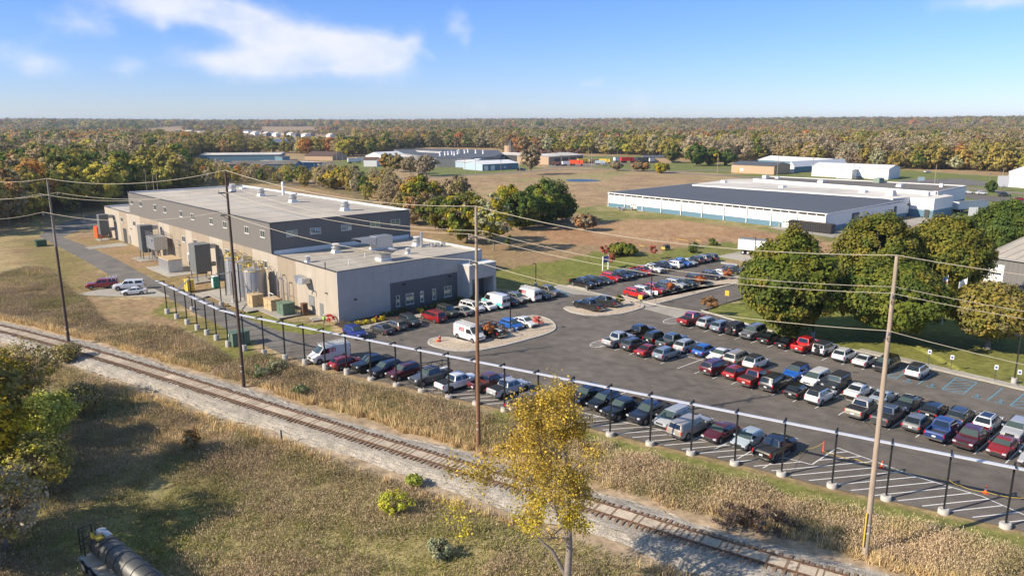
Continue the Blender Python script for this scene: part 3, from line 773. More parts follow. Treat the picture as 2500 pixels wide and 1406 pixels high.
# pale silt panels between the rails, just proud of the sleepers
b = MB().use('tieboard')
for i in range(len(RC) - 1):
    p, q_ = RC[i], RC[i + 1]; u0, u1 = (.14, .86) if random.random() < .72 else (-.14, 1.14)
    a, c = p + (q_ - p) * u0, p + (q_ - p) * u1; n = np.array([-rt[i][1], rt[i][0]]); z = BZ + .083 + random.uniform(0, .012); w1, w2 = random.uniform(.58, .68), random.uniform(.58, .68)
    b.add([(*(a - n * w1), z), (*(c - n * w1), z), (*(c + n * w2), z), (*(a + n * w2), z)], [(0, 1, 2, 3)])
b.build('silt_fill', None, track)
mk = thing('mile_post', 'small grey post standing beside the railway ballast', 'post', (*G(688, 1078)[:2], -.2))
b = MB(); b.box((0, 0, .75), (.16, .10, 1.5)); b.build('post', 'dark', mk)
b = MB(); b.box((0, 0, 1.53), (.17, .11, .06)); b.build('cap', 'grey', mk)
# ---------------------------------------------------------------- the concrete building
bd = thing('industrial_building', 'long concrete factory with charcoal upper storey and flat pale roofs', 'building', (BC[0], BC[1], 0), BA - math.pi / 2)
HL, HH = 8.45, 14.15
pan = [(130.6, 'panelw'), (117, 'panelt'), (110.3, 'panelw'), (99.4, 'panelt'), (85, 'panelw'), (77.8, 'panelt'), (67.2, 'panelw'), (63.3, 'panelt'), (53.3, 'panelw'), (46.15, 'panelt'), (32, 'panelw'), (21.3, 'panelt'), (14.3, 'panelw'), (0.26, None)]
b = MB()
for (u1, m), (u0, _) in zip(pan[:-1], pan[1:]):
    k = max(1, round((u1 - u0) / 3.6)); w = (u1 - u0) / k; b.use(m)
    for i in range(k): b.box((.13, u0 + w * (i + .5), HL / 2 - .1), (.25, w - .03, HL + .2 - .0))
b.build('concrete_wall', None, bd)
b = MB().use('panelg')
for i in range(9): b.box((.0 + 31.2 / 9 * (i + .5), .13, HL / 2 - .1), (31.2 / 9 - .025, .25, HL + .2))
b.box((31.07, 12, HL / 2 - .1), (.25, 23.4, HL + .2)); b.box((31.07, 118.7, HL / 2 - .1), (.25, 23.8, HL + .2)); b.box((15.6, 130.4, HL / 2 - .1), (31, .25, HL + .2)); b.box((31.07, 65, 4.1), (.25, 83, 8.6))
b.build('concrete_wall', None, bd)
b = MB().use('dark').box((15.6, 65.2, 3.95), (30.6, 130, 7.9)); b.build('inner_core', None, bd)
b = MB().use('paleroof').box((15.6, 11.8, 8.1), (30.6, 23.0, .12)); b.build('low_roof', None, bd)
b = MB().use('paleroof').box((15.6, 118.6, 8.1), (30.6, 23.4, .12)); b.build('low_roof', None, bd)
b = MB().use('paleroof').box((15.6, 65.1, 13.82), (30.7, 82.9, .12)); b.build('high_roof', None, bd)
b = MB().use('darkclad')
b.box((.12, 65.1, 11.3), (.28, 83.3, 5.7)); b.box((15.65, 23.58, 11.3), (30.7, .28, 5.7)); b.box((31.1, 65.1, 11.3), (.28, 83.3, 5.7)); b.box((15.65, 106.62, 11.3), (30.7, .28, 5.7))
b.build('charcoal_cladding', None, bd)
b = MB().use('dark')
b.box((-.0, 65.1, HH + .03), (.4, 83.6, .07)); b.box((15.6, 23.5, HH + .03), (30.6, .4, .07))
b.box((.0, 65.3, HL + .04), (.42, 130.7, .07)) if False else b.box((.02, 11.7, HL + .04), (.36, 23.1, .07)); b.box((15.7, .12, HL + .04), (30.9, .36, .07)); b.box((.02, 118.8, HL + .04), (.36, 23.6, .07))
b.build('coping', None, bd)
b = MB().use('white')
b.box((31.05, 65.1, HH + .03), (.45, 83.6, .1)); b.box((15.6, 106.6, HH + .03), (30.4, .45, .1)); b.box((31.05, 11.7, HL + .06), (.45, 22.9, .12)); b.box((15.6, 130.4, HL + .06), (30.8, .5, .12))
b.box((15.6, 106.42, 13.95), (30.3, .06, .3)); b.box((15.6, 23.36, 8.55), (30.4, .1, .8)); b.box((30.9, 65, 13.95), (.06, 82.5, .3)); b.box((15.6, 130.2, 8.3), (30.3, .06, .4))
b.build('white_flashing', None, bd)
def window(u, z, w, h, face, n=2, glass='winglass'):
    """window part with its pane; face: ('L', v) left facade, ('F', u0) front"""
    fb = MB().use('offwhite'); gb = MB().use(glass)
    def bx(mb, c, d, dep, off):
        if face[0] == 'L': mb.box((face[1] - off, u + c[0], z + c[1]), (dep, d[0], d[1]))
        else: mb.box((u + c[0], face[1] - off, z + c[1]), (d[0], dep, d[1]))
    t = .09
    for sx in (-1, 1): bx(fb, (sx * (w / 2 - t / 2), 0), (t, h), .12, .03)
    for sx in (-1, 1): bx(fb, (0, sx * (h / 2 - t / 2)), (w - 2 * t, t), .12, .03)
    for i in range(1, n): bx(fb, (-w / 2 + w * i / n, 0), (.08, h - 2 * t), .10, .03)
    bx(fb, (0, -h / 2 - .05), (w + .1, .08), .2, .06)
    bx(gb, (0, 0), (w - 2 * t, h - 2 * t), .04, .01)
    fr = fb.build('window', None, bd); gb.build('pane', None, fr)
for u in (104.1, 96.9, 86.1, 79.15, 68.6, 61.6, 51.0, 43.95, 33.5, 26.55): window(u, 11.85, 2.0, 1.35, ('L', 0))
for u in (121.95, 114.7, 104.05, 96.9, 68.5, 61.5, 43.97, 33.5, 26.55): window(u, 6.08, 2.0, 1.35, ('L', 0))
for v in (4.23, 9.12, 15.87, 22.56, 27.5): window(v, 11.87, 2.3, 1.15, ('F', 23.44), 2, 'mirrorglass')
b = MB().use('slateclad'); b.box((17.62, -.02, 2.5), (14.8, .1, 5.15)); b.build('slate_cladding', None, bd)
for v, w in ((11.65, .8), (14.15, 1.75), (16.82, .8), (19.55, .8), (22.7, 1.75)): window(v, 1.75, w, 1.95, ('F', -.07), 2 if w > 1 else 1, 'mirrorglass')
def part(name, mats_boxes, parent=bd):
    b = MB()
    for m, c, d in mats_boxes: b.use(m).box(c, d)
    return b.build(name, None, parent)
part('entrance_portal', [('panelg', (25.85, -1.3, 3.25), (.7, 3.4, 6.5)), ('panelg', (31.75, -1.3, 3.25), (.7, 3.4, 6.5)), ('panelg', (28.8, -2.75, 5.2), (5.2, .5, 2.6)), ('panelg', (28.8, -1.2, 6.35), (5.2, 2.55, .2)), ('white', (28.8, -1.3, 6.55), (6.7, 3.5, .09))])
dr = part('entrance_door', [('offwhite', (29.4, -.12, 1.25), (1.5, .1, 2.5)), ('slateclad', (27.3, -.1, 1.7), (2.2, .06, 3.4)), ('slateclad', (30.8, -.1, 1.7), (1.2, .06, 3.4)), ('offwhite', (29.4, -.12, 2.85), (1.1, .12, .5))])
part('pane', [('winglass', (29.08, -.18, 1.25), (.55, .04, 2.2)), ('winglass', (29.78, -.18, 1.25), (.55, .04, 2.2))], dr)
part('steel_door', [('slatelt', (-.03, 5.6, 1.1), (.08, 1.1, 2.2))])
part('wall_louver', [('slatelt', (-.03, 9.0, 2.0), (.08, 1.9, 2.0))] + [('grey', (-.08, 9.0, 1.15 + .2 * i), (.03, 1.8, .05)) for i in range(9)])
part('roller_door', [('dark', (-.02, 113.2, 1.9), (.08, 2.9, 3.9)), ('slatelt', (-.03, 109.2, 1.2), (.08, 1.2, 2.3))])
part('doorway', [('dark', (-.02, 66.0, 1.4), (.08, 1.2, 2.4))])
for v in (13.0, 23.2): part('wall_lamp', [('black', (v, -.25, 4.55), (.5, .35, .15))])
part('wall_lamp', [('black', (3.2, -.2, 3.4), (.5, .35, .12))])
for u in (3.5, 20.2, 48, 71, 107): part('wall_lamp', [('black', (-.2, u, 4.4), (.3, .3, .14))])
# hooded exhaust on the left wall
b = MB().use('steel')
b.box((-.9, 9.6, 5.7), (1.7, 1.7, .9), taper=.8); b.add([(-.3, 8.6, 6.1), (-1.9, 8.6, 5.2), (-1.9, 10.6, 5.2), (-.3, 10.6, 6.1), (-1.7, 11.9, 6.3), (-.3, 11.9, 6.4)], [(0, 1, 2, 3), (3, 2, 4, 5)])
b.build('exhaust_hood', None, bd)
b = MB().use('dark').tube([(-.05, 7.4, 4.0), (-.6, 7.4, 4.1), (-.75, 7.4, 3.6)], .09); b.build('bent_pipe', None, bd)
# roof fans and units
def roof_fan(x, y, z, s=1.):
    b = MB().use('white'); b.box((x, y, z + .3 * s), (1.5 * s, 1.5 * s, .6 * s), taper=.75); b.use('steel')
    b.cyl((x, y, z + .58 * s), .62 * s, .35 * s, 14, .78 * s); b.use('grey'); b.cyl((x, y, z + .93 * s), .86 * s, .22 * s, 14)
    b.use('steel'); b.cyl((x, y, z + 1.15 * s), .62 * s, .5 * s, 14, .66 * s); b.use('white'); b.cyl((x, y, z + 1.65 * s), .70 * s, .1 * s, 14)
    b.build('roof_fan', None, bd, smooth=True)
for v, u in ((22, 92.1), (22.2, 75.1), (21.2, 56.1), (21.6, 33.3)): roof_fan(v, u, 13.88, 1.15)
for v, u, s in ((10.2, 17.9, 1.), (26.2, 14.1, 1.05), (1.6, 12.7, .62), (19.5, 7.7, .62)): roof_fan(v, u, 8.15, s)
b = MB().use('white').cyl((27.8, 74.3, 13.8), .35, 2.9, 12).use('steel').cyl((27.8, 74.3, 16.7), .5, .45, 12, .3); b.build('roof_pipe', None, bd, smooth=True)
b = MB().use('white').box((27.2, 97.5, 14.1), (1.4, 1.4, .5)); b.build('roof_hatch', None, bd)
b = MB().use('steel').cyl((25.8, 12.0, 8.15), .28, 3.0, 12); b.box((25.8, 12, 8.3), (1, 1, .3)); b.build('roof_pipe', None, bd, smooth=True)
b = MB().use('steel').box((18.6, 15.2, 9.75), (3.6, 2.4, 2.3)); b.add([(16.8, 14.1, 10.8), (16.8, 16.3, 10.8), (16.8, 16.3, 9.2), (16.8, 14.1, 9.2), (13.0, 16.9, 10.7), (13.0, 13.4, 10.7), (13.0, 13.4, 10.3), (13, 16.9, 10.3)], [(0, 1, 4, 5), (3, 0, 5, 6), (1, 2, 7, 4), (2, 3, 6, 7)])
b.use('white').box((18.6, 15.2, 8.38), (3.9, 2.7, .45)); b.build('air_handler', None, bd)
b = MB().use('white').box((12.4, 5.2, 8.4), (2.2, 2.0, .5)); b.use('steel').box((12.4, 5.2, 9.3), (2.0, 1.9, 1.3)); b.add([(11.4, 4.2, 9.2), (11.4, 6.2, 9.2), (10.2, 6.6, 10.1), (10.2, 3.8, 10.1), (13.4, 4.2, 9.2), (13.4, 6.2, 9.2), (14.6, 6.6, 10.1), (14.6, 3.8, 10.1)], [(0, 1, 2, 3), (4, 5, 6, 7), (0, 3, 7, 4), (1, 2, 6, 5)])
b.use('dark').box((12.4, 5.2, 9.98), (2.6, 1.9, .04)); b.build('hooded_unit', None, bd)
for k, (v, u) in enumerate(((27.4, 10.9), (28.4, 10.3), (29.4, 9.7))):
    b = MB().use('steel').box((v, u, 8.65), (.35, .9, .8)); b.use('grey').tube([(v, u, 8.3), (v + .5, u, 8.5), (v + .5, u, 8.9)], .06, 6); b.build('condenser', None, bd)
for v, u in ((11.4, 9.6), (5.5, 5.3)): b = MB().use('white').cyl((v, u, 8.1), .09, .95, 8); b.build('vent_pipe', None, bd)
b = MB().use('dark').cyl((.9, 5.3, 8.1), .09, 1.2, 8); b.build('vent_pipe', None, bd)
b = MB().use('seam')
for i in range(1, 11): b.box((i * 2.8, 65.1, 13.892), (.07, 82.6, .02))
for i in range(1, 9): b.box((15.6, 23.6 + 9.2 * i, 13.9), (30.4, .06, .02))
b.build('roof_seam', None, bd)
b = MB().use('seam')
for i in range(1, 8): b.box((15.6, i * 2.9, 8.17), (30.4, .07, .02))
b.build('roof_seam', None, bd)
b = MB().use('grey')
for v, u, l, ang in ((5, 12.6, 7, 0), (16, 12.2, 9, 0), (22.8, 12.9, 6, 0), (15.8, 7.3, 7, 0)): b.box((v, u, 8.19), (l, .12, .07))
b.box((9.5, 60, 13.91), (.35, 70, .06)); b.build('roof_conduit', None, bd)

def BT(name, label, cat, v, u, group=None, rz=0.):
    p = B(v, u); return thing(name, label, cat, (p[0], p[1], 0), BA - math.pi / 2 + rz, group)
# dust collectors: grey boxes on legs with a duct into the wall
def collector(v, u, w, d, hb, ht, label):
    t = BT('dust_collector', label, 'dust collector', v, u)
    b = MB().use('slate').box((0, 0, (hb + ht) / 2), (d, w, ht - hb)); b.use('slatelt'); b.box((0, 0, ht + .05), (d + .08, w + .08, .1)); b.box((-d / 2 - .02, 0, hb + .8), (.03, w * .8, .06)); b.build('housing', None, t)
    b = MB().use('slate').box((0, 0, hb - .25), (d * .55, w * .55, .5), 0); b.build('hopper', None, t)
    for i in (-1, 1):
        for j in (-1, 1):
            b = MB().use('slate').box((i * (d / 2 - .12), j * (w / 2 - .12), hb / 2), (.16, .16, hb)); b.build('leg', None, t)
    b = MB().use('grey').box((d / 2 + .7, 0, ht - .6), (1.4, w * .6, .9)); b.build('duct', None, t); b = MB().use('grey').tube([(d / 2 + .02, 0, hb + 1.2), (d / 2 + 1.4, 0, hb + 1.2)], .5, 12); b.build('duct', None, t)
    return t
collector(-2.8, 122.6, 2.0, 2.4, 1.6, 7.0, 'tall grey dust collector on legs at the far end of the wall')
collector(-3.6, 83.8, 2.4, 2.8, 2.0, 8.0, 'tall grey dust collector on legs left of the silver filter unit')
collector(-3.6, 49.5, 3.4, 3.2, 1.9, 7.6, 'wide dark grey dust collector on legs nearest the green portable toilet')
t = BT('filter_unit', 'silver filter house on stilts with railings round its roof', 'filter unit', -2.6, 79.3)
b = MB().use('steel').box((0, 0, 4.4), (3.0, 5.6, 3.0)); b.use('grey')
for i in range(5): b.box((-1.53, -2.2 + 1.1 * i, 4.4), (.05, .06, 2.8))
b.build('housing', None, t)
b = MB().use('bluesign').box((-1.57, -1.6, 5.1), (.03, .7, .5)); b.build('label_plate', None, t)
for i in (-1, 1):
    for j in (-1, 0, 1): b = MB().use('steel').box((i * 1.3, j * 2.5, 1.45), (.16, .16, 2.9)); b.build('leg', None, t)
b = MB().use('steel')
for i in (-1, 1):
    for z in (6.4, 6.9): b.bar((i * 1.5, -2.8, z), (i * 1.5, 2.8, z), .05, .05)
    for j in range(5): b.bar((i * 1.5, -2.8 + 1.4 * j, 5.9), (i * 1.5, -2.8 + 1.4 * j, 6.95), .05, .05)
for j in (-1, 1):
    for z in (6.4, 6.9): b.bar((-1.5, j * 2.8, z), (1.5, j * 2.8, z), .05, .05)
b.build('railing', None, t)
b = MB().use('steel').box((0, 0, 2.75), (1.3, 2.0, .5), 0); b.tube([(0, 0, 2.5), (0, 0, 1.2)], [.55, .2], 12); b.tube([(0, 2.9, 5), (0, 3.9, 5), (0, 3.9, .6)], .3, 10); b.build('hopper', None, t)
t = BT('container', 'long equipment enclosure with tan roof and silver louvres', 'enclosure', -4.7, 64.6)
b = MB().use('steel')
for i in range(7): b.box((-1.5 - .0, -2.7 + .9 * i, 1.4), (.1, .82, 2.5))
b.build('louver', None, t)
b = MB().use('offwhite').box((0, 0, 1.4), (2.85, 6.4, 2.7)); b.build('housing', None, t)
b = MB().use('wood').box((0, 0, 2.82), (3.1, 6.6, .1)); b.build('roof', None, t)
t = BT('pipe_manifold', 'white bent ducts and gauges fixed near the enclosure wall', 'duct', -1.4, 60.8)
b = MB().use('white').tube([(0, -1.5, 0), (0, -1.5, 3.6), (0, 1.6, 3.6), (0, 1.6, 1.8)], .28, 10); b.build('duct', None, t, smooth=True)
b = MB().use('steel').tube([(0.6, -3, 0), (.6, -3, 3), (.6, -1, 3.5)], .12, 8); b.box((.6, -4.0, 3.2), (.7, .9, 1.1)); b.build('gauge_box', None, t)
b = MB().use('steel'); t = BT('wall_ladder', 'caged steel ladder climbing the wall beside the enclosure', 'ladder', -.25, 71.6)
for i in (-.25, .25): b.bar((0, i, .2), (0, i, 5.6), .05, .05)
for k in range(17): b.bar((0, -.25, .5 + .3 * k), (0, .25, .5 + .3 * k), .03, .03)
b.build('rungs', None, t)
b = MB().use('steel')
for z in (2.6, 3.6, 4.6, 5.5): b.tube([(0, -.35, z), (-.55, -.35, z), (-.75, 0, z), (-.55, .35, z), (0, .35, z)], .025, 5)
b.build('cage', None, t)
# silos
for k, (v, u, r, h, lb) in enumerate(((-3.2, 24.6, 1.95, 5.9, 'large silver silo nearest the tan cabinets with yellow railing'), (-3.2, 29.2, 1.5, 6.7, 'narrow silver silo in the middle of the three silos'), (-3.4, 33.0, 1.6, 6.9, 'silver silo farthest from the tan cabinets'))):
    t = BT('silo', lb, 'silo', v, u, 'silver silos beside the concrete wall')
    b = MB().use('silo'); b.tube([(0, 0, 0), (0, 0, h - .3), (0, 0, h), (0, 0, h + .5)], [r, r, r * .96, r * .25], 28); b.use('grey')
    for z in (1.4, 2.9, 4.4): b.tube([(0, 0, z), (0, 0, z + .06)], r + .015, 28)
    b.build('tank', None, t, smooth=True, sharp=30)
    b = MB().use('yellowpaint')
    for z in (.5, 1.05):
        ring = [(r * math.cos(a), r * math.sin(a), h - .1 + z) for a in np.linspace(0, 2 * math.pi, 25)]; b.tube(ring, .03, 5)
    for a in np.linspace(0, 2 * math.pi, 11)[:-1]: b.bar((r * math.cos(a), r * math.sin(a), h - .3), (r * math.cos(a), r * math.sin(a), h + .95), .06, .06)
    ring = [(r * 1.02 * math.cos(a), r * 1.02 * math.sin(a), h - .25) for a in np.linspace(0, 2 * math.pi, 25)]; b.tube(ring, .06, 5)
    b.build('railing', None, t)
    b = MB().use('steel').box((.2, -.3, h + .7), (.7, .7, .8)); b.use('yellowpaint').box((-.5, .4, h + .6), (.5, .5, .6)); b.build('top_valve', None, t)
    b = MB().use('steel').tube([(-r - .1, .2, .2), (-r - .1, .2, h + .6), (-r * .6, .6, h + 1.3), (r * .6, .8, h + 1.3), (r + .6, .6, h + .2)], .06, 6); b.build('fill_pipe', None, t)
    b = MB().use('steel')
    for i in (-.22, .22): b.bar((-r - .28, -.9 + i, .2), (-r - .28, -.9 + i, h), .045, .045)
    for q_ in range(int(h / .32)): b.bar((-r - .28, -1.12, .3 + .32 * q_), (-r - .28, -.68, .3 + .32 * q_), .03, .03)
    b.build('ladder', None, t)
for k, (v, u, lb) in enumerate(((-.9, 19.3, 'tall steel pipe frame against the tan wall panel'), (-.9, 16.8, 'second steel pipe frame nearer the building corner'))):
    t = BT('pipe_rack', lb, 'pipe rack', v, u, 'steel pipe frames on the wall'); b = MB().use('steel')
    b.tube([(0, -.8, 0), (0, -.8, 5.2 - k), (0, -.5, 5.7 - k), (0, .5, 5.7 - k), (0, .8, 5.2 - k), (0, .8, 0)], .09, 8); b.bar((0, -.8, 2.2), (0, .8, 2.2), .06, .06); b.build('frame', None, t, smooth=True)
def cabinet(name, v, u, d, w, h, m, label, cat, parts=()):
    t = BT(name, label, cat, v, u); b = MB().use(m).box((0, 0, h / 2), (d, w, h)); b.build('housing', None, t)
    b = MB().use(m).box((0, 0, h + .05), (d + .14, w + .14, .1)); b.build('lid', None, t)
    b = MB().use('dark')
    b.box((-d / 2 - .012, 0, h * .5), (.02, .03, h * .85)); b.box((0, -w / 2 - .012, h * .5), (.03, .02, h * .85)); b.box((-d / 2 - .02, .12, h * .5), (.03, .05, .2)); b.build('door_seam', None, t)
    return t
t = cabinet('equipment_cabinet', -5.1, 20.4, 2.1, 2.2, 2.1, 'wood', 'plywood coloured cabinet in front of the large silo', 'cabinet')
b = MB().use('steel').cyl((0, .6, 2.2), .16, .7, 10); b.cyl((.5, -.3, 2.2), .1, .9, 8); b.build('valve', None, t)
t = cabinet('equipment_cabinet', -3.9, 15.9, 2.1, 3.0, 1.9, 'wood', 'long tan cabinet between the silo cabinet and green transformer', 'cabinet')
b = MB().use('white').tube([(-.3, -1, 1.9), (-.3, -1, 2.9), (-.3, .6, 2.9), (-.3, .6, 1.9)], .08, 8); b.build('hoop_rail', None, t)
t = cabinet('transformer', -3.8, 11.2, 2.2, 2.4, 2.0, 'greenlt', 'sage green transformer beside the tan cabinet by the wall', 'transformer')
t = cabinet('transformer', -17.2, -.6, 2.6, 2.0, 1.9, 'greenlt', 'sage green transformer on the grass behind the black posts', 'transformer')
b = MB().use('white').box((-1.36, .3, 1.5), (.02, .35, .35)); b.build('sticker', None, t)
t = cabinet('transformer', -18.4, 122.4, 2.4, 2.2, 1.5, 'green', 'small dark green transformer beside the far driveway', 'transformer')
t = cabinet('utility_box', -1.5, 9.0, .9, .9, 1.8, 'rust', 'dark maroon box right behind the wall transformer', 'box')
t = cabinet('dumpster', -2.6, 128.6, 1.9, 3.2, 3.0, 'orange', 'bright orange dumpster at the far left corner of the building', 'dumpster')
t = cabinet('storage_box', -9.2, 41.2, 1.3, 1.7, 2.1, 'yellowpaint', 'yellow cabinet standing on the lawn by the drive', 'cabinet')
b = MB().use('bluesign').box((-.67, .2, 1.4), (.02, .5, .3)); b.build('placard', None, t)
t = cabinet('portable_toilet', -4.5, 40.0, 1.2, 1.2, 2.2, 'pottygreen', 'green portable toilet with white roof beside the wall', 'portable toilet')
b = MB().use('white').box((0, 0, 2.35), (1.25, 1.25, .25), taper=.7); b.build('roof', None, t)
b = MB().use('white').box((-.63, 0, 1.1), (.03, .75, 1.8)); b.build('door_frame', None, t)

# ---------------------------------------------------------------- blue and white warehouse
wa, wb = G(1485, 505)[:2], G(2015, 567)[:2]
wd = (wb - wa) / np.linalg.norm(wb - wa); WL = float(np.linalg.norm(wb - wa))
wh = thing('warehouse', 'wide white warehouse with blue base band and dark flat roof', 'warehouse', (wa[0], wa[1], 0), math.atan2(wd[1], wd[0]))
wn = np.array([-wd[1], wd[0]])          # away from the camera? check sign
if wn[1] < 0: wn = -wn
WZ = 5.6
def WLc(px, py, z):
    X = G(px, py, z)[:2] - wa; return (float(X @ wd), float(X @ wn))
sg_ = 1 if (wd[0] * wn[1] - wd[1] * wn[0]) > 0 else -1
br = WLc(2168, 483.5, WZ); bl = WLc(1656, 450, WZ)
WD = (br[1] + bl[1]) / 2
b = MB(); b.use('whitewall').box((WL / 2, .15, 3.55), (WL, .3, 3.9)); b.box((WL - .15, WD / 2, 3.55), (.3, WD - .7, 3.9)); b.box((.15, WD / 2, 3.55), (.3, WD - .7, 3.9)); b.build('white_wall', None, wh)
b = MB(); b.use('bluewall').box((WL / 2, .15, .7), (WL, .3, 1.8)); b.box((WL - .15, WD / 2, .7), (.3, WD - .7, 1.8)); b.box((.15, WD / 2, .7), (.3, WD - .7, 1.8)); b.build('blue_base', None, wh)
b = MB(); b.use('darkroof').add([(-.2, -.3, WZ - .05), (WL + .2, -.3, WZ - .05), (WL + .2, WD, WZ + .55), (-.2, WD, WZ + .55)], [(0, 1, 2, 3)]); b.build('dark_roof', None, wh)
b = MB().use('white').box((WL / 2, -.3, WZ - .15), (WL + .5, .12, .3)); b.bar((WL + .25, 0, WZ - .1), (WL + .25, WD, WZ + .5), .12, .3); b.bar((-.25, 0, WZ - .1), (-.25, WD, WZ + .5), .12, .3); b.build('gutter', None, wh)
cols = [onplane(1450 + x / 4.167, 370 + y / 4.167, wa, wd)[0] for x, y in ((318, 500), (498, 530), (688, 550), (890, 575), (1103, 595), (1325, 620), (1557, 640), (1805, 665), (2070, 690))]
cols = [0.2] + cols + [WL - .2]
for c in cols: b = MB().use('white').box((c, -.18, 2.75), (.28, .3, 5.4)); b.build('downpipe', None, wh)
for c0, c1 in zip(cols[:-1], cols[1:]):
    w = (c1 - c0 - .5) / 3
    for i in range(3):
        b = MB().use('glass').box((c0 + .25 + w * (i + .5), -.02, 4.95), (w - .3, .06, .5)); b.build('strip_window', None, wh)
for x0, x1 in ((373, 440), (1917, 2010)):
    a = onplane(1450 + x0 / 4.167, 370 + (560 if x0 < 1000 else 690) / 4.167, wa, wd)[0]; c = onplane(1450 + x1 / 4.167, 370 + (560 if x0 < 1000 else 690) / 4.167, wa, wd)[0]
    b = MB().use('offwhite').box(((a + c) / 2, -.05, 2.1), (c - a, .08, 4.1)); b.use('grey')
    for z in (1, 2, 3): b.box(((a + c) / 2, -.1, z), (c - a - .1, .03, .04))
    b.use('glass')
    for k in range(3): b.box((a + (c - a) * (.2 + .3 * k), -.1, 1.75), (.5, .03, .25))
    b.build('roller_door', None, wh)
    b = MB().use('yellowpaint').cyl((a - .6, -.6, 0), .12, 1.2, 8); b.build('bollard', None, wh)
for y, w in ((18, 4.2), (46, 1.4)):
    b = MB().use('black').box((WL + .1, y, 2.6), (.3, w, 3.6)); b.use('slatelt').box((WL + .27, y, 2.5), (.04, w - .9, 2.8)); b.build('dock_door', None, wh)
b = MB().use('steel')
b.bar((WL + 1.2, 21, 1.2), (WL + 3.5, 27, .2), .9, .08); b.bar((WL + .7, 21, 2.1), (WL + 3.0, 27, 1.1), .05, .05); b.bar((WL + 1.7, 21, 2.1), (WL + 4.0, 27, 1.1), .05, .05); b.build('steps', None, wh)
# the older blocks behind it
def pxprism(name, label, cat, pts, z, side, top, extra=None, base=None, mesh_parts=True):
    P = [G(x, y, z)[:2] for x, y in pts]; c = sum(P) / len(P)
    t = thing(name, label, cat, (c[0], c[1], 0)); Q = [(p[0] - c[0], p[1] - c[1]) for p in P]
    b = MB().prism(Q, base[1] if base else 0, z - .12, side); b.build('wall', None, t)
    if base: b = MB().prism(Q, -.1, base[1] - .004, base[0]); b.build('base_band', None, t)
    b = MB(); q = [np.array(p) for p in Q]; b.prism([tuple(p * 1.002) for p in q], z - .115, z, top, top); b.build('roof', None, t)
    return t, P, c
zr = 6.6
t, P, c = pxprism('warehouse_block', 'older warehouse block with stained white roof and loading docks', 'warehouse', [(1690, 450.4), (1783, 437.5), (1840, 437), (1866, 445), (2280, 470.5), (2328, 478), (2282, 485.5), (2221, 481.5), (2180, 485), (2165, 482)], zr, 'whitewall', 'dirtyroof', base=('bluewall', 2.6))
def roofbox(t, c, px, py, z, d, m='white', name='roof_unit'):
    p = G(px, py, z)[:2] - c; b = MB().use(m).box((p[0], p[1], z + d[2] / 2), d, R(40), taper=.85); b.build(name, None, t)
for px, py, d, m in ((2108, 470, (3.2, 2.2, .9), 'white'), (2175, 478, (3.5, 2.6, 1.9), 'offwhite'), (1767, 446, (2, 2, 1.), 'white'), (1910, 458, (3, 2, .8), 'white'), (2262, 478, (2, 2, 1.4), 'grey'), (2285, 476, (2, 2, 1.4), 'grey')): roofbox(t, c, px, py, zr, d, m)
e = G(2221, 481.5, zr)[:2]; e2 = G(2282, 485.5, zr)[:2]; dd = (e2 - e) / np.linalg.norm(e2 - e)
b = MB().use('dark'); q = e2 - dd * 2 - c; b.box((q[0], q[1] - .1, 1.4), (1.4, .5, 2.8), math.atan2(dd[1], dd[0])); b.build('doorway', None, t)
for px in (2192, 2212):
    pa = G(2180, 485, zr)[:2]; da = (e - pa) / np.linalg.norm(e - pa); s, z = onplane(px, 510, pa, da); q = pa + da * s - c
    b = MB().use('black').box((q[0] + .1, q[1] - .1, 2.6), (2.6, .4, 3.6), math.atan2(da[1], da[0])); b.use('whitewall').box((q[0] + .15, q[1] - .3, 2.4), (1.7, .3, 2.6), math.atan2(da[1], da[0])); b.build('dock_door', None, t)
t, P, c = pxprism('warehouse_block', 'rear warehouse block with mottled grey roof and pale parapet', 'warehouse', [(1839, 438), (1877, 431.5), (2359, 455), (2284, 470)], 7.6, 'whitewall', 'greyroof', base=('bluewall', 2.8))
b = MB().use('white')
for i in range(4):
    a, d = P[i] - c, P[(i + 1) % 4] - c; b.bar((a[0], a[1], 7.75), (d[0], d[1], 7.75), .35, .3)
b.build('parapet', None, t)
for px, py, d, m in ((2005, 446, (2.4, 2.4, 1.0), 'white'), (2145, 446, (5, 2.6, 1.9), 'greenlt'), (2197, 456, (3, 2, 1.), 'white'), (2298, 457, (1.2, 1.2, 1.4), 'white'), (1868, 436, (2, 2, 1.4), 'white'), (1898, 436, (1.6, 1.6, .8), 'white')): roofbox(t, c, px, py, 7.6, d, m)

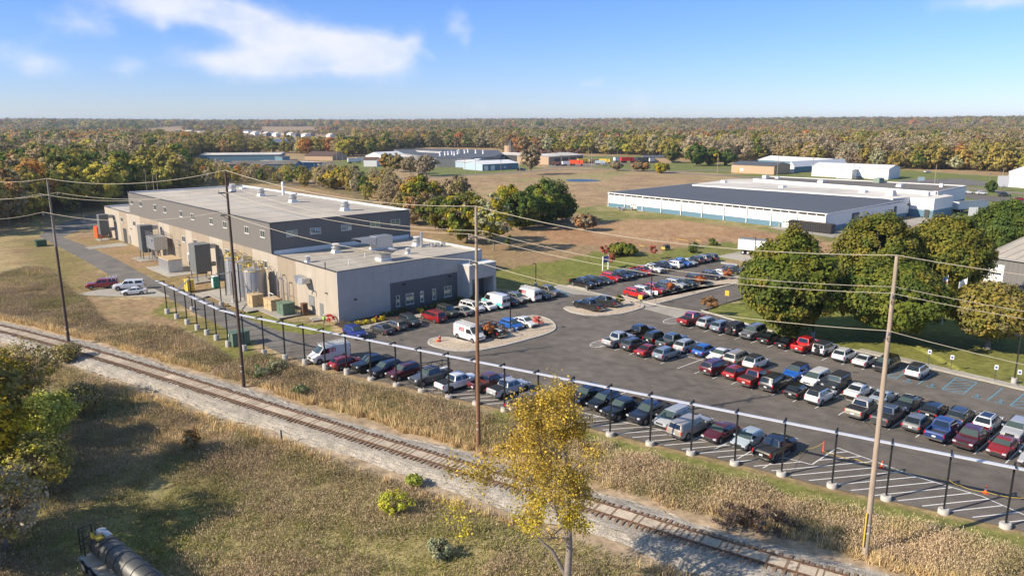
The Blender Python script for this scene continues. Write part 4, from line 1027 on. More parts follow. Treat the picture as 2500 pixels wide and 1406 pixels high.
# ---------------------------------------------------------------- sheds and other buildings
def shed(name, label, cat, p0, p1, depth, h, rise, wall, roof, ridge='x', wall2=None, items=(), z0=0.):
    a, d = G(*p0)[:2], G(*p1)[:2]; u = (d - a); L = float(np.linalg.norm(u)); u /= L
    t = thing(name, label, cat, (a[0], a[1], z0), math.atan2(u[1], u[0]))
    D = depth
    b = MB().use(wall)
    b.add([(0, 0, 0), (L, 0, 0), (L, 0, h), (0, 0, h), (0, D, 0), (L, D, 0), (L, D, h), (0, D, h)], [(0, 1, 2, 3), (5, 4, 7, 6)])
    b.use(wall2 or wall)
    b.add([(0, 0, 0), (0, D, 0), (0, D, h), (0, 0, h), (L, 0, 0), (L, D, 0), (L, D, h), (L, 0, h)], [(1, 0, 3, 2), (4, 5, 6, 7)])
    if rise:
        if ridge == 'x': b.add([(0, 0, h), (0, D, h), (0, D / 2, h + rise), (L, 0, h), (L, D, h), (L, D / 2, h + rise)], [(0, 2, 1), (3, 4, 5)])
        else: b.use(wall); b.add([(0, 0, h), (L, 0, h), (L / 2, 0, h + rise), (0, D, h), (L, D, h), (L / 2, D, h + rise)], [(0, 1, 2), (3, 5, 4)])
    b.build('wall', None, t)
    e = .35; b = MB().use(roof); q = .12
    if ridge == 'x':
        s = rise / (D / 2) * e if rise else 0
        for (ya, za, yb, zb) in ((-e, h - s, D / 2, h + rise), (D + e, h - s, D / 2, h + rise)):
            b.add([(-e, ya, za), (L + e, ya, za), (L + e, yb, zb), (-e, yb, zb), (-e, ya, za + q), (L + e, ya, za + q), (L + e, yb, zb + q), (-e, yb, zb + q)], [(0, 1, 2, 3), (4, 5, 6, 7), (0, 1, 5, 4), (3, 0, 4, 7), (1, 2, 6, 5)])
    else:
        s = rise / (L / 2) * e if rise else 0
        for (xa, za, xb, zb) in ((-e, h - s, L / 2, h + rise), (L + e, h - s, L / 2, h + rise)):
            b.add([(xa, -e, za), (xb, -e, zb), (xb, D + e, zb), (xa, D + e, za), (xa, -e, za + q), (xb, -e, zb + q), (xb, D + e, zb + q), (xa, D + e, za + q)], [(0, 1, 2, 3), (4, 5, 6, 7), (0, 1, 5, 4), (3, 0, 4, 7)])
    b.build('roof', None, t)
    for (nm, m, x, z, w, hh) in items:          # door and window panels on the near wall, x in fractions
        b = MB().use(m).box((x * L, -.06, z + hh / 2), (w, .1, hh)); b.build(nm, None, t)
    return t
shed('metal_building', 'grey ribbed metal building with pale ridged roof at right edge', 'building', (2330, 655), (2560, 745), 30, 5.2, 4.2, 'ribgrey', 'paleroof', 'x') if False else None
# grey metal building at the right edge
ga = G(2398, 684)[:2]; gb = G(2500, 702)[:2]; gu = (gb - ga) / np.linalg.norm(gb - ga); hg = zat(np.append(ga, 0), 622)
t = thing('metal_building', 'grey ribbed metal building with pale roof at the right edge', 'building', (ga[0], ga[1], 0), math.atan2(gu[1], gu[0]))
b = MB().use('ribgrey').add([(0, 0, 0), (45, 0, 0), (45, 0, hg), (0, 0, hg), (0, 40, 0), (0, 40, hg), (0, 20, hg + 3.5), (45, 40, 0), (45, 40, hg)], [(0, 1, 2, 3), (4, 0, 3, 6, 5), (7, 4, 5, 8)]); b.build('wall', None, t)
b = MB().use('paleroof').add([(-.4, -.4, hg - .05), (45, -.4, hg - .05), (45, 20, hg + 3.6), (-.4, 20, hg + 3.6), (-.4, 40.4, hg - .05), (45, 40.4, hg - .05)], [(0, 1, 2, 3), (3, 2, 5, 4)]); b.use('grey').box((22, -.5, hg - .2), (45, .1, .25))
for i in range(22): b.bar((2 * i, -.4, hg), (2 * i, 20, hg + 3.65), .06, .07)
b.build('roof', None, t)
b = MB().use('white').box((1.9, -.08, 1.9), (4.2, .12, 3.8)); b.build('roller_door', None, t)
b = MB().use('glass').box((1.9, -.16, 1.9), (3.4, .04, .35)); b.build('door_window', None, t)
shed('shed', 'low blue building with broad pale roof at far left', 'building', (575, 415), (640, 421), 45, 4.5, 1, 'bluewall', 'dirtyroof', 'x')
shed('shed', 'long blue fronted shed with grey roof beside the far car park', 'building', (560, 421), (722, 420), 22, 5, 1.6, 'bluewall', 'greyroof', 'x')
shed('shed', 'blue building with white flat roof behind the long blue shed', 'building', (490, 398), (686, 396), 40, 6, .6, 'bluewall', 'dirtyroof', 'x')
shed('shed', 'small blue annex right of the white roofed blue building', 'building', (690, 397), (708, 396), 20, 4.5, .5, 'bluewall', 'greyroof', 'x')
shed('house', 'tan walled house with broad brown hipped roof', 'house', (744, 391), (812, 392), 26, 3.6, 3.2, 'tanwall', 'brownroof', 'x', wall2='tanwall')
shed('shed', 'small white shed with a dull red roof', 'shed', (888, 407), (920, 407), 14, 5, 1.5, 'whitewall', 'rust', 'x')
shed('shed', 'white gabled shed behind the red roofed shed', 'shed', (893, 396), (935, 398), 26, 5, 3, 'whitewall', 'white', 'y')
shed('shed', 'grey low building left of the dark roofed plant', 'building', (938, 397), (1016, 399), 24, 4.5, .8, 'slatelt', 'dirtyroof', 'x')
t, P, c = pxprism('factory', 'sprawling factory with dark roof and a row of white vents', 'factory', [(962, 365), (1080, 363.5), (1215, 367), (1225, 374), (1205, 383), (1150, 386), (1065, 386), (985, 374)], 6.5, 'slatelt', 'darkroof')
b = MB().use('dirtyroof'); q = [G(x, y, 6.8)[:2] - c for x, y in ((1015, 367.5), (1080, 370.5), (1075, 373.5), (1022, 370.5))]; b.prism(q, 6.51, 6.9); b.build('pale_roof', None, t)
for i, (x, y) in enumerate(((1075, 381), (1087, 380), (1095, 379), (1104, 378), (1110, 380), (1118, 377), (1121, 374), (1135, 375), (1143, 373), (1162, 375), (1180, 376))):
    q = G(x, y, 6.5)[:2] - c; b = MB().use('white').cyl((q[0], q[1], 6.5), .9, 2.2, 8, .6).cyl((q[0], q[1], 8.7), 1.1, .6, 8); b.build('roof_vent', None, t)
shed('shed', 'long shed with white roof and dark blue wall', 'shed', (1048, 408), (1150, 408), 30, 4, 2, 'bluewall', 'white', 'x')
shed('shed', 'pale blue shed section in the middle of white roofed sheds', 'shed', (1112, 409), (1152, 410.5), 24, 4.2, 1.6, 'paleblue', 'white', 'x')
shed('shed', 'pale blue gabled shed with white doors nearest the far road', 'shed', (1178, 417.5), (1265, 413), 22, 4.2, 1.8, 'bluewall', 'white', 'x', wall2='paleblue', items=[('door', 'whitewall', .1, 0, 3.2, 3.2), ('door', 'whitewall', .28, 0, 3.2, 3.2), ('window', 'white', .62, 1.2, 2, 1), ('window', 'red', .75, 1.2, 1.5, 1)])
shed('shed', 'dark brown shed with pale roof and a white door', 'shed', (1208, 391.5), (1268, 394.5), 24, 4.8, 1.4, 'dark', 'dirtyroof', 'x', items=[('door', 'whitewall', .35, 0, 4, 3.6)])
shed('machine_shed', 'tan metal shed with open dark bays facing parked machines', 'shed', (1339, 403), (1423, 396.5), 30, 6, 1.4, 'tanwall', 'dirtyroof', 'x', items=[('open_bay', 'dark', .25 + .22 * i, 0, 7.6, 4.6) for i in range(4)])
shed('shed', 'low beige building with dark roof in front of dark trees', 'building', (1570, 397.5), (1646, 398), 26, 4.2, 1.0, 'tanwall', 'darkroof', 'x', items=[('door', 'whitewall', .12, 1, 9, 2.4)])
shed('metal_shed', 'tan metal shed with charcoal roof behind the far road', 'shed', (1785, 421.5), (1889, 427), 22, 5.2, 1.8, 'tanwall', 'darkroof', 'x', wall2='tanwall', items=[('door', 'yellowpaint', .16, 0, .8, 3), ('tank', 'white', .25, 1.2, 2.4, 1.8)])
shed('metal_shed', 'white roofed shed with green gable ends behind the tan shed', 'shed', (1922, 421), (1938, 422), 60, 4, 3, 'whitewall', 'white', 'y', wall2='bluewall')
shed('metal_shed', 'long green sided shed with white roof by the far trees', 'shed', (1850, 404), (2000, 414), 26, 4.2, 2.6, 'bluewall', 'white', 'x', wall2='bluewall')
shed('metal_shed', 'long white metal shed standing on the far lawn', 'shed', (1981, 430), (2168, 439), 22, 6, 1.6, 'whitewall', 'white', 'x', items=[('door', 'offwhite', .72, 0, 2.4, 3)])
shed('metal_shed', 'short white annex in front of the long white shed', 'shed', (2041, 435), (2079, 437), 9, 4.8, .6, 'whitewall', 'white', 'x')
shed('metal_shed', 'white metal shed cut by the right edge of the photo', 'shed', (2459, 456), (2560, 464), 22, 7.5, 2.2, 'whitewall', 'white', 'x')
t = thing('mill_silo', 'squat beige silo with dark piping on top beside the log piles', 'silo', (*G(1243, 379)[:2], 0))
b = MB().use('tanwall').cyl((0, 0, 0), 4.6, 9, 16); b.build('tank', None, t); b = MB().use('dark').cyl((1.5, 0, 9), 2.2, 4.5, 10, 1.2); b.bar((-6, 0, 0), (-6, 0, 14), .8, .8); b.bar((-6, 0, 13), (1, 0, 13), .7, .7); b.build('cyclone', None, t)
for k, (x0, x1, y, h) in enumerate(((1255, 1320, 381, 5), (1322, 1345, 384, 6), (1350, 1385, 383, 5), (1386, 1416, 382, 6))):
    a, d = G(x0, y)[:2], G(x1, y)[:2]; b = MB().use('rust'); L = np.linalg.norm(d - a)
    t = thing('log_pile', ['long rusty brown log pile right of the beige silo', 'dark log pile left of the tan machine shed roof', 'rusty log pile behind the middle of the tan machine shed', 'tall dark log pile behind the right end of machine shed'][k], 'log pile', (a[0], a[1], 0), math.atan2(d[1] - a[1], d[0] - a[0]))
    for j in range(26): x = random.uniform(0, L); b.tube([(x, -4 + random.random(), random.uniform(.5, h)), (x + random.uniform(-2, 2), 5, random.uniform(.5, h))], random.uniform(.7, 1.1), 6)
    b.build('logs', None, t)
t = thing('water_tank', 'small pale blue water tank above the trees at far left', 'water tank', (*G(32, 384)[:2], 0)); b = MB().use('paleblue').cyl((0, 0, 0), 3.4, 8.0, 14).cyl((0, 0, 8.0), 3.4, 1.0, 14, 1.); b.build('tank', None, t, smooth=True)
# distant houses beyond the lake
hs_ = [(612, 331, 'white'), (622, 329, 'tan'), (640, 333, 'grey'), (652, 330, 'white'), (664, 334, 'white'), (683, 331, 'tan'), (700, 334, 'white'), (712, 336, 'grey'), (735, 337, 'white'), (748, 333, 'tan'), (796, 338, 'white'), (590, 326, 'white'), (560, 330, 'white'), (420, 327, 'grey'), (450, 327, 'grey'), (482, 327, 'white'), (22, 316, 'white'), (2290, 318, 'white')]
for k, (x, y, m) in enumerate(hs_):
    w = 10 + 6 * (y < 330); p1 = (x + w, y + .15); mm = {'white': 'whitewall', 'tan': 'tanwall', 'grey': 'slatelt'}[m]
    shed('house', 'small distant %s house number %s from the left beyond the lake' % (m if m != 'tan' else 'beige', 'x'), 'house', (x, y), p1, 14, 6, 3, mm, 'greyroof' if k % 2 else 'dirtyroof', 'x')
houses = sorted([o for o in bpy.data.objects if o.get('category') == 'house' and 'number x' in o.get('label', '')], key=lambda o: o.location.x / max(1, o.location.y))
ordw = ['leftmost', 'second', 'third', 'fourth', 'fifth', 'sixth', 'seventh', 'eighth', 'ninth', 'tenth', 'eleventh', 'twelfth', 'thirteenth', 'fourteenth', 'fifteenth', 'sixteenth', 'seventeenth', 'rightmost']
for o, w in zip(houses, ordw):
    c = o['label'].split()[2]
    o['label'] = 'small distant %s house near the horizon, %s%s of the far houses' % (c, w, '' if w in ('leftmost', 'rightmost') else ' from the left'); o['group'] = 'tiny houses near the horizon'
# ---------------------------------------------------------------- utility poles and wires
def V3(p, z): return Vector((p[0], p[1], z))
poles = [((-97.5, 126.5), (168 - 999, 437), 'grey'), (G(168, 838)[:2], 437, 'polebrown'), (G(595, 940)[:2], 417, 'polebrown'), (G(1168, 1088)[:2], 505, 'pole'), (G(2112, 1353)[:2], 625, 'pole'), ((57.5, 32.6), None, 'pole')]
bases = [np.array(p[0]) for p in poles]
tops = [24.4, zat(bases[1], 437), zat(bases[2], 417), zat(bases[3], 505), zat(bases[4], 625), 24.0]
la = [20.5, zat(bases[1], 479), zat(bases[2], 470), zat(bases[3], 578), zat(bases[4], 722), 20.5]
lb = [17, zat(bases[1], 523), zat(bases[2], 524), zat(bases[3], 640), zat(bases[4], 812), 16.5]
pd = (bases[4] - bases[1]); pd /= np.linalg.norm(pd); pn = np.array([-pd[1], pd[0]])      # pn points away from the camera
tips = {1: (115, 437), 2: (550, 417), 3: (1162, 505), 4: (2190, 625)}
pl = ['utility pole hidden', 'dark brown utility pole at the far left of the railway', 'dark brown utility pole in front of the long concrete building', 'tall pale and brown utility pole in the middle of the picture', 'tall weathered utility pole at the right beside the hatched lot']
info = {}
for i in (1, 2, 3, 4):
    x, y = bases[i]; tp = tops[i]
    r = ray(*tips[i]); tt = (tp - H) / r[2]; tx, ty = r[0] * tt, r[1] * tt    # true lean of the pole
    # keep the tip near the base: cap the lean
    dx, dy = tx - x, ty - y; L = math.hypot(dx, dy); cap = 1.2
    if L > cap: dx, dy = dx / L * cap, dy / L * cap
    t = thing('utility_pole', pl[i], 'utility pole', (x, y, -.4))
    f = lambda z: Vector((dx * z / tp, dy * z / tp, z + .4))
    info[i] = (x, y, dx, dy, tp)
    b = MB().use({1: 'polebrown', 2: 'polebrown', 3: 'poleorange', 4: 'pole'}[i]).tube([f(-.4), f(tp * .3), f(tp * .6)], [.235, .2, .175], 12)
    b.use({1: 'barkgrey', 2: 'polebrown', 3: 'pole', 4: 'pole'}[i]).tube([f(tp * .6), f(tp * .8), f(tp)], [.175, .15, .125], 12); b.build('shaft', None, t, smooth=True)
    b = MB().use('dark' if i < 3 else 'pole')
    for (z, a0, a1) in ((la[i], -1.25, 1.25), (lb[i], -1.2, .1)):
        c = f(z); b.bar(c + Vector((*(pn * a0), 0)), c + Vector((*(pn * a1), 0)), .10, .13)
        b.bar(c + Vector((*(pn * a0 * .8), .0)), c + Vector((0, 0, -.7)), .05, .05)
    b.build('crossarm', None, t)
    for (z, a) in ((la[i], 1.2), (la[i], -1.2), (lb[i], -1.15)):
        b = MB().use('porcelain'); c = f(z) + Vector((*(pn * a), .06))
        for k in range(4): b.cyl((c.x, c.y, c.z + .1 * k), .07, .06, 8)
        b.build('insulator', None, t)
    b = MB().use('white'); c = f(1.9); b.box((c.x - .1, c.y - .22, c.z), (.16, .02, .14)); c = f(2.6); b.box((c.x - .08, c.y - .22, c.z), (.16, .02, .1)); b.build('number_tag', None, t)
    if i == 4:
        b = MB().use('yellowpaint').tube([(-.32, -.2, 1.2), (-.32, -.2, 4.0)], .06, 8); b.build('guy_guard', None, t)
def wirepts(kind):
    pts = []
    for i in range(6):
        if i in info:
            x, y, dx, dy, tp = info[i]; z = {'t': tops, 'a': la, 'c': la, 'b': lb}[kind][i]; q = z / tp
            p = np.array([x + dx * q, y + dy * q])
        else: p = bases[i]; z = {'t': tops, 'a': la, 'c': la, 'b': lb}[kind][i]
        a = {'t': 0, 'a': 1.2, 'c': -1.2, 'b': -1.15}[kind]
        p = p + pn * a; pts.append(Vector((p[0], p[1], z + (.05 if kind == 't' else .42))))
    return pts
for kind, r, lb_ in (('t', .028, 'topmost power line running over the pole tips'), ('a', .021, 'upper power line on the building side of the crossarms'), ('c', .021, 'upper power line on the railway side of the crossarms'), ('b', .023, 'lowest power line strung between the tall poles')):
    P = wirepts(kind); out = []
    for a, c in zip(P[:-1], P[1:]):
        for k in range(14):
            u = k / 14; q = a.lerp(c, u); q.z -= 1.15 * 4 * u * (1 - u); out.append(q)
    out.append(P[-1])
    b = MB().use('wire').tube(out, r, 5); tag(b.build('power_line', None), lb_, 'power line', 'power lines along the railway')
def simple_pole(px, py, top, label, m='pole', arm=True, r=.14, group=None, rz=0.6):
    g = G(px, py)[:2]; h = zat(g, top); t = thing('utility_pole', label, 'utility pole', (g[0], g[1], -.2), rz, group)
    b = MB().tube([(0, 0, 0), (0, 0, h)], [r, r * .7], 8); b.build('shaft', m, t)
    if arm: b = MB().box((0, 0, h - .5), (2.6, .12, .14)); b.build('crossarm', m, t)
    return t
for k, (px, py, top, lb_, arm) in enumerate(((361, 485, 411, 'pale thin pole standing behind the building at left', 0), (378, 484, 427, 'shorter of two pale thin poles behind the building', 0), (387, 480, 408, 'dim thin pole right of the two pale ones', 0),
        (743, 442, 396, 'thin far pole left of the blue car park cars', 0), (770, 452, 400, 'thin far pole just behind the factory roof pipe', 0), (902, 442, 405, 'thin far pole right of the small cedar', 0), (912, 440, 408, 'second thin far pole right of the small cedar', 0),
        (823, 400, 373, 'pale far pole by the corner of the brown roofed house', 0), (837, 402, 380, 'short pale pole in the far green yard', 0), (1039, 428, 386, 'pale pole among bare trees left of the white roofed sheds', 0), (1135, 425, 385, 'far pole on the lawn of the white roofed sheds', 1), (1161, 431, 388, 'far roadside pole before the pale blue gable', 1),
        (1223, 420, 389, 'far pole before the blue door shed', 1), (1269, 422, 380, 'far roadside pole right of the blue door shed', 1), (1340, 404, 365, 'tall far pole at the left end of the tan machine shed', 1), (1370, 416, 378, 'far roadside pole left of the orange truck', 1), (1436, 405, 361, 'tall lamp pole behind the yellow machines', 1), (1444, 412, 370, 'thin pole just right of the yellow machines', 0),
        (1484, 412, 371, 'thin pole beside the far yard entrance', 0), (1507, 384, 367, 'short lamp pole near the white trailers', 1), (1610, 395, 365, 'lamp pole in front of the beige low building', 1), (1633, 396, 372, 'lamp pole at the right end of the beige low building', 1), (1751, 424, 376, 'thin roadside pole left of the tan shed', 0), (1897, 430, 379, 'pole at the corner of the tan shed', 0),
        (1983, 430, 385, 'pole with transformers beside the white long shed', 1), (2082, 436, 395, 'pole with lamp behind the white long shed annex', 1), (2281, 452, 402, 'leaning pole between the signs and lawn', 0), (2413, 468, 420, 'short pole with crossarm left of the white sign', 1), (2444, 460, 409, 'taller pole with crossarm behind the white sign', 1))):
    simple_pole(px, py, top, lb_, 'pole' if k % 3 else 'barkgrey', bool(arm), r=.16)

# ---------------------------------------------------------------- pipe rack: posts and tray
posts = [(408.4, 763.9), (430.7, 776.7), (453.2, 790.8), (477.3, 804.4), (503.1, 816.4), (528.7, 828.7), (557.4, 843.8), (596.5, 854.8), (645.3, 866.3), (697.5, 877.9), (748.7, 888.1), (799.4, 899.1), (851.9, 911.1), (910.8, 924.7), (974.4, 938.2), (1036, 952.2), (1103.3, 967.1), (1170.5, 981.7), (1240.5, 997), (1320.3, 1016.7), (1405.5, 1036.5), (1494.3, 1057.6), (1590, 1081.3), (1688.9, 1105), (1794.4, 1130.7), (1908.3, 1157.4), (2030.4, 1187.7), (2162.4, 1219.5), (2303, 1251.2), (2454, 1285.9)]
pw = [G(x, y)[:2] for x, y in posts]
d1 = (pw[6] - pw[0]) / np.linalg.norm(pw[6] - pw[0]); d2 = (pw[-1] - pw[8]) / np.linalg.norm(pw[-1] - pw[8])
pw = [pw[0] + d1 * float((p - pw[0]) @ d1) if i < 7 else (pw[8] + d2 * float((p - pw[8]) @ d2) if i > 7 else p) for i, p in enumerate(pw)]
pw += [pw[-1] + d2 * 4.4]
ordn = ['first', 'second', 'third', 'fourth', 'fifth', 'sixth', 'seventh', 'eighth', 'ninth', 'tenth', 'eleventh', 'twelfth', 'thirteenth', 'fourteenth', 'fifteenth', 'sixteenth', 'seventeenth', 'eighteenth', 'nineteenth', 'twentieth', 'twenty-first', 'twenty-second', 'twenty-third', 'twenty-fourth', 'twenty-fifth', 'twenty-sixth', 'twenty-seventh', 'twenty-eighth', 'twenty-ninth', 'thirtieth', 'thirty-first']
PH = 5.75
traypts = []
proto = {}
for i, p in enumerate(pw):
    d = d1 if i < 7 else d2
    if i == 7: d = d1 * .4 + d2 * .6; d /= np.linalg.norm(d)
    n = np.array([d[1], -d[0]]); n = n if n[1] < 0 else -n               # towards the railway
    low = i > 12; ang = math.atan2(n[1], n[0])
    if low not in proto:
        t = thing('tray_support', '', 'support post', group='black posts carrying the long cable tray')
        b = MB().use('black').box((0, 0, PH / 2 + .2), (.15, .15, PH - .4)); b.box((0, 0, .42 if not low else .3), (.3, .3, .03)); b.build('post', None, t)
        b = MB().use('black').bar((-.1, 0, PH - .06), (1.15, 0, PH - .06), .1, .1); b.bar((.05, 0, PH - .65), (.6, 0, PH - .1), .07, .07); b.build('bracket_arm', None, t)
        b = MB().use('kerb').tube([(0, 0, -.3), (0, 0, .33 if low else .72), (0, 0, .38 if low else .77)], [.46, .44, .40] if low else [.40, .39, .35], 20); b.build('concrete_footing', None, t, smooth=True)
        proto[low] = t
    else: t = copy_tree(proto[low])
    t.location = (p[0], p[1], 0); t.rotation_euler = (0, 0, ang)
    t['label'] = 'black tray post on %s concrete footing, %s from the left end' % ('low' if low else 'tall', ordn[i])
    traypts.append((p + n * .72, n))
b = MB().use('steel')
ext = [(traypts[0][0] - d1 * 1.6, traypts[0][1])] + traypts + [(traypts[-1][0] + d2 * 6, traypts[-1][1])]
for (p, n), (q, m) in zip(ext[:-1], ext[1:]):
    z = PH - .24
    a = [p - n * .2, p + n * .2, q + m * .2, q - m * .2]
    v_ = [(*a[0], z), (*a[1], z), (*a[2], z), (*a[3], z), (*a[0], z + .10), (*a[1], z + .10), (*a[2], z + .10), (*a[3], z + .10)]
    b.add(v_, [(0, 1, 2, 3), (4, 7, 6, 5), (0, 4, 5, 1), (3, 2, 6, 7), (1, 5, 6, 2), (0, 3, 7, 4)])
    k = 0
M['tray'] = mat('bright galvanised tray', (.70, .72, .78), .42, metal=.35, var=.08, scale=2)
o = b.build('cable_tray', 'tray'); tag(o, 'long shiny galvanised cable tray hung from the black posts', 'cable tray')
bp = [(G(470, 756)[:2], 5.9, 'black post on white footing beside the drive, holding the branch tray'), (G(540.8, 743.4)[:2], 5.7, 'black post on white footing left of the silos'), (G(571.5, 738)[:2], 5.7, 'black post nearest the silo pad with footing'),
      (B(-5.8, 31.8), 7.6, 'black post in front of the farthest silo'), (B(-5.9, 26.9), 7.4, 'black post in front of the middle silo'), (B(-5.7, 25.5), 7.2, 'black post in front of the large silo')]
for k, (p, h, lb_) in enumerate(bp):
    t = thing('tray_support', lb_, 'support post', (p[0], p[1], 0), BA, 'black posts of the branch tray')
    b = MB().use('black').box((0, 0, h / 2), (.15, .15, h)); b.build('post', None, t)
    b = MB().use('black').bar((-.1, 0, h - .1), (1.2, 0, h - .1), .1, .1); b.build('bracket_arm', None, t)
    if k < 3: b = MB().use('kerb').cyl((0, 0, -.2), .42, .75, 16); b.build('concrete_footing', None, t)
b = MB().use('steel'); a0 = pw[3] + (pw[3] - pw[2]) * 0; q0 = G(420, 748)[:2]
b.bar(V3(pw[1] * .5 + pw[2] * .5, 5.5), V3(bp[0][0], 5.6), .2, .1); b.bar(V3(bp[0][0], 5.6), V3(bp[1][0], 5.6), .2, .1); b.bar(V3(bp[1][0], 5.6), V3(bp[2][0], 5.6), .2, .1); b.bar(V3(bp[2][0], 5.6), V3(B(-3, 27), 5.8), .2, .1)
tag(b.build('branch_tray', None), 'thin branch tray crossing the drive towards the silos', 'cable tray')

# ---------------------------------------------------------------- vehicles (x forward, y left, z up)
def lerp1(x, T):
    for (x0, y0), (x1, y1) in zip(T[:-1], T[1:]):
        if x <= x1: return y0 + (y1 - y0) * (0 if x1 == x0 else max(0, min(1, (x - x0) / (x1 - x0))))
    return T[-1][1]
def rack(t, m, x0, x1, Hh, be):
    b = MB().use(m); zr2 = Hh + .22
    for s in (-1, 1):
        b.bar((x0, s * .8, zr2), (x1, s * .8, zr2), .07, .07)
        for x in ((x0 + .1), (x0 + x1) / 2 - .1): b.bar((x, s * .86, be), (x, s * .8, zr2), .06, .06)
    for k in range(4): x = x0 + (x1 - x0) * k / 3; b.bar((x, -.8, zr2), (x, .8, zr2), .06, .06)
    b.build('ladder_rack', None, t)
def car(kind):
    K = dict(L=4.7, W=1.84, H=1.47, belt=.95, cowl=.98, hood=.76, deck=1.0, xa=1.12, xb=.38, xc=-.85, xd=-1.65, clear=.2, wr=.34, tail=.98, tumble=.76, cladding=0, fw=1.42, rw=-1.38)
    X = dict(
        sedan={}, wagon=dict(H=1.5, xc=-1.75, xd=-2.15, deck=1.0), hatch=dict(L=4.2, H=1.56, xc=-1.35, xd=-1.92, belt=1.0, fw=1.28, rw=-1.25, xa=1.2, xb=.35),
        suv=dict(L=4.65, W=1.9, H=1.72, belt=1.12, cowl=1.12, hood=.94, deck=1.1, xa=1.05, xb=.35, xc=-1.75, xd=-2.15, clear=.27, wr=.37, tail=1.12, cladding=1),
        suvL=dict(L=5.2, W=2.02, H=1.88, belt=1.2, cowl=1.2, hood=1.08, deck=1.2, xa=1.15, xb=.5, xc=-2.2, xd=-2.52, clear=.3, wr=.41, tail=1.2, fw=1.62, rw=-1.5),
        minivan=dict(L=5.1, W=2.0, H=1.76, belt=1.08, cowl=1.1, hood=.9, deck=1.05, xa=1.72, xb=.65, xc=-2.15, xd=-2.45, tail=1.05, fw=1.6, rw=-1.5),
        jeep=dict(L=4.5, W=1.88, H=1.86, belt=1.18, cowl=1.2, hood=1.12, deck=1.2, xa=.72, xb=.5, xc=-2.05, xd=-2.12, clear=.36, wr=.43, tail=1.2, tumble=.86, fw=1.45, rw=-1.45),
        pickup=dict(L=5.85, W=2.02, H=1.92, belt=1.22, cowl=1.22, hood=1.1, deck=1.2, xa=1.3, xb=.66, xc=-.85, xd=-1.08, clear=.34, wr=.42, tail=1.24, fw=1.9, rw=-1.78, bed=1),
        van=dict(L=5.6, W=2.05, H=2.25, belt=1.25, cowl=1.3, hood=1.05, deck=1.3, xa=2.0, xb=1.15, xc=-2.7, xd=-2.76, clear=.25, wr=.37, tail=1.3, tumble=.93, fw=1.85, rw=-1.7),
    )
    base = kind.split('_')[0].rstrip('2') if kind not in ('hivan', 'minivanL', 'suvS', 'suvL') else {'hivan': 'van', 'minivanL': 'minivan', 'suvS': 'suv', 'suvL': 'suvL'}[kind]
    K.update(X[base])
    if kind == 'hivan': K.update(H=2.45)
    if kind == 'pickup_c': K.update()
    L, W, Hh = K['L'], K['W'], K['H']; hl = L / 2
    isbed = 'bed' in K; boxy = base in ('jeep', 'van')
    cap = kind == 'pickup_c'
    zt = [(-hl, K['tail'] - .18), (-hl + .12, K['tail'])]
    if isbed: zt += [(K['xd'], K['belt'] + .02)]
    else: zt += [(K['xd'], max(K['deck'], K['tail']))]
    if cap: zt = [(-hl, K['tail'] - .18), (-hl + .06, K['tail']), (-hl + .28, Hh - .06), (K['xd'] + .02, Hh - .04)]
    zt += [(K['xc'], Hh - .03), ((K['xc'] + K['xb']) / 2, Hh), (K['xb'], Hh - .04), (K['xa'], K['cowl']), (hl - .35, K['hood'] + .04), (hl - .08, K['hood'] - .08), (hl, K['hood'] - .3)]
    bl = [(-hl, K['belt'] - .12), (-hl + .3, K['belt']), (K['xa'], K['belt'] - .03), (hl - .3, K['hood'] - .08), (hl, K['hood'] - .32)]
    wl = [(-hl, W / 2 * .86), (-hl + .14, W / 2 * .95), (-hl + .6, W / 2), (K['xa'], W / 2), (hl - .55, W / 2 * .98), (hl - .15, W / 2 * .90), (hl, W / 2 * .74)]
    zb = [(-hl, K['clear'] + .14), (-hl + .3, K['clear']), (hl - .3, K['clear']), (hl, K['clear'] + .08)]
    def ring(x, bedin=False):
        w, t, be, z0 = lerp1(x, wl), lerp1(x, zt), lerp1(x, bl), lerp1(x, zb)
        be = min(be, t - .03)
        h = max(0, min(1, (t - be) / (Hh - K['belt'])))
        wr = w * (1 - (1 - K['tumble']) * h) if h > .12 else w * .93
        pts = [(0, z0), (w * .9, z0), (w * .985, z0 + .14), (w, z0 + (be - z0) * .55), (w * .975, be)]
        if bedin:
            zf = K['clear'] + .48; pts += [(w * .975 - .03, be + .0), (w * .975 - .09, be), (w * .975 - .11, zf), (0, zf)]
        else:
            pts += [(wr, max(be + .012, t - .10 * (h > .12) - .02)), (wr * .9, t - .01), (wr * .5, t + .012), (0, t + .02)]
        return pts
    xs_ = sorted(set([-hl, -hl + .06, -hl + .14, -hl + .3, -hl + .6, K['rw'] - .4, K['rw'], K['rw'] + .4, K['xd'], K['xc'], (K['xc'] + K['xb']) / 2, K['xb'], K['xb'] + (K['xa'] - K['xb']) * .5, K['xa'], K['xa'] + .12, hl - .9, hl - .55, hl - .35, hl - .15, hl - .08, hl]))
    open_bed = isbed and not cap and kind not in ('pickup_t',)
    st = []
    for x in xs_:
        inb = open_bed and (-hl + .14 - 1e-6) <= x <= K['xd'] + 1e-6
        if inb and abs(x - (-hl + .14)) < 1e-6: st += [(x, ring(x)), (x + .002, ring(x, True))]
        elif inb and abs(x - K['xd']) < 1e-6: st += [(x - .002, ring(x, True)), (x, ring(x))]
        else: st.append((x, ring(x, inb)))
    vs = []; fs = []; nr = len(st[0][1]); full = nr * 2 - 2
    for x, r in st:
        row = [(x, y, z) for y, z in r] + [(x, -y, z) for y, z in r[-2:0:-1]]
        vs += row
    for i in range(len(st) - 1):
        for k in range(full):
            q = (k + 1) % full; fs.append((i * full + k, i * full + q, (i + 1) * full + q, (i + 1) * full + k))
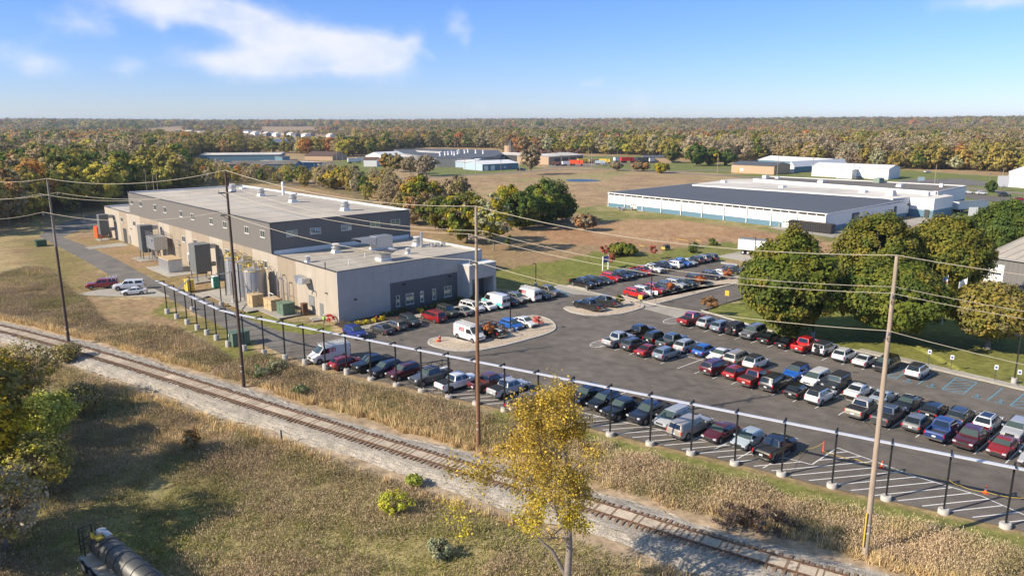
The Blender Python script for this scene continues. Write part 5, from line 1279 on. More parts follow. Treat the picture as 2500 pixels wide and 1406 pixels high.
    fs.append(tuple(range(full))[::-1]); fs.append(tuple((len(st) - 1) * full + k for k in range(full)))
    b = MB().use('paint').add(vs, fs)
    t = thing(base if base != 'suvL' else 'suv', '', 'car')
    b.use('trim')
    wy = W / 2
    for wx in (K['fw'], K['rw']):
        for s in (-1, 1):
            ctr = [(wx + (K['wr'] + .075) * math.cos(a), s * (wy + .004), K['wr'] + (K['wr'] + .075) * math.sin(a)) for a in np.linspace(-.35, math.pi + .35, 15)]
            b.add(ctr, [tuple(range(15)) if s < 0 else tuple(reversed(range(15)))])
    b.box((0, 0, K['clear'] + .03), (L - 1.2, W + .0, .14 if not K['cladding'] else .2))
    b.box((hl - .12, 0, K['clear'] + .2), (.3, W * .80, .2)); b.box((-hl + .12, 0, K['clear'] + .22), (.3, W * .84, .22))
    if open_bed: b.box(((-hl + .14 + K['xd']) / 2, 0, K['clear'] + .5), (K['xd'] + hl - .2, W * .86, .05))
    body = b.build('body', None, t, smooth=True, sharp=28)
    def surf(x, z, off=.014):
        w, tt, be = lerp1(x, wl), lerp1(x, zt), min(lerp1(x, bl), lerp1(x, zt) - .03)
        h = max(0, min(1, (tt - be) / (Hh - K['belt']))); wr = w * (1 - (1 - K['tumble']) * h); zr_ = tt - .12
        f_ = max(0, min(1.0, (z - be) / max(.05, zr_ - be))); return w * .975 + (wr - w * .975) * f_ + off
    def side(poly, m='glass', name='side_window'):
        for s in (-1, 1):
            v_ = [(x, s * surf(x, z), z) for x, z in poly]; b = MB().use(m).add(v_, [tuple(range(len(v_))) if s < 0 else tuple(reversed(range(len(v_))))]); b.build(name, None, t)
    zb_, ztp = K['belt'] + .05, Hh - .17
    xa, xb, xc, xd = K['xa'], K['xb'], K['xc'], K['xd']
    fx = lambda z: xa + (xb - xa) * (z - K['cowl']) / (Hh - K['cowl']) - .14
    rx = lambda z: xd + (xc - xd) * (z - K['deck']) / (Hh - K['deck']) + (.16 if not isbed else .14)
    mid = 0.0 if base not in ('van',) else None
    if base == 'van':
        side([(fx(zb_) - .05, zb_), (fx(ztp - .15), ztp - .15), (xb - .75, ztp - .15), (xb - .75, zb_)])
    else:
        mids = [(xb + xd) / 2 + .12] if isbed or base == 'sedan' else [(xb + xd) / 2 + .42, rx(zb_) + (.75 if base != 'hatch' else .4)]
        if isbed: mids = [.0]
        side([(fx(zb_), zb_), (fx(ztp), ztp), (mids[0] + .05, ztp), (mids[0] + .05, zb_)])
        if len(mids) > 1:
            side([(mids[0] - .05, zb_), (mids[0] - .05, ztp), (mids[1] + .05, ztp), (mids[1] + .05, zb_)])
        e0, e1 = rx(zb_), rx(ztp)
        side([(mids[-1] - .05, zb_), (mids[-1] - .05, ztp), (e1, ztp), (e0, zb_ + (.04 if base != 'jeep' else 0))])
    def slope(x0, z0, x1, z1, wf0, wf1, m, name, o=.018, inset=.1):
        """glass on the slope from (x0,z0) low to (x1,z1) high"""
        d = Vector((x1 - x0, 0, z1 - z0)); n = Vector((d.z, 0, -d.x)).normalized()
        if n.x * (x0 - x1) < 0: n = -n
        if n.z < 0 and abs(n.x) < .9: n = -n
        g = []; rows = 3; colsn = 7
        for i in range(rows):
            f_ = inset + (1 - 1.6 * inset) * i / (rows - 1); x = x0 + (x1 - x0) * f_; z = z0 + (z1 - z0) * f_; w = wf0 + (wf1 - wf0) * f_
            for j in range(colsn):
                u = -1 + 2 * j / (colsn - 1); g.append((x + n.x * o - (x0 - x1) / abs(x0 - x1 + 1e-9) * .05 * u * u, w * u, z + n.z * (o + .012 * (1 - u * u)) - .0 * u * u))
        f2 = [(i * colsn + j, i * colsn + j + 1, (i + 1) * colsn + j + 1, (i + 1) * colsn + j) for i in range(rows - 1) for j in range(colsn - 1)]
        b = MB().use(m).add(g, f2); b.build(name, None, t, smooth=True)
    slope(xa, K['cowl'] + .02, xb, Hh - .04, W / 2 * .86, W / 2 * K['tumble'] * .9, 'windshield', 'windshield', o=.03)
    if base != 'van' and not cap: slope(xd - .0, K['deck'] + .03, xc, Hh - .05, W / 2 * .80, W / 2 * K['tumble'] * .88, 'glass', 'rear_window', o=.03 if base in ('sedan',) else .045, inset=.08)
    elif base == 'van':
        b = MB().use('glass')
        for s in (-1, 1): b.box((-hl - .0 - .02 + .02, s * .45, 1.55), (.16, .55, .5))
        b.build('rear_window', None, t)
    else:
        slope(-hl + .06, K['tail'] + .04, -hl + .28, Hh - .08, W / 2 * .78, W / 2 * .66, 'glass', 'rear_window', o=.03)
        side([(-hl + .5, zb_), (-hl + .5, ztp), (xd - .1, ztp), (xd - .1, zb_)])
    # lamps, grille, bumpers
    hz = K['hood'] - .14
    for s in (-1, 1):
        b = MB().use('headlight').box((hl - .12, s * W * .375, hz), (.2, .32, .16)); b.build('headlight', None, t)
        tz = K['tail'] - .22
        b = MB().use('taillight').box((-hl + .075, s * W * (.445 if base != 'jeep' else .43), tz), (.14, .11 if base not in ('sedan', 'hatch') else .26, .34 if base not in ('sedan', 'hatch') else .17)); b.build('taillight', None, t)
        b = MB().use('paint').box((xa - .22, s * (W / 2 + .10), K['belt'] + .07), (.14, .2, .15)); b.build('side_mirror', None, t)
    b = MB().use('trim').box((hl - .035, 0, hz - .05), (.12, W * .44, .28 if base in ('pickup', 'suvL', 'jeep', 'suv') else .16)); b.use('chrome').box((hl + .02, 0, hz - .02), (.03, W * .42, .035)); b.build('grille', None, t)
    b = MB().use('white').box((-hl - .012, 0, (K['clear'] + .48) if base != 'sedan' else .62), (.03, .34, .16)); b.build('license_plate', None, t)
    if isbed or base == 'suvL': b = MB().use('chrome').box((-hl - .02, 0, K['clear'] + .2), (.12, W * .84, .14)); b.build('rear_bumper', None, t)
    wproto = None
    for wx in (K['fw'], K['rw']):
        for s in (-1, 1):
            r = K['wr']; b = MB().use('rubber').tube([(0, -.13, 0), (0, -.10, 0), (0, .10, 0), (0, .13, 0)], [r * .9, r, r, r * .9], 20)
            w = b.build('wheel', None, t, loc=(wx, s * (W / 2 - .10), r), smooth=True, sharp=35)
            b = MB().use('rim' if kind not in ('pickup_t', 'jeep') else 'rimdark')
            b.cyl if 0 else None
            b.tube([(0, s * .10, 0), (0, s * .139, 0)], [r * .62, r * .60], 14)
            b.use('trim')
            for k in range(5):
                a = k * 2 * math.pi / 5; b.box((math.cos(a) * r * .36, s * .141, math.sin(a) * r * .36), (r * .2, .012, r * .2))
            b.build('rim', None, w)
    # kind specific pieces
    if kind in ('suv', 'suvL', 'wagon', 'minivan', 'suvS'):
        for s in (-1, 1): b = MB().use('trim').bar((xc + .2, s * W * .36, Hh + .045), (xb - .15, s * W * .36, Hh + .045), .05, .05); b.build('roof_rail', None, t)
    if kind == 'suvS': b = MB().use('glass').box(((xb + xc) / 2, 0, Hh + .01), (1.5, .95, .05)); b.build('sunroof', None, t)
    if base == 'jeep':
        b = MB().use('trim').box(((xb + xc) / 2 - .02, 0, Hh + .0), (xb - xc + .0, W * .82, .07)); b.build('hard_top', None, t)
        b = MB().use('rubber').tube([(-hl - .26, 0, 1.02), (-hl - .22, 0, 1.02), (-hl - .04, 0, 1.02)], [.34, .38, .38], 18).use('rimdark').tube([(-hl - .28, 0, 1.02), (-hl - .2, 0, 1.02)], .22, 12); b.build('spare_wheel', None, t, smooth=True)
        for s in (-1, 1):
            b = MB().use('trim')
            for wx in (K['fw'], K['rw']): b.box((wx, s * (W / 2 + .06), K['wr'] * 2 + .1), (1.0, .2, .08))
            b.build('fender_flare', None, t)
    if kind == 'pickup_t': b = MB().use('trim').box(((-hl + .14 + xd) / 2, 0, K['belt'] + .035), (xd + hl - .2, W * .9, .05)); b.build('bed_cover', None, t)
    if kind == 'pickup_r':
        rack(t, 'black', -hl + .3, xa, Hh, K['belt']); b = MB().use('white').box((-1.9, 0, K['belt'] + .1), (1.7, .5, .18)); b.build('tool_box', None, t)
    return t
def lettering(s, y, x0, z0, hgt, parent):
    """the letters K E I on a van side, built as flat bars"""
    b = MB().use('redletter'); w = hgt * .62; st = hgt * .22; yy = s * y
    def seg(a, c, th=st):
        a = Vector((x0 - s * a[0] * 1.0, yy, z0 + a[1])); c = Vector((x0 - s * c[0], yy, z0 + c[1])); d = (c - a).normalized(); n = Vector((-d.z, 0, d.x)) * th / 2
        b.add([a - n, c - n, c + n, a + n], [(0, 1, 2, 3)])
    h = hgt
    g = 0
    seg((g, 0), (g, h)); seg((g + st * .3, h * .45), (g + w, h), st * .85); seg((g + st * .3, h * .55), (g + w, 0), st * .85)
    g += w * 1.55; seg((g, 0), (g, h)); seg((g, h - st / 2), (g + w * .85, h - st / 2)); seg((g, h / 2), (g + w * .75, h / 2), st * .8); seg((g, st / 2), (g + w * .85, st / 2))
    g += w * 1.35; seg((g, 0), (g, h))
    b.build('lettering', None, parent)
def van_extras(t):
    for s in (-1, 1): lettering(-s, 1.045, .3 * (1) if s > 0 else -.9, 1.35, .58, t) if False else None
    lettering(1, 1.036, .55, 1.42, .55, t); lettering(-1, 1.036, -1.1, 1.42, .55, t)
    b = MB().use('offwhite'); zr2 = 2.25 + .16
    for s in (-1, 1):
        b.bar((-2.5, s * .72, zr2), (1.2, s * .72, zr2), .06, .06); b.bar((-2.4, s * .35, zr2 + .12), (1.3, s * .35, zr2 + .12), .07, .07)
        for k in range(4): b.bar((-2.3 + k * 1.1, s * .72, 2.18), (-2.3 + k * 1.1, s * .72, zr2), .05, .05)
    for k in range(10): b.bar((-2.4 + .4 * k, -.72, zr2 + .06), (-2.4 + .4 * k, .72, zr2 + .06), .05, .05)
    b.build('ladder_rack', None, t)
PAINT = dict(white=(.72, .72, .72), red=(.26, .012, .014), brightred=(.50, .012, .010), maroon=(.085, .008, .014), oldmaroon=(.11, .028, .026), black=(.008, .008, .009), navy=(.012, .016, .035), charcoal=(.028, .030, .033), darkgrey=(.06, .062, .066), midgrey=(.16, .165, .17),
    grey=(.085, .09, .10), warmgrey=(.12, .11, .10), silver=(.40, .41, .42), bluesilver=(.36, .41, .46), bluegrey=(.20, .24, .29), slate=(.06, .08, .11), beige=(.34, .31, .26), blue=(.012, .03, .22), blue2=(.012, .10, .40), deepblue=(.012, .04, .16), paleblue=(.38, .44, .48), olivegrey=(.05, .055, .045), greygreen=(.06, .085, .09),
    darkgreen=(.015, .03, .03), teal=(.72, .73, .73), whiteblk=(.72, .72, .72), blueblk=(.012, .11, .45))
CATS = dict(sedan='car', wagon='car', hatch='car', suv='car', suvS='car', suvL='car', minivan='minivan', minivanL='van', jeep='off-roader', jeep2='off-roader', pickup='pickup truck', pickup_t='pickup truck', pickup_c='pickup truck', pickup_r='pickup truck', van='van', hivan='van')
NAMES = dict(sedan='sedan', wagon='station_wagon', hatch='hatchback', suv='suv', suvS='suv', suvL='suv', minivan='minivan', minivanL='van', jeep='off_roader', jeep2='off_roader', pickup='pickup_truck', pickup_t='pickup_truck', pickup_c='pickup_truck', pickup_r='pickup_truck', van='cargo_van', hivan='cargo_van')
GROUPS = dict(A='vehicles parked beside the cable tray', B='vehicles parked along the building front', C='vehicles at the pebble island', D='vehicles parked along the far lawn', E='vehicles parked at the pebble strip', F='vehicles on the small pebble island', G='vehicles parked below the maples', H='vehicles in the upper line of the double row', I='vehicles in the near line of the double row', P='vehicles on the small concrete pad', X='far parked cars')
HEAD = dict(LL=R(42.3) + math.pi, UR=R(42.3), LR=R(-47.3), UL=R(132.7), PL=R(200))
protos = {}
ROWT = dict(B=97.2, C=84.6, D=97.4, E=84.7, F=84.7, G=101.5, H=88.75, I=83.35)
last = {}
def place_car(row, px, py, kind, colr, head, label, free=None):
    key = kind
    if key not in protos:
        t = car(kind); protos[key] = t
        if kind == 'van': van_extras(t)
    else: t = copy_tree(protos[key])
    zc = 1.1 if 'van' in kind and 'mini' not in kind else (.9 if 'pick' in kind else .8)
    if free is None:
        p = G(px, py, zc)[:2]
        if row in ROWT:
            S, T = (S1, T1) if row in 'GHI' else (S2, T2); s = float(p @ S); tt = float(p @ T); tt = ROWT[row] + .35 * (tt - ROWT[row])
            if row in last and abs(s - last[row]) < 2.62: s = last[row] + 2.62
            last[row] = s; p = S * s + T * tt
        elif row == 'A':
            s = float(p @ S1)
            if row in last and s - last[row] < 2.62: s = last[row] + 2.62
            last[row] = s; p = S1 * s + T1 * float(p @ T1)
    else: p = free
    t.location = (p[0], p[1], .0); t.rotation_euler = (0, 0, (HEAD[head] if isinstance(head, str) else head) + random.gauss(0, .012))
    if 'roof ladder on the small' in label: rack(t, 'white', -2.6, -.85, 1.92, 1.22)
    t.scale = (random.uniform(.96, 1.04), random.uniform(.98, 1.02), random.uniform(.97, 1.04))
    t.name = NAMES[kind]; t['label'] = label; t['category'] = CATS[kind]; t['group'] = GROUPS[row]
    c = PAINT[colr]
    for ch in t.children:
        ch.color = (*c, 1)
        if colr in ('whiteblk', 'blueblk') and ch.name.startswith('body'): pass
    if colr in ('whiteblk', 'blueblk') or colr == 'teal':
        if colr == 'teal':
            b = MB().use('teal'); b.box((2.62, 0, .95), (.34, 1.5, .5), taper=.95); b.box((2.25, 0, 1.12), (.7, 1.72, .16), taper=.95)
            for s in (-1, 1): b.box((1.75, s * 1.03, .95), (1.1, .03, .6)); b.box((-2.0, s * 1.03, .9), (1.4, .03, .5))
            b.build('nose_panel', None, t)
        else:
            b = MB().use('trim').box((-.72, 0, 1.725), (2.2, 1.30, .05), taper=.96); b.build('black_roof', None, t)
    return t
CARS = [
# row A beside the tray
('A',802.8,859.8,'van','white','LL',"white cargo van with red lettering and roof ladder beside the black posts"),
('A',846.2,881.4,'wagon','red','UR',"small red wagon between the lettered white van and a black pickup"),
('A',910,884.2,'pickup_t','black','LL',"black pickup with covered bed right of the small red wagon"),
('A',942.2,898.2,'suv','navy','LL',"dark navy sport utility vehicle between the black pickup and maroon one"),
('A',984.2,904.9,'suv','maroon','LL',"maroon sport utility vehicle left of the grey pickup with ladder rack"),
('A',1051.2,915.8,'pickup_r','grey','LL',"dark grey pickup with a black ladder rack over its bed"),
('A',1117.3,929,'pickup_t','white','UR',"white pickup with black bed cover beside the hatched pavement"),
('A',1197,929.8,'pickup','oldmaroon','UR',"faded maroon open bed pickup behind the middle utility pole"),
('A',1242.4,943.3,'pickup_t','silver','UR',"silver crew cab pickup with black bed cover beside the hatched pavement"),
('A',1293,981,'pickup_t','grey','UR',"grey pickup half hidden by the left side of the yellow tree"),
('A',1433,963,'suv','black','LL',"black vehicle almost hidden behind the right side of the yellow tree"),
('A',1474,976.5,'suv','black','LL',"black sport utility vehicle just right of the yellow tree"),
('A',1522.3,992.7,'pickup','black','LL',"black open bed pickup beside the hatched strip facing the track"),
('A',1585.3,1002.4,'pickup','navy','LL',"navy blue pickup with chrome nose facing the railway track"),
('A',1637.5,1014.9,'minivan','silver','LL',"silver minivan between the navy pickup and the capped beige pickup"),
('A',1685.7,1036.3,'pickup_c','beige','UR',"beige silver pickup with a canopy over its bed"),
('A',1759,1049.3,'sedan','maroon','LL',"dark maroon sedan right of the pickup with bed canopy"),
('A',1826.9,1067,'hatch','paleblue','LL',"pale silver blue hatchback beside the last black pickup"),
('A',1893.8,1086.5,'pickup_t','black','UR',"glossy black pickup with bed cover at the right end of its row"),
# row B building front
('B',859.6,806.9,'suv','blue','LR',"blue sport utility vehicle nearest the front corner of the concrete building"),
('B',936.6,801,'sedan','darkgrey','UL',"dark grey sedan second from the blue one along the building front"),
('B',963.2,789.8,'wagon','warmgrey','UL',"warm grey wagon between the dark grey sedan and charcoal one"),
('B',994.6,780.3,'suv','charcoal','LR',"charcoal sport utility vehicle left of the gap before the red minivan"),
('B',1057.9,770.8,'minivan','red','UL',"red minivan parked by the planting bed of the building"),
('B',1083.6,757.9,'jeep','olivegrey','LR',"olive grey boxy off-roader beside the red minivan"),
('B',1119.5,758.4,'sedan','midgrey','UL',"mid grey sedan between the boxy off-roader and white minivan"),
('B',1138.2,747.8,'minivan','white','LR',"white minivan left of the middle utility pole by the building"),
('B',1175,747,'sedan','white','UL',"white sedan right behind the middle utility pole"),
('B',1202.4,733.8,'hivan','teal','UL',"tall white cargo van with turquoise nose by the entrance"),
('B',1236,735,'sedan','black','UL',"black sedan mostly hidden beside the turquoise nosed van"),
('B',1253,727.4,'suv','midgrey','LR',"silver grey crossover between the turquoise nosed and the lettered van"),
('B',1277.7,719.2,'van','white','UL',"white lettered van with ladder rack parked near the entrance lawn"),
('B',1313,723.8,'sedan','black','LR',"black sedan between the lettered van and the last grey pickup"),
('B',1324.5,712.2,'pickup','warmgrey','LR',"grey open bed pickup at the lawn end of the building row"),
# island with hydrant
('C',1145.3,811.4,'van','white','LR',"white lettered van with ladder rack on the pebble island with hydrant"),
('C',1199.9,806.2,'pickup_r','black','UL',"black pickup with rack behind the orange sapling"),
('C',1243.3,788.4,'hatch','blue2','LR',"bright blue hatchback parked at the pebble island"),
('C',1281,783.4,'sedan','white','LR',"white sedan at the rounded end of the pebble island"),
# row D
('D',1419.7,689.4,'pickup','black','LR',"black pickup first in the far row beside the lawn"),
('D',1447,685.5,'suv','black','LR',"black sport utility vehicle second in the far lawn row"),
('D',1471.7,682.1,'sedan','charcoal','LR',"charcoal sedan left of the bright red one in the far row"),
('D',1489.8,676.1,'suv','brightred','LR',"bright red sport utility vehicle in the far lawn row"),
('D',1507,671,'pickup_t','navy','LR',"navy pickup between the bright red vehicle and the black one"),
('D',1531,668.1,'suv','black','LR',"black sport utility vehicle in front of the blue notice board"),
('D',1550.3,666.2,'sedan','charcoal','LR',"charcoal sedan just left of the red pickup in far row"),
('D',1566,659.6,'pickup','red','LR',"red pickup in the middle of the far lawn row"),
('D',1593.1,654.8,'pickup','white','LR',"white pickup next to the red pickup in far row"),
('D',1616,647.5,'pickup','navy','LR',"navy pickup between the white pickup and white utility vehicle"),
('D',1645.5,645.1,'suv','white','UL',"white sport utility vehicle in the far lawn row"),
('D',1663.2,641,'pickup','blue2','LR',"blue pickup in the far lawn row"),
('D',1686,639,'sedan','silver','LR',"silver sedan right of the blue pickup in far row"),
('D',1699,634.5,'suv','black','UL',"black sport utility vehicle third from the far end of its row"),
('D',1713.5,631.5,'suv','midgrey','UL',"grey sport utility vehicle with pale roof near the row's far end"),
('D',1735.3,630.9,'suv','black','UL',"black sport utility vehicle last at the far end of lawn row"),
# row E
('E',1549.1,714.8,'suv','brightred','LR',"bright red sport utility vehicle at the near end by the crosswalk"),
('E',1569,709.4,'suv','white','LR',"white sport utility vehicle next to the bright red one by crosswalk"),
('E',1588,703.6,'pickup','red','LR',"dark red pickup behind the white sign on the pebble strip"),
('E',1631.8,698.3,'suv','slate','LR',"slate blue sport utility vehicle behind the first orange sapling"),
('E',1652,693,'suv','silver','LR',"silver crossover between the slate blue and dark green vehicles"),
('E',1673.6,687.7,'sedan','darkgreen','LR',"dark green sedan in the pebble strip row"),
('E',1704,680.9,'suv','black','LR',"black sport utility vehicle behind the second orange sapling"),
('E',1741,671.5,'suv','navy','LR',"navy sport utility vehicle left of the white sedan by pebble strip"),
('E',1759.5,665.2,'sedan','white','LR',"white sedan behind the third orange sapling"),
('E',1790.2,659.1,'suv','charcoal','LR',"charcoal sport utility vehicle last in row beside the big maple"),
# row F
('F',1438.3,743.3,'pickup_t','black','UL',"black pickup nearest the curb of the small pebble island"),
('F',1479,734.1,'pickup_t','charcoal','UL',"charcoal pickup beside the small green sapling on the island"),
# row G
('G',1690.2,776.6,'pickup_t','red','UR',"red pickup first in the maple row with black bed cover"),
('G',1731.8,786,'suv','silver','UR',"silver sport utility vehicle second in the maple row"),
('G',1762,795.5,'suv','bluegrey','UR',"blue grey sport utility vehicle third in the maple row"),
('G',1799.7,801.6,'jeep','charcoal','UR',"charcoal boxy off-roader with spare wheel in the maple row"),
('G',1839.7,809.6,'suvL','midgrey','LL',"large grey sport utility vehicle facing out of the maple row"),
('G',1879,821.8,'sedan','black','UR',"black sedan right of the large grey vehicle in maple row"),
('G',1920.7,833.8,'sedan','black','UR',"black sedan left of the bright red pickup in maple row"),
('G',1964.5,839.3,'pickup','brightred','UR',"bright red open bed pickup below the lamp post"),
('G',2017,849,'jeep','white','UR',"white boxy off-roader with black top and spare wheel"),
('G',2059.7,865.5,'suv','white','UR',"white sport utility vehicle right of the white off-roader"),
('G',2107.9,877.9,'sedan','white','UR',"white sedan left of the black van by the right pole"),
('G',2162.4,887.4,'minivanL','black','LL',"large black van behind the right utility pole"),
('G',2240.8,903.7,'suv','whiteblk','UR',"white crossover with black roof in the accessible stall"),
# row H
('H',1567,806.6,'pickup','black','UR',"black open bed pickup at the left end of the double row"),
('H',1601.7,822.4,'suv','black','UR',"black sport utility vehicle right of the black pickup in double row"),
('H',1644.1,828.2,'pickup','greygreen','UR',"grey green open bed pickup in the double row"),
('H',1676,841.8,'suv','silver','UR',"silver sport utility vehicle left of the blue hatchback in double row"),
('H',1718.2,853.5,'hatch','blue2','UR',"bright blue hatchback in the double row"),
('H',1752.3,864,'sedan','white','LL',"white sedan facing the tray in the double row"),
('H',1806.4,870.4,'suvL','beige','UR',"beige sport utility vehicle with roof rails in the double row"),
('H',1851,880.9,'suv','whiteblk','UR',"white crossover with black roof left of the double row gap"),
('H',1944.5,908.7,'suv','blueblk','LL',"blue sport utility vehicle with black roof in the double row"),
('H',1990.5,920.5,'minivanL','white','LL',"white minivan facing the tray in the double row"),
('H',2041.8,933.7,'jeep2','charcoal','LL',"dark boxy off-roader facing the tray beside the white minivan"),
('H',2095.3,950,'sedan','white','UR',"white sedan left of the right utility pole in the double row"),
('H',2157.9,964,'sedan','bluesilver','UR',"pale silver sedan behind the right utility pole"),
('H',2212.9,983.2,'sedan','black','LL',"black sedan right of the right utility pole facing the tray"),
('H',2280.8,997.6,'hatch','black','UR',"black hatchback above the blue pickup in the double row"),
('H',2341.6,1011.3,'suv','charcoal','UR',"charcoal sport utility vehicle left of the white one with glass roof"),
('H',2411.8,1025.8,'suvS','white','UR',"white sport utility vehicle with dark glass roof panel"),
('H',2482.9,1042.9,'suv','silver','LL',"silver sport utility vehicle cut by the right edge of the photo"),
# row I
('I',1511,826.8,'pickup','silver','UR',"silver open bed pickup beside the painted oval"),
('I',1552.6,837.1,'suv','darkgrey','UR',"dark grey sport utility vehicle right of the silver pickup"),
('I',1578.1,853.2,'sedan','red','UR',"red sedan in the near line of the double row"),
('I',1628.8,860.4,'suv','bluegrey','UR',"blue grey crossover left of the empty stalls"),
('I',1750.9,893.4,'suvL','maroon','UR',"maroon sport utility vehicle right of the empty stalls"),
('I',1801.1,904.8,'hatch','red','UR',"red hatchback between the maroon vehicle and red pickup"),
('I',1843.8,919.8,'pickup_t','red','UR',"red pickup with black bed cover in the near double row"),
('I',1895.1,929.2,'suvL','charcoal','UR',"large charcoal sport utility vehicle right of the red pickup"),
('I',1947,950.3,'hatch','black','UR',"black hatchback below the blue vehicle with black roof"),
('I',2004,962.6,'suv','whiteblk','UR',"white boxy vehicle with black roof below the white minivan"),
('I',2104,993.2,'pickup_t','beige','UR',"beige pickup with black bed cover left of the right pole"),
('I',2165.3,1010.5,'pickup_t','darkgrey','UR',"dark grey pickup crossed by the right utility pole"),
('I',2242,1025.8,'hatch','midgrey','UR',"grey hatchback between the dark grey and the blue pickup"),
('I',2302.6,1045.3,'pickup','deepblue','UR',"blue open bed pickup in the near double row"),
('I',2370.5,1063.2,'pickup','maroon','LL',"maroon pickup facing the tray right of the blue pickup"),
('I',2450,1084.2,'sedan','red','LL',"red sedan facing the tray near the right edge"),
('I',2524,1112,'sedan','silver','LL',"silver car just entering at the right edge of the photo"),
# pad
('P',250,692.6,'pickup_c','red','PL',"red pickup with roof ladder on the small concrete pad"),
('P',315,695.5,'pickup_c','white','PL',"white pickup with canopy on the small concrete pad"),
('P',327,708.5,'sedan','white','PL',"white sedan on the small concrete pad"),
]
for c in CARS: place_car(*c)
for o in list(bpy.data.objects):
    if o.get('label') == 'white lettered van with ladder rack parked near the entrance lawn': pass
# far cars: small, still built as cars
for px, py, k, c, hd, lb in ((755, 413, 'sedan', 'white', 2.9, 'white car left of the pale blue car in the far car park'), (765, 418, 'sedan', 'silver', 2.9, 'silver car nearest in the far car park'), (783, 415.5, 'sedan', 'paleblue', 2.9, 'pale blue car in the far car park'), (757, 397, 'suv', 'charcoal', .2, 'dark car by the brown roofed house'),
        (1365, 402.5, 'pickup_t', 'maroon', .3, 'maroon pickup at the tan machine shed'), (1476, 402, 'sedan', 'silver', .2, 'silver car in the far machine yard'), (1272, 414, 'pickup_t', 'charcoal', .1, 'dark pickup beside the blue door shed'),
        (2098, 434.5, 'suv', 'slate', .2, 'slate coloured car beside the white long shed'), (2364, 468.5, 'sedan', 'white', -.2, 'white car left of another white car on the far road'), (2396, 471, 'suv', 'white', -.2, 'white car in the middle of the far road lot'), (2452, 475.5, 'suvL', 'charcoal', -.2, 'dark large car on the far road lot'), (2490, 485, 'sedan', 'red', -.3, 'small red car at the right edge on the far road'), (2264, 419, 'sedan', 'white', .4, 'white car parked at the edge of the far trees')):
    place_car('X', px, py, k, c, hd, lb)
# trailers and machines
def trailer(px, py, L, head, label, cat='trailer', h=2.7, w=2.6, m='white', wheels=True, name='trailer'):
    g = G(px, py)[:2]; t = thing(name, label, cat, (g[0], g[1], 0), head)
    b = MB().use(m).box((0, 0, 1.15 + h / 2), (L, w, h)); b.use('grey')
    for s in (-1, 1):
        b.box((0, s * (w / 2 + .01), 1.2), (L, .05, .15)); b.box((0, s * (w / 2 + .01), 1.1 + h), (L, .05, .12))
    b.build('box_body', None, t)
    b = MB().use('slatelt').box((0, 0, 1.17 + h), (L - .1, w - .1, .04)); b.build('roof', None, t)
    b = MB().use('grey').box((-L / 2 - .03, 0, 1.15 + h / 2), (.05, .05, h)); b.box((-L / 2 - .03, .5, 1.15 + h / 2), (.04, .05, h * .9)); b.box((-L / 2 - .03, -.5, 1.15 + h / 2), (.04, .05, h * .9)); b.build('rear_doors', None, t)
    b = MB().use('dark').box((0, 0, 1.0), (L * .96, .9, .2)); b.bar((L * .3, .6, 1), (L * .3, .6, .1), .15, .15); b.bar((L * .3, -.6, 1), (L * .3, -.6, .1), .15, .15); b.build('chassis', None, t)
    for x in (-L / 2 + 1.3, -L / 2 + 2.6):
        for s in (-1, 1):
            b = MB().use('rubber').tube([(x, s * (w / 2 - .55), .5), (x, s * (w / 2 - .05), .5)], .5, 16).use('offwhite').tube([(x, s * (w / 2 - .06), .5), (x, s * (w / 2 - .02), .5)], .26, 12); b.build('wheel', None, t)
    return t
hx = G(1806, 618)[:2]; hy = G(1900, 640)[:2]; ha = R(-38)
c0 = hx + np.array([math.cos(ha), math.sin(ha)]) * 6.8
t = trailer(*proj(c0[0], c0[1], 0), 13.8, ha, 'white box trailer on concrete pad half hidden by the big maple')
b = MB().use('slatelt')
for k in range(5): b.box((-6.94, -.9 + .42 * k, 2.6 + .3 * math.sin(k * 2)), (.03, .3, 1.6 - .25 * (k % 2)))
b.build('door_graphic', None, t)
a_, b_ = G(2328, 519)[:2], G(2405, 514)[:2]; trailer(*proj(*((a_ + b_) / 2), 0), 15.5, math.atan2(b_[1] - a_[1], b_[0] - a_[0]), 'long white box trailer docked at the right end of the warehouse')
for px, py, L, lb in ((863, 399, 9, 'white trailer at the left end of the red roofed shed'), (882, 397, 8, 'white trailer beside the red roofed shed'), (1507, 396, 6, 'white trailer end left of the red machine'), (1552, 397, 7, 'white trailer behind the dark tanker'), (1590, 398, 5, 'white trailer at the beige low building')):
    trailer(px, py, L, .5, lb)
def machine(px, py, m, label, s=1.):
    g = G(px, py)[:2]; t = thing('work_truck', label, 'truck', (g[0], g[1], 0), random.uniform(-.4, .4))
    b = MB().use(m).box((2.4 * s, 0, 1.9 * s), (1.8 * s, 2.3 * s, 2.0 * s), taper=.9); b.build('cab', None, t)
    b = MB().use('glass').box((3.25 * s, 0, 2.3 * s), (.1, 2 * s, .8 * s)); b.build('windshield', None, t)
    b = MB().use(m).box((-1.3 * s, 0, 2.0 * s), (5 * s, 2.4 * s, 1.9 * s), taper=1.05); b.build('dump_body', None, t)
    for x in (2.6, -1.4, -2.8):
        for q in (-1, 1): b = MB().use('rubber').tube([(x * s, q * .8 * s, .55 * s), (x * s, q * 1.2 * s, .55 * s)], .55 * s, 12); b.build('wheel', None, t)
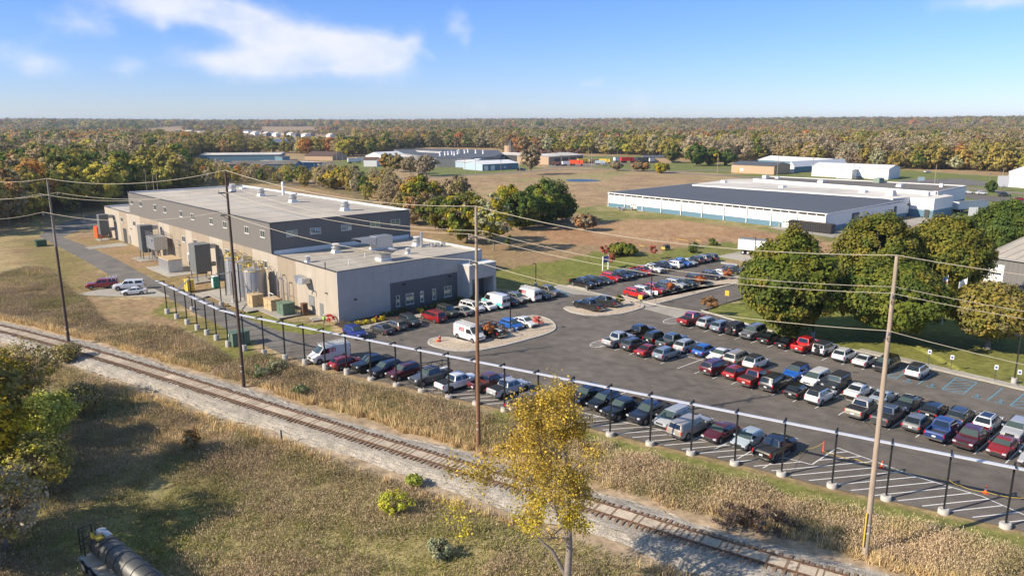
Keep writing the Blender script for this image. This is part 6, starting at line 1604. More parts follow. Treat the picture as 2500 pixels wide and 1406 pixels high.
for px, py, m, lb, s in ((1408, 405, 'orange', 'orange dump truck in the far machine yard', 1.4), (1424, 399, 'yellowpaint', 'yellow machine behind the orange dump truck', 1.2), (1478, 399.5, 'yellowpaint', 'yellow machine at the centre of the far yard', 1.2), (1450, 398, 'tanwall', 'tan machine between the two yellow ones', 1.), (1466, 402, 'paleblue', 'pale blue machine in the far yard', 1.), (1386, 405, 'white', 'white truck left of the orange dump truck', 1.1), (1532, 398, 'red', 'red machine between the far white trailers', 1.5), (1572, 398, 'dark', 'dark tank truck beside the white trailer', 1.5), (1358, 404, 'rust', 'rusty truck at the left of the tan machine shed', .9)): machine(px, py, m, lb, s)
# dumpster container by the warehouse
a_, b_ = G(1930, 559)[:2], G(2033, 571)[:2]; dd = (b_ - a_); L = float(np.linalg.norm(dd))
t = thing('roll_off_container', 'long black ribbed open container parked before the warehouse', 'container', (*((a_ + b_) / 2), 0), math.atan2(dd[1], dd[0]))
b = MB().use('trim')
b.box((0, -1.2, 1.5), (L, .1, 2.6)); b.box((0, 1.2, 1.5), (L, .1, 2.6)); b.box((-L / 2, 0, 1.5), (.1, 2.4, 2.6)); b.box((L / 2, 0, 1.5), (.1, 2.4, 2.6)); b.box((0, 0, .4), (L, 2.3, .2))
for k in range(24): b.box((-L / 2 + L * (k + .5) / 24, -1.3, 1.5), (.12, .12, 2.5))
b.build('body', None, t)
b = MB().use('rust').box((L * .1, 0, 2.6), (L * .7, .5, .3)); b.build('top_beam', None, t)
g = G(1531, 513)[:2]; t = thing('scrap_pile', 'grey scrap heap against the blue base of the warehouse', 'scrap pile', (g[0], g[1], 0)); b = MB().use('grey')
for k in range(16): b.box((random.uniform(-3.5, 3.5), random.uniform(-1, 1), random.uniform(.2, 1.2)), (random.uniform(.6, 2.5), random.uniform(.3, 1), random.uniform(.1, .5)), random.uniform(0, 3))
b.build('scrap', None, t)
# ---------------------------------------------------------------- tank trailer in the foreground
TZ = .15
ga_, gb_ = G(226, 1368, 1.0)[:2], G(345, 1480, 1.0)[:2]
p0 = G(244, 1322, 1.8)[:2]; p1 = G(350, 1412, 1.8)[:2]; dd = (p1 - p0) / np.linalg.norm(p1 - p0); TL = 8.6
t = thing('tank_trailer', 'dark cylindrical tank trailer with black bands in the lower left corner', 'tank trailer', (p0[0], p0[1], 0), math.atan2(dd[1], dd[0]))
r = .84; zc = 1.86
b = MB().use('slate'); M['tankmat'] = mat('dull tank steel', (.10, .10, .098), .5, metal=.4, var=.25, scale=1.2, stretch=(.4, 2, 2))
b.tube([(-.22, 0, zc), (0, 0, zc), (TL, 0, zc), (TL + .25, 0, zc)], [r * .72, r, r, r * .7], 32); b.build('tank', 'tankmat', t, smooth=True, sharp=50)
b = MB().use('black')
for k in range(7): b.tube([(.5 + k * 1.28, 0, zc), (.57 + k * 1.28, 0, zc)], r + .025, 32)
b.build('tank_band', None, t)
b = MB().use('steel'); b.tube([(.45, 0, zc + r - .1), (.45, 0, zc + r + .25)], .38, 16); b.box((1.2, .15, zc + r + .12), (.9, .4, .22)); b.build('manhole', None, t)
b = MB().use('yellowpaint').box((.9, -.35, zc + r - .02), (.8, .5, .1)); b.box((.3, -.55, zc + .7), (.5, .1, .6)); b.build('yellow_panel', None, t)
b = MB().use('grey').bar((.9, r + .05, zc + .12), (TL - .3, r + .05, zc + .12), .07, .08); b.bar((.9, r + .07, zc - .15), (TL - .3, r + .07, zc - .15), .05, .05); b.build('side_channel', None, t)
b = MB().use('tieboard').box((TL / 2 + .1, -r + .0, 1.02), (TL + .6, .95, .1)); b.use('grey').box((TL / 2 + .1, -r - .5, .98), (TL + .6, .07, .22)); b.box((-.25, -.4, .98), (.07, 2.3, .22)); b.build('deck', None, t)
b = MB().use('dark').box((TL / 2, -.45, .95), (TL + .6, .15, .3)); b.box((TL / 2, .45, .95), (TL + .6, .15, .3)); b.build('chassis', None, t)
b = MB().use('black')
for x in (-.45, .35):
    for y in (-.9, .0): b.bar((x, y - .3, 1.3), (x, y - .3, zc + r + .55), .06, .06)
for z in (zc, zc + .5, zc + r + .5):
    b.bar((-.45, -1.2, z), (.35, -1.2, z), .05, .05); b.bar((-.45, -1.2, z), (-.45, -.3, z), .05, .05)
for k in range(5): b.bar((-.5, -1.15, 1.5 + .35 * k), (-.5, -.75, 1.5 + .35 * k), .04, .04)
b.build('ladder', None, t)
for x in (.3, 1.6):
    for s in (-1.25, 1.05):
        b = MB().use('rubber').tube([(x, s - .2, .52), (x, s + .1, .52)], .52, 20).use('rim').tube([(x, s - .22, .52), (x, s - .1, .52)], .3, 14); b.build('wheel', None, t, smooth=True)
b = MB().use('chrome').tube([(TL + .6, .2, .8), (TL + .6, .2, 1.9), (TL + .9, .2, 2.1)], .12, 8); b.build('valve_pipe', None, t)

# ---------------------------------------------------------------- lamp posts, signs, hydrants, cones, tape, flags
for px, py, hgt, lb in ((2475, 935, 6.3, 'black lamp post on white footing at right beside the accessible signs'), (1984, 820.5, 6.2, 'black lamp post on white footing below the maples'), (1246, 813.6, 6.0, 'black lamp post on the island beside the blue hatchback'), (1308, 698, 4.5, 'short dark lamp post at the lawn edge behind the grey pickup'), (1589, 727, 6.4, 'black lamp post between the red vehicles and the pebble strip'), (1841.7, 632, 5.2, 'black lamp post in front of the white trailer'), (201.6, 545, 6.3, 'lamp post beside the far end of the driveway')):
    g = G(px, py)[:2]; t = thing('street_lamp', lb, 'street lamp', (g[0], g[1], 0), R(130))
    b = MB().use('black').box((0, 0, hgt / 2), (.13, .13, hgt)); b.build('post', None, t)
    b = MB().use('black').box((.35, 0, hgt - .02), (.75, .3, .1)); b.build('lamp_head', None, t)
    b = MB().use('kerb').cyl((0, 0, -.2), .34, .9, 18); b.build('concrete_footing', None, t, smooth=True)
def sign(px, py, h, w, hh, panel, label, extra=None, rz=R(-30), name='sign', post='dark'):
    g = G(px, py)[:2]; t = thing(name, label, 'sign', (g[0], g[1], 0), rz)
    b = MB().use(post).box((0, 0, h / 2), (.07, .07, h)); b.build('post', None, t)
    b = MB().use(panel).box((0, -.06, h - hh / 2 + .05), (w, .04, hh)); b.build('sign_panel', None, t)
    if extra == 'access':
        b = MB().use('bluesign').box((0, -.09, h - hh * .45), (w * .55, .02, hh * .4)); b.build('wheelchair_symbol', None, t)
    return t
for k, (px, py) in enumerate(((2265.8, 890.8), (2320.5, 905), (2427.6, 930.5), (2484, 943))):
    sign(px, py, 2.15, .42, .6, 'white', ['white and blue accessible parking sign behind the black roofed crossover', 'second accessible parking sign from the left on the kerb', 'third accessible parking sign, left of the lamp post', 'accessible parking sign right of the lamp post at the edge'][k], 'access')
sign(1562.4, 751.5, 2.3, .75, .75, 'yellowpaint', 'orange yellow sign on the small island by the crosswalk')
sign(1601, 741.4, 2.4, .6, .75, 'white', 'white sign beside the near end of the pebble strip')
sign(1773.5, 742.6, 2.5, .7, .95, 'yellowpaint', 'yellow sign on the lawn corner by the maple')
g = G(1478, 659)[:2]; t = thing('notice_board', 'blue notice board between two white posts on the lawn', 'sign', (g[0], g[1], 0), R(50))
b = MB().use('white').box((-1.1, 0, 1.6), (.2, .2, 3.2)); b.build('post', None, t); b = MB().use('white').box((1.1, 0, 1.6), (.2, .2, 3.2)); b.build('post', None, t)
b = MB().use('bluesign').box((0, 0, 2.4), (1.9, .1, 1.4)); b.build('sign_panel', None, t); b = MB().use('paleblue').box((.2, -.07, 2.5), (1.0, .03, .35)); b.build('emblem', None, t)
sign(2238 + 17 * 0 + 9, 454, 4.5, 3.5, 2., 'paleblue', 'small row of pale signs beyond the warehouse roof', rz=0)
sign(2446, 466, 7, 5.6, 5, 'white', 'white and blue roadside sign at far right', rz=0)
sign(929, 443, 3.5, 2.6, 4, 'white', 'small white roadside sign left of the far sheds', rz=0)
sign(2374, 529, 3.2, 3.2, 3.0, 'white', 'white sign on the low wall right of the docks', rz=0)
def hydrant(g, label, z=.1):
    t = thing('fire_hydrant', label, 'fire hydrant', (g[0], g[1], z)); b = MB().use('red').tube([(0, 0, 0), (0, 0, .08), (0, 0, .1), (0, 0, .62), (0, 0, .66), (0, 0, .85)], [.2, .2, .13, .13, .17, .07], 12); b.build('barrel', None, t, smooth=True)
    b = MB().use('red').tube([(-.25, 0, .5), (.25, 0, .5)], .07, 8).tube([(0, -.22, .45), (0, 0, .45)], .08, 8); b.build('nozzle', None, t)
hydrant(G(1074, 834)[:2], 'red fire hydrant on the left tip of the pebble island'); hydrant(L2(64.5, 103), 'red fire hydrant in the planting bed of the building')
t = thing('orange_marker', 'small orange cap lying beside the hydrant on the island', 'marker', (*G(1068, 836)[:2], .12)); b = MB().use('orange').cyl((0, 0, 0), .22, .3, 12, .15); b.build('cap', None, t)
def cone(px, py, label):
    g = G(px, py)[:2]; t = thing('traffic_cone', label, 'traffic cone', (g[0], g[1], 0)); b = MB().use('orange').box((0, 0, .02), (.38, .38, .04)).tube([(0, 0, .03), (0, 0, .72)], [.15, .035], 14); b.build('body', None, t, smooth=True)
    b = MB().use('white').tube([(0, 0, .34), (0, 0, .48)], [.103, .078], 14); b.build('reflective_band', None, t)
cone(2152.3, 1141.5, 'orange traffic cone beside the right utility pole'); cone(2405.5, 1203, 'orange traffic cone in the lot near the right edge')
g = G(2009.4, 1103.4)[:2]; t = thing('delineator_post', 'tall orange delineator post right of the last black pickup', 'delineator', (g[0], g[1], 0)); b = MB().use('orange').tube([(0, 0, 0), (0, 0, 1.15)], [.09, .06], 12); b.build('tube', None, t); b = MB().use('dark').cyl((0, 0, 0), .22, .05, 12); b.build('base', None, t)
def tape(pts, label, sag=.15):
    P = [Vector((*G(x, y, z)[:2], z)) for x, y, z in pts]; out = []
    for a, c in zip(P[:-1], P[1:]):
        for k in range(8): u = k / 8; q = a.lerp(c, u); q.z = max(.03, q.z - sag * 4 * u * (1 - u)); out.append(q)
    out.append(P[-1]); b = MB().use('yellowpaint')
    for a, c in zip(out[:-1], out[1:]): b.bar(a, c, .01, .035)
    tag(b.build('caution_tape', None), label, 'caution tape')
def z8(x, y): return (1800 + x / 3.463, 1000 + y / 3.463)
tape([(*z8(725, 280), 1.05), (*z8(590, 330), .35), (*z8(540, 355), .3), (*z8(440, 465), .5), (*z8(372, 530), .8)], 'yellow caution tape looped between delineator and black post')
tape([(*z8(725, 340), .5), (*z8(800, 368), .2), (*z8(1000, 415), .2), (*z8(1215, 468), .5), (*z8(1660, 545), .9), (*z8(1772, 575), 1.1)], 'long yellow caution tape crossing behind the right utility pole')
tape([(*z8(1772, 575), 1.1), (*z8(1890, 640), .5), (*z8(2100, 690), .3), (*z8(2424, 745), .5)], 'yellow caution tape at the right edge beyond the last cone')
# flags
for px, py, top, kind, lb in ((2300, 792, 671, 'us', 'striped national flag on a white pole behind the maples'), (2346, 798, 677, 'white', 'pale flag on a white pole right of the striped flag'), (2256, 785, 664, 'blue', 'dark blue flag on a pole left of the striped flag')):
    g = G(px, py)[:2]; hgt = zat(g, top); t = thing('flagpole', lb, 'flag pole', (g[0], g[1], 0), 0); b = MB().use('white').tube([(0, 0, 0), (0, 0, hgt)], [.07, .04], 8); b.build('pole', None, t)
    b = MB(); wv = lambda x, z: (-x * .86, .25 * math.sin(x * 3) - .1 * x, hgt - .25 - z - .22 * x)
    Wf, Hf = 1.75, 1.1; nx_, nz_ = 10, 13
    for i in range(nx_):
        for j in range(nz_):
            x0, x1, z0_, z1_ = Wf * i / nx_, Wf * (i + 1) / nx_, Hf * j / nz_, Hf * (j + 1) / nz_
            m = {'us': ('bluesign' if i < 4 and j < 7 else ('red' if j % 2 == 0 else 'white')), 'white': 'white', 'blue': 'bluesign'}[kind]
            b.use(m).add([wv(x0, z0_), wv(x1, z0_), wv(x1, z1_), wv(x0, z1_)], [(0, 1, 2, 3)])
    b.build('flag', None, t)
# worker in a hi-vis vest
g = B(-2.6, 0.2); t = thing('person', 'person in a lime hi-vis vest walking near the building corner', 'person', (g[0], g[1], 0), R(60))
def skinmesh(name, verts, edges, radii, m, parent, root=0):
    me = bpy.data.meshes.new(name); me.from_pydata(verts, edges, []); me.materials.append(M[m]); o = link(name, me, parent)
    md = o.modifiers.new('skin', 'SKIN'); 
    for i, r_ in enumerate(radii): me.skin_vertices[0].data[i].radius = (r_, r_)
    for i in range(len(verts)): me.skin_vertices[0].data[i].use_root = (i == root)
    o.modifiers.new('sub', 'SUBSURF').levels = 1
    return o
def add_skin(name, verts, edges, radii, m, parent):
    me = bpy.data.meshes.new(name); me.from_pydata(verts, edges, []); me.materials.append(M[m]); o = link(name, me, parent)
    o.modifiers.new('skin', 'SKIN')
    if not me.skin_vertices:
        bm_ok = False
        try:
            import bmesh; bm = bmesh.new(); bm.from_mesh(me); bm.verts.layers.skin.verify(); bm.to_mesh(me); bm.free()
        except Exception as e: print('skin', e)
    for i, r_ in enumerate(radii): me.skin_vertices[0].data[i].radius = (r_, r_)
    me.skin_vertices[0].data[0].use_root = True
    o.modifiers.new('sub', 'SUBSURF').levels = 1
    return o
V_ = [(0, 0, .95), (0, 0, 1.15), (0, 0, 1.40), (0, 0, 1.50), (0, .02, 1.62), (0, .02, 1.72), (0, .1, .9), (.12, .11, .5), (-.05, .11, .08), (.06, .12, .04), (0, -.1, .9), (-.1, -.11, .5), (-.3, -.11, .1), (-.2, -.12, .05), (0, .2, 1.40), (.1, .26, 1.12), (.28, .24, .95), (0, -.2, 1.40), (-.1, -.26, 1.12), (.02, -.28, .9)]
E_ = [(0, 1), (1, 2), (2, 3), (3, 4), (4, 5), (0, 6), (6, 7), (7, 8), (8, 9), (0, 10), (10, 11), (11, 12), (12, 13), (2, 14), (14, 15), (15, 16), (2, 17), (17, 18), (18, 19)]
R_ = [.14, .13, .15, .055, .10, .07, .10, .075, .05, .05, .10, .075, .05, .05, .065, .048, .04, .065, .048, .04]
add_skin('body', V_, E_, R_, 'jeans', t)
b = MB().use('hivis').tube([(0, 0, .92), (0, 0, 1.15), (0, 0, 1.38), (0, 0, 1.47)], [.22, .21, .235, .13], 14); b.build('safety_vest', None, t, smooth=True)
b = MB().use('white').tube([(0, .02, 1.66), (0, .02, 1.74), (0, .02, 1.8)], [.135, .12, .05], 12); b.build('hard_hat', None, t, smooth=True)
for s in (-1, 1):
    c = (.28, .24, .93) if s > 0 else (.02, -.28, .88); b = MB().use('skin')
    b.box((c[0], c[1], c[2] - .03), (.035, .08, .09))
    for k in range(4): b.tube([(c[0], c[1] - .03 + .02 * k, c[2] - .07), (c[0] + .012, c[1] - .03 + .02 * k, c[2] - .115), (c[0] + .03, c[1] - .03 + .02 * k, c[2] - .145 - .006 * (k in (1, 2)))], .009, 6)
    b.tube([(c[0], c[1] + .045 * s, c[2] - .02), (c[0] + .03, c[1] + .065 * s, c[2] - .07)], .011, 6); b.build('hand', None, t)
# yellow machine on the field and yellow straw ribbons
g = G(1626, 610)[:2]; t = thing('trench_box', 'small black and yellow machine on the brown field path', 'machine', (g[0], g[1], 0), .6)
b = MB().use('dark').box((0, 0, .8), (1.9, 1.2, 1.0), taper=.8); b.build('body', None, t); b = MB().use('yellowpaint').box((-.95, 0, .55), (.25, 1.2, .5)); b.box((.9, 0, .3), (.2, 1.2, .3)); b.build('frame', None, t)
for k, (pts, lb) in enumerate((([(1552, 608), (1560, 603), (1575, 606), (1583, 602), (1560, 611)], 'yellow ribbon lying in loops beyond the blue notice board'), ([(1632, 590), (1650, 588), (1680, 591), (1700, 590), (1712, 594)], 'longer yellow ribbon lying beside the far field path'))):
    P = [(*G(x, y)[:2], .35 + .2 * (i % 2)) for i, (x, y) in enumerate(pts)]; b = MB().use('yellowpaint')
    for a, c in zip(P[:-1], P[1:]): b.bar(a, c, .03, .1)
    tag(b.build('ribbon', None), lb, 'ribbon')
# ---------------------------------------------------------------- foliage builders
def leafquads(c, nrm, size, col, name, m, elong=1.):
    n = len(c); a = np.cross(nrm, rng.normal(size=(n, 3))); a /= np.linalg.norm(a, axis=1)[:, None] + 1e-9
    b = np.cross(nrm, a); b /= np.linalg.norm(b, axis=1)[:, None] + 1e-9
    s = size[:, None]; v = np.stack([c - a * s, c + b * s * .75 * elong, c + a * s, c - b * s * .75 * elong], 1).reshape(-1, 3)
    return npmesh(name, v, 4, m, np.repeat(col, 4, 0))
def crown_points(seed, R_, Hc, z0, ncl, nlf, clr, top=1., flat=.0):
    """clump centres on and in an irregular dome; returns leaf centres, normals, clump ids"""
    r = np.random.default_rng(seed)
    d = r.normal(size=(ncl, 3)); d /= np.linalg.norm(d, axis=1)[:, None]
    rad = r.random(ncl) ** .33; rad = (.45 if ncl < 400 else .64) + (.55 if ncl < 400 else .36) * rad
    lob = 1 + (.16 if ncl < 400 else .12) * np.sin(d[:, 0] * 5 + seed) * np.cos(d[:, 1] * 4 + 2 * seed) + (.07 if ncl < 400 else .06) * r.normal(size=ncl)
    cc = d * rad[:, None] * lob[:, None]
    zz = cc[:, 2]; wid = np.where(zz > 0, 1 - .28 * top * np.clip(zz, 0, 1) ** 1.5, 1 - .25 * np.clip(-zz, 0, 1))
    ctr = np.stack([cc[:, 0] * R_ * wid, cc[:, 1] * R_ * wid, z0 + Hc / 2 + zz * Hc / 2], 1)
    ids = r.integers(0, ncl, nlf); off = r.normal(size=(nlf, 3)); off /= np.linalg.norm(off, axis=1)[:, None]
    cs = clr * (.6 + .8 * r.random(ncl)); rr = (r.random(nlf) ** .4)[:, None]
    p = ctr[ids] + off * rr * cs[ids][:, None] * np.array([1, 1, .75])
    cn = p - np.array([0, 0, z0 + Hc * .35]); cn /= np.linalg.norm(cn, axis=1)[:, None] + 1e-6
    nr = off * .55 + cn * .75 + np.array([0, 0, .25]) + r.normal(size=(nlf, 3)) * .38; nr /= np.linalg.norm(nr, axis=1)[:, None]
    return p, nr, ids, ctr, r
BR = 1.85
def leafcols(r, ids, ncl, pal, jit=.22):
    jit = .13 if ncl > 400 else jit
    pal = np.array(pal); w = pal[r.integers(0, len(pal), ncl)] * (1 + jit * r.normal(size=(ncl, 1)) * .6)
    c = w[ids] * (1 + jit * r.normal(size=(len(ids), 1))) ; return np.clip(c * BR, .004, .9)
def limbs(b, r, z0, Rr, Hc, rad, n=7):
    for k in range(n):
        a = 2 * math.pi * k / n + r.random(); l = Rr * (.5 + .35 * r.random()); zt = z0 + Hc * (.25 + .6 * r.random())
        s = z0 * (.55 + .6 * r.random()) if z0 > 1 else z0 + Hc * .15 * r.random() + .3
        b.tube([(0, 0, s), (math.cos(a) * l * .45, math.sin(a) * l * .45, s + (zt - s) * .55), (math.cos(a) * l, math.sin(a) * l, zt)], [rad * .5, rad * .3, rad * .08], 6)
def trunkmesh(seed, z0, Hc, Rr, rad, n=7, m='bark', name='trunk', parent=None):
    r = np.random.default_rng(seed); b = MB().tube([(0, 0, -.3), (0, 0, .3), (.1, .05, z0 * .8 + .3), (.15, -.1, z0 + Hc * .5), (0, 0, z0 + Hc * .85)], [rad * 1.45, rad, rad * .8, rad * .45, rad * .1], 10)
    limbs(b, r, z0, Rr, Hc, rad, n); return b
def named_tree(name, label, cat, loc, R_, Hc, z0, pal, seed, nlf, ls, ncl=120, clr=.9, rad=.3, bark='bark', group=None, top=1., twigs=0):
    t = thing(name, label, cat, loc, 0, group)
    p, nr, ids, ctr, r = crown_points(seed, R_, Hc, z0, ncl, nlf, clr, top)
    k = p[:, 2] > .05; p, nr, ids = p[k], nr[k], ids[k]
    me = leafquads(p, nr, ls * (.6 + .8 * r.random(len(p))), leafcols(r, ids, ncl, pal), 'crown', M['leaf']); link('crown', me, t)
    b = trunkmesh(seed, z0, Hc, R_, rad, 9, bark)
    if twigs:
        for c in ctr[:twigs]:
            b.tube([(c[0] * .25, c[1] * .25, z0 + (c[2] - z0) * .35), (c[0] * .7, c[1] * .7, c[2] * .85), tuple(c + r.normal(size=3) * .3)], [rad * .16, rad * .08, .02], 4)
    b.build('trunk', bark, t, smooth=True); return t
MAPLE = [(.070, .088, .012), (.055, .075, .012), (.088, .095, .014), (.11, .095, .016), (.045, .062, .012), (.08, .09, .012)]
MAPLE2 = [(.095, .096, .015), (.12, .105, .016), (.075, .085, .014), (.105, .096, .016), (.06, .075, .014)]
YEL = [(.20, .16, .012), (.16, .15, .015), (.11, .12, .014), (.24, .17, .015)]
DKG = [(.045, .07, .014), (.035, .055, .012), (.06, .08, .015)]
OLV = [(.15, .13, .032), (.12, .11, .03), (.175, .14, .032), (.11, .095, .03)]
BRN = [(.15, .118, .062), (.13, .105, .06), (.17, .135, .07), (.12, .10, .055)]
ORG = [(.26, .12, .03), (.20, .10, .03), (.30, .15, .035), (.17, .09, .035)]
RUST = [(.17, .095, .04), (.14, .08, .035), (.20, .11, .045)]
GREY = [(.165, .14, .095), (.18, .15, .10), (.15, .125, .08)]
SIL = [(.16, .17, .10), (.13, .14, .08), (.19, .19, .11)]
def gp(px, py): g = G(px, py)[:2]; return (g[0], g[1], -.05)
def crown_h(px, py, top): return zat(G(px, py)[:2], top)
# the big maples at the right
for k, (px, py, top, hw, pal, lb, seed, dens, z0) in enumerate(((1920, 822, 576, 7.6, MAPLE, 'big round green maple nearest the double row at left of its group', 11, 1, 1.6), (2132, 742, 524, 7.4, MAPLE2, 'tall maple behind the middle of the maple group', 12, 1, 1.5), (2298, 735, 533, 8.2, MAPLE2, 'widest maple with golden top beside the grey metal building', 13, 1, 1.5), (2165, 830, 648, 9.2, MAPLE, 'low spreading maple with visible trunk behind the right utility pole', 14, 1, 2.6), (2410, 850, 700, 6.6, [(.13, .11, .02), (.10, .095, .022), (.17, .13, .03), (.12, .10, .045)], 'thinning maple with bare twigs at the right edge', 15, .45, 2.4), (2455, 640, 492, 8.5, DKG + MAPLE[:2], 'dark green tree behind the grey metal building', 16, 1, 1.5), (2385, 625, 535, 6, DKG, 'dark green bushy tree left of the metal building roof', 17, .7, 1.))):
    h = crown_h(px, py, top)
    named_tree('maple_tree', lb, 'tree', gp(px, py), hw * .9, h - z0, z0, pal, seed, int(50000 * dens), .23, 430, 1.25, .42, group='maples by the car park', top=.95, twigs=60 if dens < .6 else 0, bark='barkgrey' if dens < .6 else 'bark')
# trees and bushes between the factory and the warehouse
mids = [(1035, 520, 432, 7.2, YEL[1:] + DKG[:1], 'broad olive yellow tree behind the far roof corner', 21, 1, 0), (1000, 545, 470, 5, OLV, 'olive tree left of the broad yellow one behind the roof', 22, .6, 0), (1075, 560, 480, 6, MAPLE, 'green tree right behind the charcoal wall end', 32, .8, 0), (1140, 592, 474, 7, MAPLE + YEL[:1], 'green round tree standing clear right of the charcoal wall', 23, 1, 0), (1205, 612, 478, 5.0, SIL + YEL[:2], 'slim pale yellow thinning tree in front of the grove', 24, .35, 20), (1240, 548, 456, 6, YEL, 'bright yellow tree at the left of the dark grove', 25, .9, 0), (1330, 548, 444, 8.5, DKG + YEL[2:3], 'big dark green tree at the right of the grove', 26, 1.3, 0), (1372, 538, 482, 5, DKG + YEL[2:], 'olive green tree at the right edge of the grove', 27, .7, 0), (1275, 560, 470, 6.5, DKG + MAPLE[:2], 'dark green tree in the middle of the grove', 28, .8, 0),
        (1428, 563, 523, 3.6, RUST + GREY, 'bare reddish bush in the brown field', 29, .25, 30), (878, 466, 432, 2.6, DKG, 'dark cedar behind the factory roof', 30, .5, 0), (1243, 600, 576, 1.1, DKG, 'small dark cone shaped conifer right of the slim pale tree', 31, .25, 0), (1115, 505, 430, 6, BRN + OLV[:1], 'bare brown tree between the yellow and green trees', 33, .5, 25), (820, 462, 414, 6.5, YEL[2:] + OLV, 'yellow green tree above the factory roof edge', 34, .7, 0), (940, 480, 440, 6, OLV + BRN, 'brownish bush behind the roof pipe', 35, .5, 10),
        (1520, 622, 596, 3.4, MAPLE, 'round green bush beyond the blue notice board', 36, .5, 0), (1689, 617, 601, 1.3, DKG, 'small conifer nearest the far lawn row', 37, .2, 0), (1694, 606, 591, 1.2, DKG, 'second small conifer behind the nearest one', 38, .2, 0), (1740, 598, 582, 1.4, DKG, 'small conifer at the field edge left of the white trailer', 39, .2, 0),
        (1476, 630, 597, 1.0, [(.24, .05, .03)], 'thin red sapling behind the notice board', 40, .1, 6), (1491, 652, 618, 1.0, [(.26, .07, .04)], 'thin red sapling right of the notice board', 41, .1, 6), (1593, 632, 598, 1., [(.24, .06, .04)], 'thin red sapling on the lawn behind the far row', 42, .1, 6),
        (1637, 712, 690, 1.0, [(.22, .07, .025)], 'first orange sapling on the pebble strip from the left', 43, .12, 6), (1709, 697, 674, 1.1, [(.22, .07, .025)], 'second orange sapling on the pebble strip', 44, .12, 6), (1775, 682, 658, 1.1, [(.22, .07, .025)], 'third orange sapling on the pebble strip', 45, .12, 6), (1194, 826, 787, 1.05, [(.24, .09, .02), (.20, .07, .02)], 'orange sapling on the island behind the middle pole', 46, .06, 6), (1314, 796, 772, .9, [(.32, .08, .06)], 'faint red sapling at the tip of the island', 47, .06, 8), (1510, 748, 722, .8, MAPLE, 'small green sapling beside the charcoal pickup', 48, .12, 4), (1731, 768, 726, 1.35, RUST, 'small brown tree on the lawn beside the crosswalk', 49, .15, 10),
        (1296, 427, 356, 6, BRN + GREY, 'tall bare tree beside the far road', 50, .4, 30), (1505, 417, 396, 4, BRN, 'small bare tree left of the yellow bush by the far road', 51, .25, 15), (1555, 418, 395, 4, RUST + BRN, 'brown thin tree beside the yellow bush', 52, .25, 15), (1572, 418, 398, 4, ORG + BRN, 'tan thin tree left of the yellow roadside bush', 53, .25, 10), (1614, 423, 397, 4.6, YEL, 'yellow olive bush beside the far road', 54, .5, 0), (1973, 392, 352, 8, ORG, 'large rust orange tree behind the green sided shed', 55, .8, 0), (2419, 470, 442, 2.3, DKG, 'small oval dark tree beside the far road sign', 56, .3, 0), (2360, 415, 374, 4, ORG, 'narrow orange tree at the far tree line', 57, .4, 0),
        (1640, 398, 350, 7, DKG + OLV, 'dark green tree beside the beige low building', 58, .7, 0), (1700, 405, 352, 8, DKG, 'dark evergreen mass right of the beige building', 59, .8, 0), (1735, 405, 362, 7, DKG + YEL[2:], 'dark green tree behind the thin roadside pole', 60, .7, 0), (1774, 405, 366, 6, DKG, 'dark evergreen left of the tan shed', 61, .6, 0), (855, 425, 405, 5, DKG + OLV, 'dark bush left of the thin far poles', 62, .4, 0), (865, 448, 420, 4, DKG, 'dark bush behind the small cedar', 63, .4, 0), (945, 412, 375, 5, OLV + ORG[:1], 'olive tree in front of the grey low building', 64, .5, 0), (970, 420, 378, 6, BRN + OLV, 'bare brown tree in front of the grey low building', 65, .4, 25), (1040, 430, 378, 7, GREY, 'grey bare tree left of the long white shed', 66, .35, 30), (1003, 425, 385, 6, BRN, 'thin bare tree beside the grey bare one', 67, .35, 25)]
for px, py, top, hw, pal, lb, seed, dens, tw in mids:
    h = crown_h(px, py, top); sap = hw < 1.6 and tw; z0 = h * (.38 if sap else (.02 if hw < 1.6 else (.12 if not tw else .22)))
    con = 'conifer' in lb or 'cedar' in lb; d = math.hypot(*G(px, py)[:2])
    named_tree('conifer' if con else ('bush' if 'bush' in lb else ('sapling' if sap else 'tree')), lb, 'bush' if 'bush' in lb else 'tree', gp(px, py), hw, h - z0, z0, pal, seed, int(9000 * dens) + 150, .12 if hw < 1.6 else (.36 if d < 330 else .5), 14 if hw < 1.6 else 110, hw * (.35 if hw < 1.6 else .2), .03 if hw < 1.6 else .22, twigs=tw, top=2.6 if con else 1., bark='barkgrey' if tw else 'bark')
# planting bed shrubs and the red shrub by the side door
for k in range(22):
    s = 59.5 + k * 1.55 + random.uniform(-.3, .3); yl = k in (1, 2, 3, 4, 9, 15)
    p = L2(s, 104.2 + random.uniform(-1.2, 1.2) if not yl else 102.9)
    t = named_tree('shrub', ('low golden shrub, %s golden one from the left in the planting bed' % ['first', 'second', 'third', 'fourth', 'fifth', 'sixth'][[1, 2, 3, 4, 9, 15].index(k)]) if yl else 'low dark green shrub in the planting bed along the building', 'shrub', (p[0], p[1], .02), .55, .75, 0, YEL[:1] + [(.35, .28, .02)] if yl else DKG + [(.12, .10, .05)], 70 + k, 420, .09, 20, .3, .03, group='shrubs in the planting bed')
p = B(-1.0, 1.4); named_tree('shrub', 'small red leaved shrub beside the building corner', 'shrub', (p[0], p[1], 0), .8, 1.3, .1, [(.30, .02, .02)], 99, 300, .1, 20, .3, .03)

